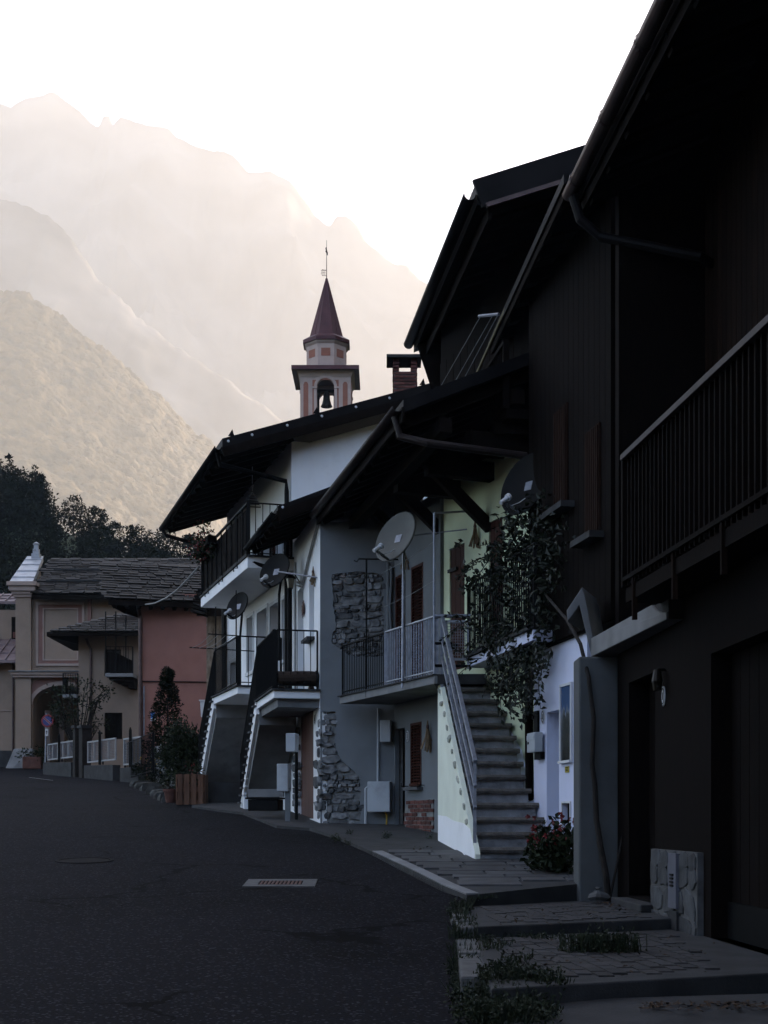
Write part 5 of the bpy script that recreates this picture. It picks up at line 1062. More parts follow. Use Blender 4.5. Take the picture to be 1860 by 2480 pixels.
for k in range(8):
    R = Matrix.Rotation(k * math.pi / 4, 3, 'Z'); part('drum_panel', MB().box(V((tc.x, YT, 0)) + R @ V((0, -rd * math.cos(a8) + 0.005, 0)) + UP * TZ(868), 0.72, 0.05, 0.62, R), m_terra, drum)
part('drum_cornice', MB().lathe([(rd, zd1 - 0.25), (rd + 0.14, zd1 - 0.12), (rd + 0.16, zd1)], 8, (tc.x, YT, 0), a0=a8), m_trim, ct)
zk = TZ(836)
part('spire_skirt', MB().lathe([(0.001, zd1), (rd + 0.3, zd1), (rd + 0.3, zk + 0.15), (1.42, zk + 0.5)], 8, (tc.x, YT, 0), a0=a8), m_spire, ct)
ztip = TZ(674); sp_ = part('spire', MB().lathe([(1.4, zk + 0.42), (0.05, ztip), (0.001, ztip)], 8, (tc.x, YT, 0), a0=a8), m_spire, ct)
for k in range(16):
    a = a8 + k * math.pi / 8; q = 1.4 * (1 if k % 2 == 0 else math.cos(a8)); b0 = V((tc.x + math.cos(a) * q, YT + math.sin(a) * q, zk + 0.43)); b1_ = V((tc.x + math.cos(a) * 0.05, YT + math.sin(a) * 0.05, ztip)); part('seam', MB().beam(b0, b0.lerp(b1_, 0.995), 0.035, 0.05), m_spire, sp_)
vane = part('vane_rod', MB().tube([(tc.x, YT, ztip - 0.1), (tc.x, YT, TZ(582))], 0.035, 6, 0.015), m_black, ct)
fx = lambda x, y: P(x, y, YT)
part('flag_frame', MB().beam(fx(780, 653), fx(780, 667), .03, .03, (0, 1, 0)).beam(fx(780, 653), fx(791, 655), .03, .03).beam(fx(780, 667), fx(791, 668), .03, .03), m_black, vane)
for y in (656, 660, 664): part('flag_bar', MB().beam(fx(777, y - 1), fx(788, y), .02, .02), m_black, vane)
part('flag_mark', MB().beam(fx(784, 656), fx(784, 665), .02, .03, (0, 1, 0)).beam(fx(787, 657), fx(787, 666), .02, .03, (0, 1, 0)), m_black, vane)
part('weathercock', MB().poly([fx(*p) for p in ((790, 598), (788, 601), (789, 606), (788, 609), (790, 612), (792, 617), (794, 619), (794, 612), (792, 606), (791, 600))], (0, 0.04, 0)), m_black, vane)
bz = TZ(960); bl = part('bell', MB().lathe([(0.001, bz + 0.35), (0.16, bz + 0.34), (0.24, bz + 0.2), (0.28, bz - 0.25), (0.36, bz - 0.6), (0.46, bz - 0.82), (0.44, bz - 0.84), (0.2, bz - 0.3)], 24, (tc.x, YT, 0)), m_bronze, ct, smooth=True)
part('headstock', MB().box((tc.x, YT, bz + 0.42), 1.5, 0.2, 0.2), m_wood, bl); part('bell_frame', MB().beam((tc.x - .62, YT, bz + .4), (tc.x - .62, YT, zbel0), .12, .12, (0, 1, 0)).beam((tc.x + .62, YT, bz + .4), (tc.x + .62, YT, zbel0), .12, .12, (0, 1, 0)), m_black, ct)
part('clapper', MB().tube([(tc.x, YT, bz), (tc.x, YT, bz - 0.95)], 0.04, 8), m_black, bl)

# ================================================================== chapel front with the portico arch
YC = 57.0; PC = Plane((P(0, 0, YC).x, YC), (P(400, 0, YC).x, YC)); zc0 = zg(YC) - 0.5
def cz(y): return PC.sz(100, y)[1]
def cx_(x): return PC.sz(x, 1600)[0]
chp = thing('chapel', PC.pt(cx_(150), zg(YC), 0), 'ochre chapel with panelled front, arched porch and slate roof', 'chapel')
zsp, ztopa = cz(1706), cz(1660); acx, ahw = cx_(152), cx_(152) - cx_(80); n = 16
arc = [(acx + ahw * math.cos(math.pi * k / n), zsp + (ztopa - zsp) * math.sin(math.pi * k / n)) for k in range(n + 1)]
hole_ = [(acx + ahw, zc0 + 0.2)] + arc + [(acx - ahw, zc0 + 0.2)]
part('front_wall', MB().polyhole([[PC.pt(a, b) for a, b in ((cx_(40), zc0), (cx_(330), zc0), (cx_(330), cz(1437)), (cx_(40), cz(1437)))], [PC.pt(a, b) for a, b in hole_]], -PC.n * 0.5), m_cream, chp)
ao = [(acx + (ahw + 0.16) * math.cos(math.pi * k / n), zsp + (ztopa - zsp + 0.17) * math.sin(math.pi * k / n)) for k in range(n + 1)]
part('arch_moulding', MB().poly([PC.pt(a, b, 0.0) for a, b in ao + arc[::-1]], PC.n * 0.09), m_trim2, chp); 
ao2 = [(acx + (ahw + 0.5) * math.cos(math.pi * k / n), zsp + (ztopa - zsp + 0.5) * math.sin(math.pi * k / n)) for k in range(n + 1)]
part('arch_band', MB().poly([PC.pt(a, b, 0.0) for a, b in ao2 + ao[::-1]], PC.n * 0.04), m_terra2, chp)
part('pilaster', MB().wbox(PC, cx_(41), cx_(78), zc0, cz(1446), 0.0, 0.22), m_cream, chp)
part('pilaster_plinth', MB().hexa([PC.pt(cx_(16), zc0, .9), PC.pt(cx_(84), zc0, .5), PC.pt(cx_(84), zc0, 0), PC.pt(cx_(30), zc0, 0)], [PC.pt(cx_(38), cz(1814), .32), PC.pt(cx_(84), cz(1814), .32), PC.pt(cx_(84), cz(1814), 0), PC.pt(cx_(38), cz(1814), 0)]), m_conc, chp, bev=0.05)
for y0, y1, d in ((1448, 1441, .28), (1441, 1434, .34), (1434, 1422, .42), (1422, 1412, .5)): part('capital_course', MB().wbox(PC, cx_(41) - d + .2, cx_(78) + d - .2, cz(y0), cz(y1) - 0.01, 0.0, d), m_trim2, chp)
for y0, y1, d in ((1642, 1636, .1), (1636, 1629, .17), (1629, 1626, .24)): part('string_course', MB().wbox(PC, cx_(41) - d, cx_(330), cz(y0), cz(y1) - .008, 0.0, .22 + d), m_trim2 if y1 > 1627 else m_conc, chp)
def frame_px(x0, y0, x1, y1, t, d, m): part('panel_frame', MB().wbox(PC, cx_(x0), cx_(x1), cz(y0) - t, cz(y0), 0, d).wbox(PC, cx_(x0), cx_(x1), cz(y1), cz(y1) + t, 0, d).wbox(PC, cx_(x0), cx_(x0) + t, cz(y1) + t, cz(y0) - t, 0, d).wbox(PC, cx_(x1) - t, cx_(x1), cz(y1) + t, cz(y0) - t, 0, d), m, chp)
frame_px(88, 1459, 205, 1613, 0.1, 0.07, m_trim2); frame_px(91, 1462, 202, 1610, 0.22, 0.045, m_terra2); frame_px(104, 1473, 190, 1600, 0.05, 0.06, m_trim2)
part('right_pilaster', MB().wbox(PC, cx_(214), cx_(222), cz(1626), cz(1440), 0, .12), m_terra2, chp)
# porch: piers, back wall with second arch, vault
part('porch_back', MB().polyhole([[PC.pt(a, b, -3.2) for a, b in ((cx_(60), zc0), (cx_(330), zc0), (cx_(330), cz(1640)), (cx_(60), cz(1640)))], [PC.pt(a, b, -3.2) for a, b in [(acx + 1.55, zc0 + .2), (acx + 1.5, zsp - .2)] + [(acx + 0.75 + 0.75 * math.cos(math.pi * k / 8), zsp - .2 + .7 * math.sin(math.pi * k / 8)) for k in range(1, 8)] + [(acx, zsp - .2), (acx, zc0 + .2)]]], -PC.n * 0.3), m_cream, chp)
part('porch_side', MB().wbox(PC, cx_(70), cx_(78), zc0, cz(1640), -3.2, -0.5), m_cream, chp); part('porch_ceiling', MB().wbox(PC, cx_(70), cx_(330), cz(1655), cz(1640), -3.2, -0.5), m_cream, chp); part('porch_floor', MB().wbox(PC, cx_(60), cx_(330), zc0, zg(YC) + 0.1, -3.2, -0.5), m_conc_d, chp)
for x in (97, 118): part('porch_pier', MB().wbox(PC, cx_(x) - .1, cx_(x) + .12, zc0, cz(1715), -1.6 - (x - 97) * .05, -1.2 - (x - 97) * .05), m_trim2, chp)
part('inner_court_wall', MB().wbox(PC, cx_(100), cx_(330), zc0, cz(1660), -7.2, -7), m_pink, chp)
# slate roof: every slate its own piece
ev0, ev1 = P(76, 1440, 56.4), P(440, 1440, 56.4); rdY = 60.6; zr = P(0, 1356, rdY).z; zE = ev0.z
run_l = rdY - 56.4; pitch = math.atan2(zr - zE, run_l); RL = math.hypot(run_l, zr - zE)
part('roof', MB().hexa([ev0 - UP * .2, ev1 - UP * .2, V((ev1.x, rdY, zr - .2)), V((ev0.x, rdY, zr - .2))], [ev0, ev1, V((ev1.x, rdY, zr)), V((ev0.x, rdY, zr))]).hexa([V((ev0.x, rdY + .01, zr - .2)), V((ev1.x, rdY + .01, zr - .2)), V((ev1.x, rdY + 4, zE - .2)), V((ev0.x, rdY + 4, zE - .2))], [V((ev0.x, rdY + .01, zr)), V((ev1.x, rdY + .01, zr)), V((ev1.x, rdY + 4, zE)), V((ev0.x, rdY + 4, zE))]), m_beam, chp)
def slate_mesh(k):
    rnd = random.Random(k); q = MB(); p = [(-.5 + rnd.uniform(0, .08), -.5 + rnd.uniform(0, .12)), (.5 - rnd.uniform(0, .08), -.5 + rnd.uniform(0, .12)), (.5, .5), (-.5, .5)]
    q.hexa([V((x, y, 0)) for x, y in p], [V((x, y, 1)) for x, y in p]); me = q.mesh('slate'); me.materials.append(m_slate); return me
SLATES = [slate_mesh(k) for k in range(6)]
def slates(parent, o, ux, uy, W, L, sw, sl, limit=300):
    """courses of slates from the eave up; o origin at the eave, ux along it, uy up the slope"""
    uz = ux.cross(uy); R0_ = Matrix((ux, uy, uz)).transposed(); n = 0; mbx = MB(); rows = int(L / sl)
    for j in range(rows):
        x = -random.uniform(0, sw)
        while x < W:
            w = sw * random.uniform(0.6, 1.5); cxx = min(max(x + w / 2, 0.02), W)
            R = R0_ @ Matrix.Rotation(-math.radians(5 + random.uniform(-1.5, 3)), 3, 'X') @ Matrix.Rotation(random.uniform(-.05, .05), 3, 'Z'); c = o + ux * cxx + uy * (j * sl + sl * 0.62) + uz * 0.025
            if n < limit: inst('slate', random.choice(SLATES), parent, c, R, (w * 0.985, sl * 1.55, random.uniform(0.02, 0.045))); n += 1
            else: mbx.box(c, w * .985, sl * 1.55, 0.03, R)
            x += w
    if mbx.v: tag(part('slates', mbx, m_slate, parent), kind='stuff')
slates(chp, V((ev0.x, 56.35, zE + .01)), V((1, 0, 0)), V((0, math.cos(pitch), math.sin(pitch))), ev1.x - ev0.x, RL, 0.52, 0.25)
for f_ in (0.3, 0.62): part('snow_board', MB().beam(V((ev0.x + .3, lerp(56.35, rdY, f_), lerp(zE, zr, f_) + .12)), V((ev1.x, lerp(56.35, rdY, f_), lerp(zE, zr, f_) + .12)), 0.08, 0.07), m_conc_d, chp)
# sheet metal coping of the gable and its finial
m_tin = mat('zinc_sheet', (0.24, 0.25, 0.27), (0.36, 0.37, 0.39), scale=3, rough=0.45, metal=0.4, bump=0.15, c3=(0.12, 0.1, 0.09), s3=2.2, t3=(.62, .7))
xa, xb = P(20, 1412, 56.6).x, P(78, 1412, 56.6).x; za = P(0, 1412, 56.6).z; zb_ = P(0, 1347, 60.6).z; xbb = P(105, 1347, 60.6).x; xaa = P(66, 1347, 60.6).x
cop = part('gable_coping', MB().hexa([V((xa, 56.6, za - .25)), V((xb, 56.6, za - .25)), V((xbb, 60.6, zb_ - .25)), V((xaa, 60.6, zb_ - .25))], [V((xa, 56.6, za)), V((xb, 56.6, za)), V((xbb, 60.6, zb_)), V((xaa, 60.6, zb_))]), m_tin, chp)
part('gable_wall', MB().hexa([V((xa + .3, 56.8, zc0)), V((xb - .1, 56.8, zc0)), V((xbb - .1, 60.6, zc0)), V((xaa + .2, 60.6, zc0))], [V((xa + .3, 56.8, za - .26)), V((xb - .1, 56.8, za - .26)), V((xbb - .1, 60.6, zb_ - .26)), V((xaa + .2, 60.6, zb_ - .26))]), m_cream, chp)
for t in (0.02, 0.2, 0.42, 0.66, 0.85): part('seam', MB().beam(V((lerp(xa, xaa, t), lerp(56.6, 60.6, t), lerp(za, zb_, t) + .01)), V((lerp(xb, xbb, t), lerp(56.6, 60.6, t), lerp(za, zb_, t) + .01)), .05, .05), m_tin, cop)
fp = P(88, 1350, 60.4); fn = part('finial', MB().box(fp, .36, .36, .3).box(fp + UP * .25, .26, .26, .22).box(fp + UP * .45, .18, .18, .2), m_tin, chp); part('finial_cap', MB().lathe([(.14, .55), (.16, .6), (.001, .7)], 8, fp), m_tin, fn)

# ================================================================== house left of the chapel, only its edge in the picture
YL = 58.0; PL_ = Plane((P(-260, 0, YL).x, YL), (P(45, 0, YL).x, YL)); hl = thing('ochre_house', PL_.pt(4, zg(YL), 0), 'ochre house with sheet metal roofs at the left picture edge', 'house')
lx = lambda x: PL_.sz(x, 1600)[0]; lz = lambda y: PL_.sz(20, y)[1]
part('front_wall', MB().wbox(PL_, 0, lx(39), zg(YL) - .5, lz(1600), -.3, 0), m_cream, hl); part('plinth', MB().wbox(PL_, 0, lx(39), zg(YL) - .5, lz(1818), 0, .06), m_conc_d, hl); part('string_line', MB().wbox(PL_, 0, lx(32), lz(1722), lz(1720), 0, .04), m_trim2, hl)
m_tinr = mat('rusty_sheet_roof', (0.13, 0.085, 0.085), (0.2, 0.15, 0.15), scale=2, rough=0.5, metal=0.3, bump=0.2, c3=(0.07, 0.035, 0.03), s3=1.5)
def tinroof(y0, y1, Ya, Yb):
    a0, a1, b0_, b1_ = P(-260, y0, Ya), P(40, y0, Ya), P(-260, y1, Yb), P(40, y1, Yb); b0_.x, b1_.x = a0.x, a1.x
    rf = part('sheet_roof', MB().hexa([p - UP * .12 for p in (a0, a1, b1_, b0_)], [a0, a1, b1_, b0_]), m_tinr, hl)
    for k in range(9): t = 0.35 + k * 0.08; p, q_2 = a0.lerp(a1, t), b0_.lerp(b1_, t); part('seam', MB().beam(p + UP * .02, q_2 + UP * .02, .04, .06), m_tinr, rf)
    for t in (.3, .7): part('seam', MB().beam(a0.lerp(b0_, t) + UP * .02, a1.lerp(b1_, t) + UP * .02, .05, .05), m_tinr, rf)
tinroof(1598, 1548, 57.3, 59.6); tinroof(1456, 1438, 59.5, 60.8)
part('upper_wall', MB().wbox(PL_, 0, lx(39), lz(1600), lz(1462), -1.9, -1.7), m_cream, hl); part('window', MB().wbox(PL_, lx(2), lx(26), lz(1545), lz(1480), -1.7, -1.66), m_wood, hl); part('window', MB().wbox(PL_, lx(6), lx(26), lz(1532), lz(1518), -1.66, -1.62), m_brick, hl)
part('downpipe', MB().tube([PL_.pt(lx(33), lz(1598), .1), PL_.pt(lx(33), lz(1830), .1)], .05, 8), m_gutter, hl)

# ================================================================== cream house with the hipped slate roof
YM = 52.0; PM = Plane((P(188, 0, YM).x, YM), (P(345, 0, YM).x, YM)); hm = thing('cream_house', PM.pt(1.2, zg(YM), 0), 'cream house with small hipped slate roof between chapel and pink house', 'house')
mx_ = lambda x: PM.sz(x, 1600)[0]; mz = lambda y: PM.sz(250, y)[1]
om = [(mx_(253), mx_(296), mz(1790), mz(1726)), (mx_(253), mx_(293), mz(1637), mz(1572))]
part('front_wall', wallgrid(MB(), PM, mx_(190), mx_(345), zg(YM) - .5, mz(1532), -.35, 0, om), m_cream, hm); part('side_wall', MB().hexa([PM.pt(mx_(190), zg(YM) - .5, 0), PM.pt(mx_(190) + .3, zg(YM) - .5, -.352), PM.pt(mx_(190) + .3, zg(YM) - .5, -4.5), PM.pt(mx_(190), zg(YM) - .5, -4.5)], [PM.pt(mx_(190), mz(1532), 0), PM.pt(mx_(190) + .3, mz(1532), -.352), PM.pt(mx_(190) + .3, mz(1532), -4.5), PM.pt(mx_(190), mz(1532), -4.5)]), m_cream, hm)
for r in om: casement(hm, PM, r, m_wood, None); 
for r in om[:1]: plank_door(hm, PM, (r[0] + .02, r[1] - .02, r[2], r[3]), m_wood, -.05, 4, 'shutter', False)
ea, eb = P(113, 1531, 51.0), P(345, 1531, 51.0); za_ = ea.z; ap = V((P(285, 1490, 53.2).x, 53.2, P(285, 1490, 53.2).z)); apr = V((eb.x, 53.2, ap.z + .15)); bk_ = V((ea.x, 55.4, za_))
rf = part('roof', MB().add([ea, eb, apr, ap, bk_, ea - UP * .14, eb - UP * .14, apr - UP * .14, ap - UP * .14, bk_ - UP * .14], [(0, 1, 2, 3), (0, 3, 4), (5, 8, 7, 6), (5, 9, 8), (0, 5, 6, 1), (0, 4, 9, 5), (1, 6, 7, 2), (3, 2, 7, 8), (4, 3, 8, 9)]), m_beam, hm)
ux = V((1, 0, 0)); uy = (V((ap.x, ap.y, ap.z)) - V((ap.x, ea.y, ea.z))).normalized(); R0_ = Matrix((ux, uy, ux.cross(uy))).transposed(); Lr = (ap - V((ap.x, ea.y, ea.z))).length
for j in range(9):
    t = (j + .5) / 9; x = lerp(ea.x, ap.x, t)
    while x < eb.x:
        w = random.uniform(.3, .6); inst('slate', random.choice(SLATES), hm, V((x + w / 2, ea.y, ea.z)) + uy * (t * Lr) + ux.cross(uy) * .03, R0_ @ Matrix.Rotation(-.1 + random.uniform(-.03, .03), 3, 'X'), (w * .98, Lr / 9 * 1.5, .035)); x += w
part('soffit', MB().add([ea - UP * .15, P(190, 1560, 52.0), PM.pt(mx_(190), mz(1545), -4), bk_ - UP * .15], [(0, 1, 2, 3)]), m_beam, hm)
pipe(hm, [PM.pt(mx_(213), mz(1548), .3), PM.pt(mx_(216), mz(1560), .25), PM.pt(mx_(221), mz(1572), .08), PM.pt(mx_(221), mz(1800), .08)], .05, m_gutter)
# upper balcony on stepped corbels
part('balcony_slab', MB().wbox(PM, mx_(267), mx_(333), mz(1645), mz(1637), 0, .95), m_conc, hm)
for k in range(4): part('corbel', MB().wbox(PM, mx_(275) + k * .22, mx_(333), mz(1645) - .1 * (k + 1), mz(1645) - .1 * k - .004, 0, .85 - k * .06), m_beam, hm)
railing(hm, [PM.pt(mx_(268), mz(1637), .9), PM.pt(mx_(332), mz(1637), .9)], 1.0, .16, m_black, .022)
part('balcony_screen', MB().poly([PM.pt(mx_(268), mz(1636), .86), PM.pt(mx_(332), mz(1636), .86), PM.pt(mx_(332), mz(1607), .86), PM.pt(mx_(294), mz(1588), .86), PM.pt(mx_(268), mz(1585), .86)], PM.n * .02), m_wood, hm)
for x in (268, 292, 316): rod(hm, [PM.pt(mx_(x), mz(1637), .93), PM.pt(mx_(x), mz(1490 if x < 300 else 1500), .93)], .025, m_black, 'hanger')
part('drying_cloth', MB().wbox(PM, mx_(257), mx_(267), mz(1634), mz(1588), .02, .06), m_pale, hm)
# low balcony by the porch
part('porch_balcony', MB().wbox(PM, mx_(153), mx_(190), mz(1690), mz(1682), -1.2, .1), m_conc, hm); railing(hm, [PM.pt(mx_(154), mz(1682), .05), PM.pt(mx_(189), mz(1682), .05)], .8, .1, m_black, .022)
part('porch_screen', MB().wbox(PM, mx_(154), mx_(164), mz(1682), mz(1640), -.02, .02), m_wood, hm)

# ================================================================== pink house
YP = 42.0; PP = Plane((P(335, 0, YP).x, YP), (P(520, 0, YP).x, YP + 0.25)); hp = thing('pink_house', PP.pt(1, zg(YP), 0), 'old pink plastered house with slate roof behind the garden conifer', 'house')
px_ = lambda x: PP.sz(x, 1600)[0]; pz = lambda y: PP.sz(400, y)[1]
part('front_wall', MB().wbox(PP, 0, px_(520), zg(YP) - .6, pz(1438), -.4, 0), m_pink, hp)
part('side_wall', MB().hexa([PP.pt(0, zg(YP) - .6, -.402), PP.pt(.3, zg(YP) - .6, -.402), PP.pt(.3, zg(YP) - .6, -6), PP.pt(0, zg(YP) - .6, -6)], [PP.pt(0, pz(1440), -.402), PP.pt(.3, pz(1440), -.402), PP.pt(.3, pz(1440), -6), PP.pt(0, pz(1440), -6)]), m_pink, hp)
ea, eb = P(262, 1452, 41.2), P(520, 1452, 42.0); ez = ea.z; eb.z = ez; up_ = V((0, math.cos(.5), math.sin(.5))); Lp = 3.5
part('roof', MB().hexa([ea - UP * .16, eb - UP * .16, eb + up_ * Lp - UP * .16, ea + up_ * Lp + V((.6, 0, -.16))], [ea, eb, eb + up_ * Lp, ea + up_ * Lp + V((.6, 0, 0))]), m_beam, hp)
uxp = (eb - ea).normalized()
slates(hp, ea + UP * .01, uxp, (up_ - uxp * up_.dot(uxp)).normalized(), (eb - ea).length, Lp, .45, .22, 230)
for k in range(9): p = ea.lerp(eb, (k + .5) / 9); part('rafter', MB().beam(p - UP * .22 + up_ * .05, p - UP * .22 + up_ * 1.1, .1, .12), m_beam, hp)
part('eave_brace', MB().poly([P(264, 1456, 41.6), P(333, 1450, 42.0), P(333, 1495, 42.0), P(300, 1485, 41.9), P(272, 1470, 41.7)], (0, .1, 0)), m_beam, hp)
pipe(hp, [PP.pt(.02, pz(1470), .3), PP.pt(.05, pz(1492), .1), PP.pt(.07, pz(1500), .07), PP.pt(.07, pz(1900), .07)], .06, m_gutter); pipe(hp, [PP.pt(px_(349), pz(1662), .05), PP.pt(px_(349), pz(1782), .05)], .022, m_galv, 'conduit'); pipe(hp, [PP.pt(.1, pz(1651), .03), PP.pt(px_(500), pz(1651), .03)], .018, m_black, 'cable')
pipe(hp, [PP.pt(px_(455), pz(1440), .03), PP.pt(px_(455), pz(1480), .03)], .01, m_cable, 'cable')
r, th = wallthing('wall_sign', PP, (365, 1725, 376, 1746), 'small blue sign on the pink wall behind the conifer', 'sign'); part('plate', MB().wbox(PP, r[0], r[1], r[2], r[3], .004, .02), mat('blue_enamel', (0.03, 0.13, 0.35), (0.04, 0.16, 0.4), rough=.4, bump=0), th); part('lower_band', MB().wbox(PP, r[0], r[1], r[2], lerp(r[2], r[3], .3), .02, .024), m_pale, th)
ov = thing('overhead_cable', P(355, 1464, 42), 'pale overhead cable sagging from the pink house towards the white balcony', 'cable'); part('wire', MB().tube([P(352, 1464, 41.5), P(375, 1461, 39), P(405, 1447, 36.5), P(430, 1428, 34), P(455, 1402, 32), P(482, 1372, 30)], .022, 6), m_cable, ov); part('clip', MB().tube([P(351, 1468, 41.5), P(353, 1460, 41.5)], .03, 6), m_black, ov)
# roughcast end wall between the pink and the white house
YR = 36.0; PR = Plane((P(500, 0, YR).x, YR), (P(560, 0, YR).x, YR)); hr = thing('roughcast_house', PR.pt(.4, zg(YR), 0), 'brown roughcast house end between pink house and white house', 'house')
part('end_wall', MB().wbox(PR, 0, PR.sz(570, 1600)[0], zg(YR) - .5, PR.sz(520, 1440)[1], -1.5, 0), m_rough, hr)
part('eave', MB().hexa([P(476, 1492, 35.6), P(560, 1492, 35.6), P(560, 1490, 37.5), P(480, 1490, 37.5)], [P(484, 1448, 35.9), P(560, 1430, 35.9), P(560, 1425, 37.5), P(490, 1440, 37.5)]), m_beam, hr)
for k in range(7): inst('slate', SLATES[k % 6], hr, P(480 + k * 3, 1486 - k * 8, 35.6), Matrix.Rotation(.3, 3, 'Y'), (.45, .5, .05))
pipe(hr, [P(542, 1470, 34), P(542, 1900, 34)], .06, m_black)
# ================================================================== vegetation
random.seed(11)
def leafmat(n, a, b, r=0.6): return vary(mat(n, a, b, scale=9, rough=r, bump=0, spec=0.25), 0.2)
m_pine = mat('dark_needles', (0.003, 0.005, 0.003), (0.011, 0.015, 0.006), scale=1.2, rough=0.8, bump=0, spec=0.05)
m_bush = mat('bush_leaves', (0.005, 0.009, 0.004), (0.018, 0.026, 0.009), scale=6, rough=0.6, bump=0, spec=0.12)
m_vine = mat('vine_leaves', (0.004, 0.0065, 0.0035), (0.017, 0.023, 0.011), scale=8, rough=0.5, bump=0, spec=0.25)
m_grass = mat('grass_blades', (0.006, 0.010, 0.004), (0.02, 0.028, 0.010), scale=10, rough=0.7, bump=0)
m_red = mat('red_petals', (0.1, 0.006, 0.008), (0.18, 0.012, 0.014), scale=20, rough=0.6, bump=0)
m_yel = mat('yellow_petals', (0.35, 0.2, 0.02), (0.45, 0.28, 0.03), scale=20, rough=0.6, bump=0)
m_bark2 = mat('tree_bark', (0.006, 0.0048, 0.004), (0.02, 0.015, 0.012), scale=12, bump=0.9, bscale=40, bdist=0.01)
m_clay = mat('terracotta_pot', (0.07, 0.028, 0.02), (0.11, 0.048, 0.036), scale=6, bump=0.2)
m_crate = vary(mat('crate_wood', (0.08, 0.038, 0.023), (0.125, 0.065, 0.04), scale=6, bump=0.4, stretch=(4, 4, .6)), 0.2)
m_gras_dead = mat('fallen_leaves', (0.02, 0.010, 0.005), (0.05, 0.027, 0.012), scale=15, bump=0)
def rdir():
    z = random.uniform(-1, 1); a = random.uniform(0, 6.283); r = math.sqrt(1 - z * z); return V((r * math.cos(a), r * math.sin(a), z))
def leaf(mb, p, d, L, W, n=None, fold=0.15):
    d = d.normalized(); n = n or rdir(); s = d.cross(n)
    if s.length < 1e-3: s = d.orthogonal()
    s.normalize(); u = s.cross(d) * (W * fold); k = len(mb.v)
    mb.v += [p, p + d * (L * .45) + s * (W / 2) + u, p + d * L, p + d * (L * .45) - s * (W / 2) + u, p + d * (L * .5)]
    mb.f += [(k, k + 1, k + 4), (k + 1, k + 2, k + 4), (k + 2, k + 3, k + 4), (k + 3, k, k + 4)]
def clump(mb, c, r, n, L, W, flat=1.0):
    for _ in range(n):
        d = rdir(); p = c + V((d.x * r, d.y * r, d.z * r * flat)) * random.uniform(.45, 1); leaf(mb, p, (d + rdir() * .7), L * random.uniform(.7, 1.3), W * random.uniform(.7, 1.2))
def crown(mb, base, H, R, nc, nl, L, W, shape, r0=.22):
    for _ in range(nc):
        t = random.random() ** .8; rr = shape(t) * R; a = random.uniform(0, 6.283); q = math.sqrt(random.uniform(.15, 1))
        clump(mb, base + V((math.cos(a) * rr * q, math.sin(a) * rr * q, H * t)), R * r0 * random.uniform(.7, 1.4) * (0.5 + .6 * shape(t)), nl, L, W, .75)
# wooded hillside just behind the village
slope = [(-500, 966), (-250, 1106), (0, 1216), (60, 1231), (130, 1271), (200, 1311), (260, 1351), (330, 1376), (420, 1391), (520, 1431), (650, 1506), (900, 1626)]
ridge('hill', slope, 150, 78, 5.0, m_ground, 60, 24, 3, 30)
def hill_at(x, t):
    y = interp(slope, x); top = CAMZ + (HY - y) / F * 150; return V(((x - CX) / F * 150, lerp(78, 150, t), lerp(5.0, top, t ** 1.15)))
mb = MB(); conif = lambda t: max(0.04, (1 - t) ** .8); roundc = lambda t: math.sqrt(max(0, 1 - (2 * t - 1) ** 2)) * .9 + .1
for k in range(330):
    x = random.uniform(-60, 640); t = random.random() ** .7; p = hill_at(x, t)
    if random.random() < .9: crown(mb, p, random.uniform(3, 4.8), random.uniform(1.5, 2.3), 22, 22, .36, .22, roundc, .34)
    else: crown(mb, p, random.uniform(4, 5.8), random.uniform(1.2, 1.7), 22, 22, .36, .18, conif, .34)
tag(part('wood', mb, m_pine), 'dark wooded hillside rising behind the chapel and the pink house', 'wood', kind='stuff')
tree_me = []
for k in range(3):
    q = MB(); crown(q, V((0, 0, 1.2)), 5.2, 2.0, 60, 26, .34, .2, roundc, .3); me = q.mesh('crown', fix=False); me.materials.append(m_pine)
    q = MB(); q.tube([(0, 0, -.6), (.05, 0, 1.5), (0, .08, 4.5)], .2, 7, .05)
    for j in range(5): a = j * 1.3; q.tube([(0, 0, 1.6 + j * .5), (math.cos(a) * .7, math.sin(a) * .7, 2.3 + j * .55), (math.cos(a) * 1.3, math.sin(a) * 1.3, 2.7 + j * .6)], .06, 5, .015)
    mt = q.mesh('trunk'); mt.materials.append(m_bark2); tree_me.append((me, mt))
for i, x in enumerate((-20, 38, 96, 178, 232, 275, 338, 405, 462)):
    p = hill_at(x, 1.0); s = random.uniform(.6, .85); th = thing('ridge_tree', p, ('first', 'second', 'third', 'fourth', 'fifth', 'sixth', 'seventh', 'eighth', 'ninth')[i] + ' dark tree from the left along the wooded crest', 'tree', 'trees on the crest of the wooded hillside'); me, mt = tree_me[i % 3]; R = Matrix.Rotation(i * 1.1, 3, 'Z')
    inst('crown', me, th, p, R, (s, s, s)); inst('trunk', mt, th, p, R, (s, s, s))
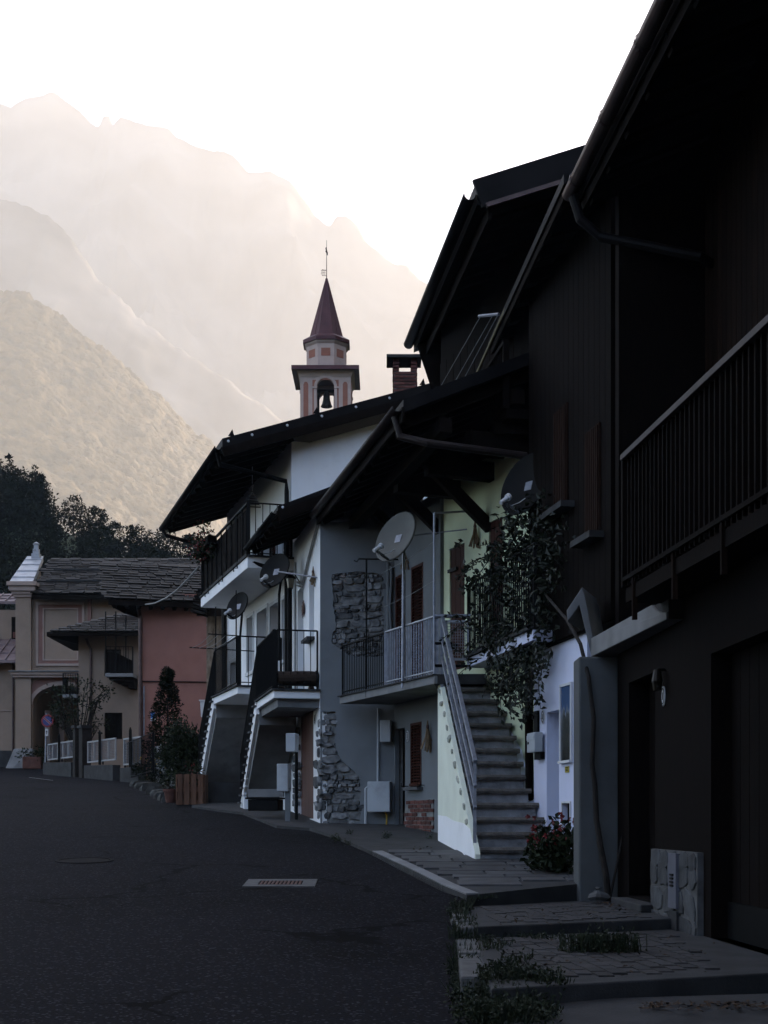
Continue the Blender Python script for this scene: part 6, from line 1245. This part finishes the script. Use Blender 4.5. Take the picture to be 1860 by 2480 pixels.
# garden conifer
p = GP(408, 1905); p = V((p.x, 38.5, zg(38.5))); p.x = (406 - CX) / F * 38.5
th = thing('garden_conifer', p, 'small dark conifer in front of the pink house', 'tree'); H_ = P(0, 1622, 38.5).z - p.z
mb = MB(); 
for k in range(230):
    t = random.random() ** 1.1; z = .35 + t * (H_ - .4); rr = .98 * (1 - t) ** 1.1 * random.uniform(.25, 1.1) + .03; a = random.uniform(0, 6.283); c = p + V((math.cos(a) * rr, math.sin(a) * rr, z))
    d0 = V((math.cos(a), math.sin(a), .55)).normalized()
    for _ in range(26): leaf(mb, c + rdir() * .11, d0 + rdir() * .8, .1, .036)
for _ in range(30): leaf(mb, p + UP * (H_ - random.uniform(0, .3)), UP + rdir() * .5, .1, .03)
part('crown', mb, m_pine, th); part('trunk', MB().tube([p - UP * .1, p + UP * (H_ * .9)], .06, 8, .012), m_bark2, th)
# dark shrub beside the white house
p = V(((450 - CX) / F * 36.5, 36.5, zg(36.5))); th = thing('garden_shrub', p, 'big dark leafy shrub between the conifer and the white stair', 'shrub'); mb = MB()
for k in range(300):
    d = rdir() * random.uniform(.5, 1); c = p + V((d.x * .7, d.y * .5, .95 + d.z * .9)); clump(mb, c, .16, 18, .1, .06)
part('foliage', mb, m_bush, th); part('stems', MB().tube([p - UP * .2, p + UP * .05], .06, 6).tube([p - UP * .1, p + V((.1, 0, .8))], .04, 6, .015).tube([p, p + V((-.2, .1, .9))], .035, 6, .012).tube([p - UP * .05, p + V((.3, -.1, .8))], .03, 6, .012), m_bark2, th)
# flower bed, kerb, pots, crate
def flowers(name, p, r, h, nl, nf, mf, label, cat='flowers', L=.07):
    th = thing(name, p, label, cat); mb = MB(); mfb = MB(); ms = MB()
    for k in range(nl):
        a = random.uniform(0, 6.283); q = math.sqrt(random.random()) * r; c = p + V((math.cos(a) * q, math.sin(a) * q, h * random.uniform(.08, 1) * (1.1 - .5 * q / r))); leaf(mb, c, rdir() + UP * .4, L, L * .6)
        if k % 12 == 0: ms.tube([p + V((math.cos(a) * q * .3, math.sin(a) * q * .3, 0)), c], .006, 4)
    for k in range(nf):
        a = random.uniform(0, 6.283); q = math.sqrt(random.random()) * r; c = p + V((math.cos(a) * q, math.sin(a) * q, h * random.uniform(.5, 1.1)))
        for j in range(6): leaf(mfb, c, rdir(), .035, .03)
    part('leaves', mb, m_bush, th); tag(part('stems', ms, m_bush, th), kind='stuff')
    if nf: part('blossoms', mfb, mf, th)
    return th
flowers('flower_clump', GP(372, 1903, .0), .42, .75, 500, 26, m_yel, 'yellow flowering clump in the bed below the pink house')
flowers('flower_clump', GP(458, 1932, .0) + V((0, 1.6, .3)), .35, .55, 300, 34, m_red, 'red flowering clump above the wooden crate')
flowers('flower_clump', GP(338, 1893) + V((0, .3, 0)), .25, .45, 200, 0, m_red, 'low leafy clump at the foot of the pink house drainpipe', 'plant')
bk = [GP(x, y) for x, y in ((335, 1902), (362, 1912), (390, 1925), (412, 1936), (430, 1945))]
bd = thing('garden_bed_kerb', bk[2], 'rough stone edging of the flower bed beside the road', 'kerb')
EDGE = [stone_mesh(90 + k_, False, mat('dark_edging_stone', (0.02, 0.02, 0.018), (0.05, 0.05, 0.046), scale=8, bump=.8, bscale=20, bdist=.02)) for k_ in range(4)]  # edging stone mixed darker than the wall rubble
for i, (a, b) in enumerate(zip(bk, bk[1:])):
    for k in range(2): c = a.lerp(b, (k + .5) / 2); inst('edging_stone', EDGE[(2 * i + k) % 4], bd, c - UP * .05, Matrix.Rotation(.4, 3, 'Z'), (.7, .26, .2))
p = GP(413, 1944); th = thing('flower_pot', p, 'terracotta flower pot beside the wooden crate', 'pot'); part('pot', MB().lathe([(.001, 0), (.1, 0), (.15, .24), (.17, .24), (.17, .3), (.14, .3), (.13, .26), (.001, .26)], 18, p), m_clay, th)
mb = MB(); clump(mb, p + UP * .48, .22, 160, .08, .05); part('foliage', mb, m_bush, th)
p = GP(465, 1950); th = thing('pallet_crate', p, 'wooden slatted pallet box standing at the road edge', 'crate'); cw_, hh_, dd_ = .58, .66, .5
for f_ in range(2):
    for k in range(4):
        x = -cw_ / 2 + .07 + k * (cw_ - .14) / 3; part('slat', MB().box(p + V((x, -dd_ / 2 + f_ * dd_, hh_ / 2)), .1, .022, hh_ - random.uniform(0, .04)), m_crate, th)
    for z in (.06, .33, .6): part('rail', MB().box(p + V((0, -dd_ / 2 + f_ * dd_ + (.024 if f_ == 0 else -.024), z)), cw_, .024, .09), m_crate, th)
for s_ in (-1, 1):
    for k in range(3): part('side_slat', MB().box(p + V((s_ * (cw_ / 2 + .012), -.16 + k * .16, hh_ / 2)), .022, .11, hh_ - .03), m_crate, th)
mb = MB(); clump(mb, p + UP * .7, .24, 200, .07, .045); part('foliage', mb, m_bush, th)
# garden wall of rubble and iron fence
gw = Plane(GP(342, 1895).xy, GP(418, 1915).xy); gw.n = gw.n if gw.n.y < 0 else -gw.n; base_ = gw.pt(.5, zg(gw.A.y), 0); th = thing('garden_wall', base_ + V((0, 1.2, 0)), 'low rubble stone garden wall behind the flower bed', 'wall'); gw.A = gw.A + V((0, 1.2, 0))
zg_ = zg(gw.A.y); part('core', MB().wbox(gw, 0, gw.L, zg_ - .3, zg_ + .95, -.35, -.02), m_mortar, th); rubble(th, gw, 0, gw.L, zg_, zg_ + .95, -.03, lambda s, z: True, .14, .24, .05)
th = thing('iron_garden_fence', gw.pt(.6, zg_, .6), 'thin black iron fence spikes standing in the flower bed', 'fence')
railing(th, [gw.pt(-.1, zg_ + .05, .7), gw.pt(gw.L, zg_ + .05, .7)], 1.1, .24, m_black, .022, (.03, .02))
# white fence panels on a low wall, gate pillars
fa, fb = GP(100, 1875), GP(334, 1897); FP = Plane(fa.xy, fb.xy); FP.n = FP.n if FP.n.y < 0 else -FP.n
fw = thing('low_fence_wall', fa, 'low worn concrete wall carrying the white mesh fence', 'wall'); fx_ = lambda x: FP.sz(x, 1800)[0]
zf = lambda s: lerp(zg(fa.y), zg(fb.y), s / FP.L)
for x0, x1 in ((104, 172), (203, 273), (290, 334)):
    a, b = fx_(x0), fx_(x1); part('coping', MB().hexa([FP.pt(a, zf(a) - .3, 0), FP.pt(b, zf(b) - .3, 0), FP.pt(b, zf(b) - .3, -.25), FP.pt(a, zf(a) - .3, -.25)], [FP.pt(a, zf(a) + .42, 0), FP.pt(b, zf(b) + .5, 0), FP.pt(b, zf(b) + .5, -.25), FP.pt(a, zf(a) + .42, -.25)]), m_conc_d, fw)
m_whitef = mat('white_steel', (0.2, 0.2, 0.205), (0.26, 0.26, 0.26), scale=8, rough=.5, bump=.05)
labs = ('white steel mesh fence panel nearest the parking sign', 'white steel mesh fence panel right of the dark gate pillars', 'white steel mesh fence panel against the pink house corner')
for (x0, x1), lb in zip(((108, 171), (204, 272), (291, 332)), labs):
    a, b = fx_(x0), fx_(x1); za0, za1 = zf(a) + .5, FP.sz((x0 + x1) / 2, 1797 - (x0 - 108) * .065)[1]; th = thing('fence_panel', FP.pt(a, za0 - .08, -.12), lb, 'fence', 'white mesh fence panels')
    fr = part('frame', MB().wbox(FP, a, b, za1 - .05, za1, -.14, -.1).wbox(FP, a, b, za0, za0 + .05, -.14, -.1).wbox(FP, a, a + .05, za0 + .05, za1 - .05, -.14, -.1).wbox(FP, b - .05, b, za0 + .05, za1 - .05, -.14, -.1), m_whitef, th)
    n = max(1, round((b - a) / .6))
    for k in range(1, n): s = lerp(a, b, k / n); part('stile', MB().wbox(FP, s - .025, s + .025, za0 + .05, za1 - .05, -.14, -.1), m_whitef, th)
    mb = MB()
    for k in range(int((b - a) / .07)): mb.wbox(FP, a + .05 + k * .07, a + .056 + k * .07, za0 + .05, za1 - .05, -.125, -.119)
    for k in range(int((za1 - za0) / .05)): mb.wbox(FP, a + .05, b - .05, za0 + .05 + k * .05, za0 + .056 + k * .05, -.131, -.126)
    part('mesh_wire', mb, m_galv, th)
    for s in (lerp(a, b, .45), lerp(a, b, .55)): part('foot_bar', MB().wbox(FP, s - .02, s + .02, za0 - .1, za0, -.14, -.1), m_black, th)
    part('hoop_post', MB().tube([FP.pt(lerp(a, b, .5) - .06, za0 - .1, -.06), FP.pt(lerp(a, b, .5) - .06, za1 + .2, -.06), FP.pt(lerp(a, b, .5), za1 + .28, -.06), FP.pt(lerp(a, b, .5) + .06, za1 + .2, -.06), FP.pt(lerp(a, b, .5) + .06, za0 - .1, -.06)], .025, 6), m_black, th)
for x, w, lb in ((179, .24, 'slim dark gate pillar nearest the chapel arch'), (195, .34, 'broad dark gate pillar beside the white fence panel')):
    s = fx_(x); th = thing('gate_pillar', FP.pt(s, zf(s), 0), lb, 'pillar'); part('shaft', MB().wbox(FP, s - w / 2, s + w / 2, zf(s) - .2, zf(s) + 1.65, -.3, 0), m_bark2, th); part('cap', MB().wbox(FP, s - w / 2 - .05, s + w / 2 + .05, zf(s) + 1.65, zf(s) + 1.74, -.35, .05), m_conc_d, th)
# climbing rose behind the fence
p = V((P(190, 1800, 50.5).x, 50.5, zg(50.5))); th = thing('rose_bush', p, 'straggling bare rose bush behind the white fence', 'bush'); mb, ml = MB(), MB()
for k in range(26):
    a = random.uniform(0, 6.283); d = V((math.cos(a) * 1.0, math.sin(a) * .5, 0)); h = random.uniform(1.8, 3.4); pts = [p + d * (t * random.uniform(.8, 1.3)) + UP * (h * (1 - (1 - t) ** 2)) for t in (0, .3, .6, .85, 1)]; mb.tube(pts, .03, 5, .008)
    for q in pts[2:]: clump(ml, q, .2, 10, .12, .08)
part('canes', mb, m_bark2, th); part('leaves', ml, m_bush, th)
# round no-parking sign
p = GP(109, 1868); th = thing('no_parking_sign', p, 'round no-parking sign on a post before the chapel arch', 'sign'); sc_ = P(115, 1746, p.y - .05); sc_.y = p.y - .06; RS = V((0, -1, 0)).to_track_quat('Z', 'Y').to_matrix(); k_ = p.y / F
part('post', MB().tube([p - UP * .2, V((p.x + .06, p.y, sc_.z + .3))], .035, 8), m_galv, th)
m_sb = mat('sign_blue', (0.03, 0.045, 0.16), (0.035, 0.05, 0.18), rough=.4, bump=0); m_sr = mat('sign_red', (0.2, 0.02, 0.025), (0.22, 0.025, 0.03), rough=.4, bump=0); m_sw = mat('sign_white', (0.5, 0.5, 0.5), rough=.4, bump=0)
R_ = 15.5 * k_; part('disc', MB().lathe([(.001, 0), (R_ * .74, 0), (R_ * .74, -.01)], 32, sc_, RS), m_sb, th); part('red_ring', MB().lathe([(R_ * .74, .004), (R_ * .97, .004), (R_, -.015)], 32, sc_, RS), m_sr, th); part('back_plate', MB().lathe([(.001, -.02), (R_, -.02)], 32, sc_, RS), m_galv, th)
a_ = math.radians(-42); dv = V((math.cos(a_), 0, math.sin(a_))); part('slash', MB().beam(sc_ + V((0, -.012, 0)) - dv * R_ * .7, sc_ + V((0, -.012, 0)) + dv * R_ * .7, .006, R_ * .2, V((0, -1, 0)).cross(dv)), m_sr, th); part('slash_edge', MB().beam(sc_ + V((0, -.008, 0)) - dv * R_ * .72, sc_ + V((0, -.008, 0)) + dv * R_ * .72, .004, R_ * .28, V((0, -1, 0)).cross(dv)), m_sw, th)
q = P(113, 1774, p.y - .05); pl_ = part('sub_plate', MB().box(q, 8 * k_, .015, 17 * k_), m_sw, th); part('arrow', MB().poly([q + V((x * k_, -.009, z * k_)) for x, z in ((-2.4, 1), (0, 5), (2.4, 1), (.7, 1), (.7, -4), (-.7, -4), (-.7, 1))], (0, -.004, 0)), m_black, pl_)
# planter at the chapel plinth
p = P(80, 1852, 55.0); p.z = zg(55); th = thing('stone_planter', p, 'clay planter of foliage at the chapel pilaster', 'planter'); part('trough', MB().box(p + UP * .25, .75, .45, .5), m_clay, th, bev=.03); mb = MB()
for k in range(14): clump(mb, p + V((random.uniform(-.6, .6), 0, random.uniform(.4, .75))), .25, 22, .14, .07)
part('foliage', mb, m_bush, th)
# pale box on the pink side of the white stair
p = P(498, 1738, 33.5); th = thing('balcony_planter_box', p, 'pale square planter box hung beside the white stair', 'planter'); part('box', MB().hexa([p + V((-.1, -.12, 0)), p + V((.12, -.12, 0)), p + V((.12, .12, 0)), p + V((-.1, .12, 0))], [p + V((-.12, -.14, .4)), p + V((.13, -.14, .4)), p + V((.13, .14, .4)), p + V((-.12, .14, .4))]), m_pale, th, bev=.02); part('rim', MB().box(p + V((.005, 0, .41)), .3, .32, .03), m_pale, th, bev=.01)
part('arm', MB().beam(p + V((.1, 0, .1)), p + V((.6, -.3, .1)), .04, .04), m_black, th)
# window boxes of red flowers on the top balcony
for s in (3.2, 4.2):
    c = W1.pt(s, ZU + .9, bw + .1); th = thing('flower_box', c, 'red flowers trailing from a box on the far end of the top balcony' if s > 4 else 'second flower box on the top balcony railing', 'flower box', 'flower boxes on the top balcony'); part('box', MB().wbox(W1, s - .35, s + .35, ZU + .85, ZU + 1.02, bw + .0, bw + .18), m_wood, th); ml, mf = MB(), MB()
    for k in range(12): q = c + W1.u * random.uniform(-.4, .4) + UP * random.uniform(-.15, .35) + W1.n * random.uniform(-.05, .2); clump(ml, q, .12, 16, .08, .05); clump(mf, q + W1.n * .05, .1, 7, .05, .04)
    part('leaves', ml, m_bush, th); part('blossoms', mf, m_red, th)
# climbing vine on the green balcony
rt = GP(1470, 2178); rt = V((P(1472, 2176, 13.55).x, 13.55, ZT2)); vn = thing('climbing_vine', rt, 'leafy climbing vine hanging over the green house balcony', 'vine')
trk = [P(1474, 2182, 13.5), P(1466, 2120, 13.5), P(1455, 2050, 13.55), P(1444, 1985, 13.58), P(1440, 1900, 13.62), P(1433, 1850, 13.62), P(1437, 1740, 13.62), P(1428, 1640, 13.66), P(1405, 1560, 13.85), P(1370, 1500, 14.8), P(1320, 1440, 16.2), P(1270, 1380, 17.3)]
part('trunk', MB().tube([p + V((random.uniform(-.01, .01), 0, 0)) for p in trk], .034, 9, .014), m_bark2, vn); part('side_stem', MB().tube([P(1476, 2180, 13.5), P(1495, 2090, 13.5), P(1510, 2010, 13.55), P(1514, 1950, 13.6)], .016, 6, .008), m_bark2, vn)
ml, ms = MB(), MB(); prof_v = [(1125, 1400, 1480), (1165, 1350, 1560), (1195, 1310, 1600), (1220, 1250, 1700), (1250, 1220, 1720), (1280, 1190, 1740), (1310, 1200, 1600), (1335, 1230, 1500), (1365, 1260, 1420)]
for k in range(235):
    x = random.triangular(1122, 1370, 1275); y0 = interp([(a, b) for a, b, c in prof_v], x); y1 = interp([(a, c) for a, b, c in prof_v], x); y = y0 + (y1 - y0) * random.random() ** .9; Y = lerp(18.9, 15.6, (x - 1125) / 245) + random.uniform(-.4, .2); c = P(x, y, Y)
    for _ in range(13): p = c + rdir() * random.uniform(.03, .2); leaf(ml, p, rdir() - UP * .35, random.choice((.05, .07, .09, .13)) * random.uniform(.8, 1.15), random.uniform(.03, .07), None, .3)
for k in range(34):                                                      # straggling shoots
    x, y = random.uniform(1120, 1300), random.uniform(1290, 1600); Y = lerp(18.9, 15.9, (x - 1125) / 220); a = P(x, y, Y); d = V((random.uniform(-.9, -.2), -.3, random.uniform(-.9, .6))); pts = [a + d * (t * .55) - UP * (t * t * .12) for t in (0, .35, .7, 1)]; ms.tube(pts, .007, 4, .003)
    for t in range(9): q = pts[0].lerp(pts[3], t / 8); leaf(ml, q, d + rdir() * .9, .08, .045, None, .3)
for k in range(16):
    x = random.uniform(1190, 1330); y = random.uniform(1560, 1650); Y = lerp(18.0, 15.9, (x - 1190) / 140); a = P(x, y, Y); pts = [a, a + V((-.06, 0, -.25)), a + V((random.uniform(-.15, .1), 0, -.55))]; ms.tube(pts, .006, 4, .003)
    for t in range(10): q = pts[0].lerp(pts[2], t / 9); leaf(ml, q, rdir() - UP * .6, .09, .05, None, .3)
part('foliage', ml, m_vine, vn); tag(part('shoots', ms, m_bark2, vn), kind='stuff')
th = thing('boulder', P(1447, 2186, 13.45), 'pale rounded stone lying at the vine root', 'stone'); q = MB(); 
for j in range(5):
    for i in range(10): a = i * .6283; ph = -.5 + j * .5; r_ = math.cos(ph * 1.3) * .5; q.v.append(P(1447, 2186, 13.4) + V((math.cos(a) * r_ * .21 * (1 + .28 * math.sin(i * 2.1 + j)), math.sin(a) * r_ * .15 * (1 + .2 * math.cos(i * 1.7)), .055 + ph * .06 + .012 * math.sin(i * 1.9))))
for j in range(4):
    for i in range(10): a = j * 10 + i; b = j * 10 + (i + 1) % 10; q.f.append((a, b, b + 10, a + 10))
q.f.append(tuple(range(40, 50))); part('rock', q, m_kerb, th)
# red flowering plant at the stair foot
p = V((P(1345, 2100, 14.9).x, 14.9, zg(14.9) + .05)); th = flowers('red_flower_bush', p, .34, .58, 900, 60, m_red, 'bushy red flowering plant at the foot of the stone stair', 'plant', .085); part('pot', MB().lathe([(.001, 0), (.1, 0), (.13, .13), (.12, .13), (.001, .12)], 16, p), m_black, th)
# weeds and grass
def tuft(mb, c, n, h, spread, leafy=False):
    for _ in range(n):
        a = random.uniform(0, 6.283); q = math.sqrt(random.random()) * spread; b = c + V((math.cos(a) * q, math.sin(a) * q, 0)); d = V((math.cos(a) * .4 * random.random(), math.sin(a) * .4 * random.random(), 1)); hh = h * random.uniform(.35, 1.1)
        if leafy:
            for k in range(int(hh / .022)): leaf(mb, b + d * (k * .022), rdir() + UP * .5, .032, .014)
        else: leaf(mb, b, d + rdir() * .3, hh, .009)
wp = P(1455, 2335, 9.35); wp.z = ZT3 + .01; th = thing('weed_clump', wp, 'broad leafy weed clump growing through the brick terrace', 'weed'); mb = MB(); mst = MB()
for k in range(230):
    q = wp + V((random.triangular(-.33, .33, 0), random.uniform(-.1, .1), 0)); tuft(mb, q, 1, random.uniform(.07, .2), .02, True); mst.tube([q, q + V((random.uniform(-.02, .02), 0, .12))], .003, 4)
part('leaves', mb, m_grass, th); part('stems', mst, m_grass, th)
mb = MB()
spots = [(1185, 2300, 12, .1), (1215, 2292, 10, .1), (1160, 2280, 14, .08), (1245, 2268, 10, .06), (1290, 2272, 12, .07), (1320, 2276, 14, .07), (1255, 2330, 16, .09), (1220, 2355, 30, .1), (1250, 2368, 30, .11), (1290, 2372, 30, .1), (1320, 2375, 26, .09), (1200, 2372, 30, .12), (1345, 2382, 16, .07), (1250, 2262, 8, .05)]
for x, y, n, h in spots:
    c = P(x, y, (CAMZ - ZT3) * F / (y - HY)); tuft(mb, c, n * 2, h, .1, True); tuft(mb, c, n * 2, h * .8, .1)
for k in range(60):                                                      # strip between road and terraces
    t = random.random(); c = GP(lerp(1118, 1128, t) + random.uniform(-14, 14), lerp(2195, 2430, t)); s = .6 + random.random(); tuft(mb, c, 16, .1 * s, .09, random.random() < .5); tuft(mb, c, 8, .12 * s, .08)
for k in range(150):
    x, y = random.triangular(1120, 1330, 1190), random.triangular(2390, 2490, 2470); c = GP(x, y, .08); tuft(mb, c, 18, random.uniform(.06, .16), .1, random.random() < .6)
for k in range(14): c = GP(1130 + k * 5, 2183 - k * .6); tuft(mb, c, 8, .06, .05)
for x, y in ((808, 2032), (845, 2020), (842, 2045), (935, 2030), (940, 2026), (820, 2036), (1040, 2030)): c = GP(x, y, .05); tuft(mb, c, 22, .09, .05, True)
tag(part('grass', mb, m_grass), 'dark grass and low weeds along the road edge and terraces', 'grass', kind='stuff')
mb = MB()
def litter(poly_px, z, n):
    for _ in range(n):
        t = random.random(); x, y = lerp(poly_px[0][0], poly_px[1][0], t), lerp(poly_px[0][1], poly_px[1][1], t) + random.gauss(0, poly_px[2]); c = P(x, y, (CAMZ - z) * F / (y - HY)); c.z = z + .012; leaf(mb, c, V((random.uniform(-1, 1), random.uniform(-1, 1), .15)), random.uniform(.025, .05), .025, UP + rdir() * .3)
litter(((1180, 2262), (1640, 2240), 2.5), ZT3, 260); litter(((1440, 2190), (1600, 2205), 4), ZT2, 90); litter(((1200, 2225), (1560, 2215), 12), ZT2, 60); litter(((1200, 2330), (1750, 2300), 30), ZT3, 70); litter(((1560, 2442), (1860, 2440), 5), zg(7.4) + .1, 150); litter(((1000, 2062), (1060, 2040), 4), zg(18) + .05, 30)
tag(part('fallen_leaves', mb, m_gras_dead), 'brown fallen leaves gathered along the terrace steps', 'leaves', kind='stuff')
# ================================================================== haze
mh = bpy.data.materials.new('haze_air'); mh.use_nodes = True; t = mh.node_tree; t.nodes.clear()
out = t.nodes.new('ShaderNodeOutputMaterial'); pv = t.nodes.new('ShaderNodeVolumePrincipled')
pv.inputs['Color'].default_value = (0.99, 0.94, 0.885, 1); pv.inputs['Density'].default_value = 2.9e-4; pv.inputs['Anisotropy'].default_value = 0.05
t.links.new(pv.outputs[0], out.inputs['Volume'])
mb = MB().hexa([(-2900, -1100, -4.2), (1100, -1100, -4.2), (1100, 6400, -4.2), (-2900, 6400, -4.2)], [(-2900, -1100, 2600), (1100, -1100, 2600), (1100, 6400, 2600), (-2900, 6400, 2600)])
tag(part('haze', mb, mh), 'pale sunlit haze filling the valley air', 'haze', kind='stuff')
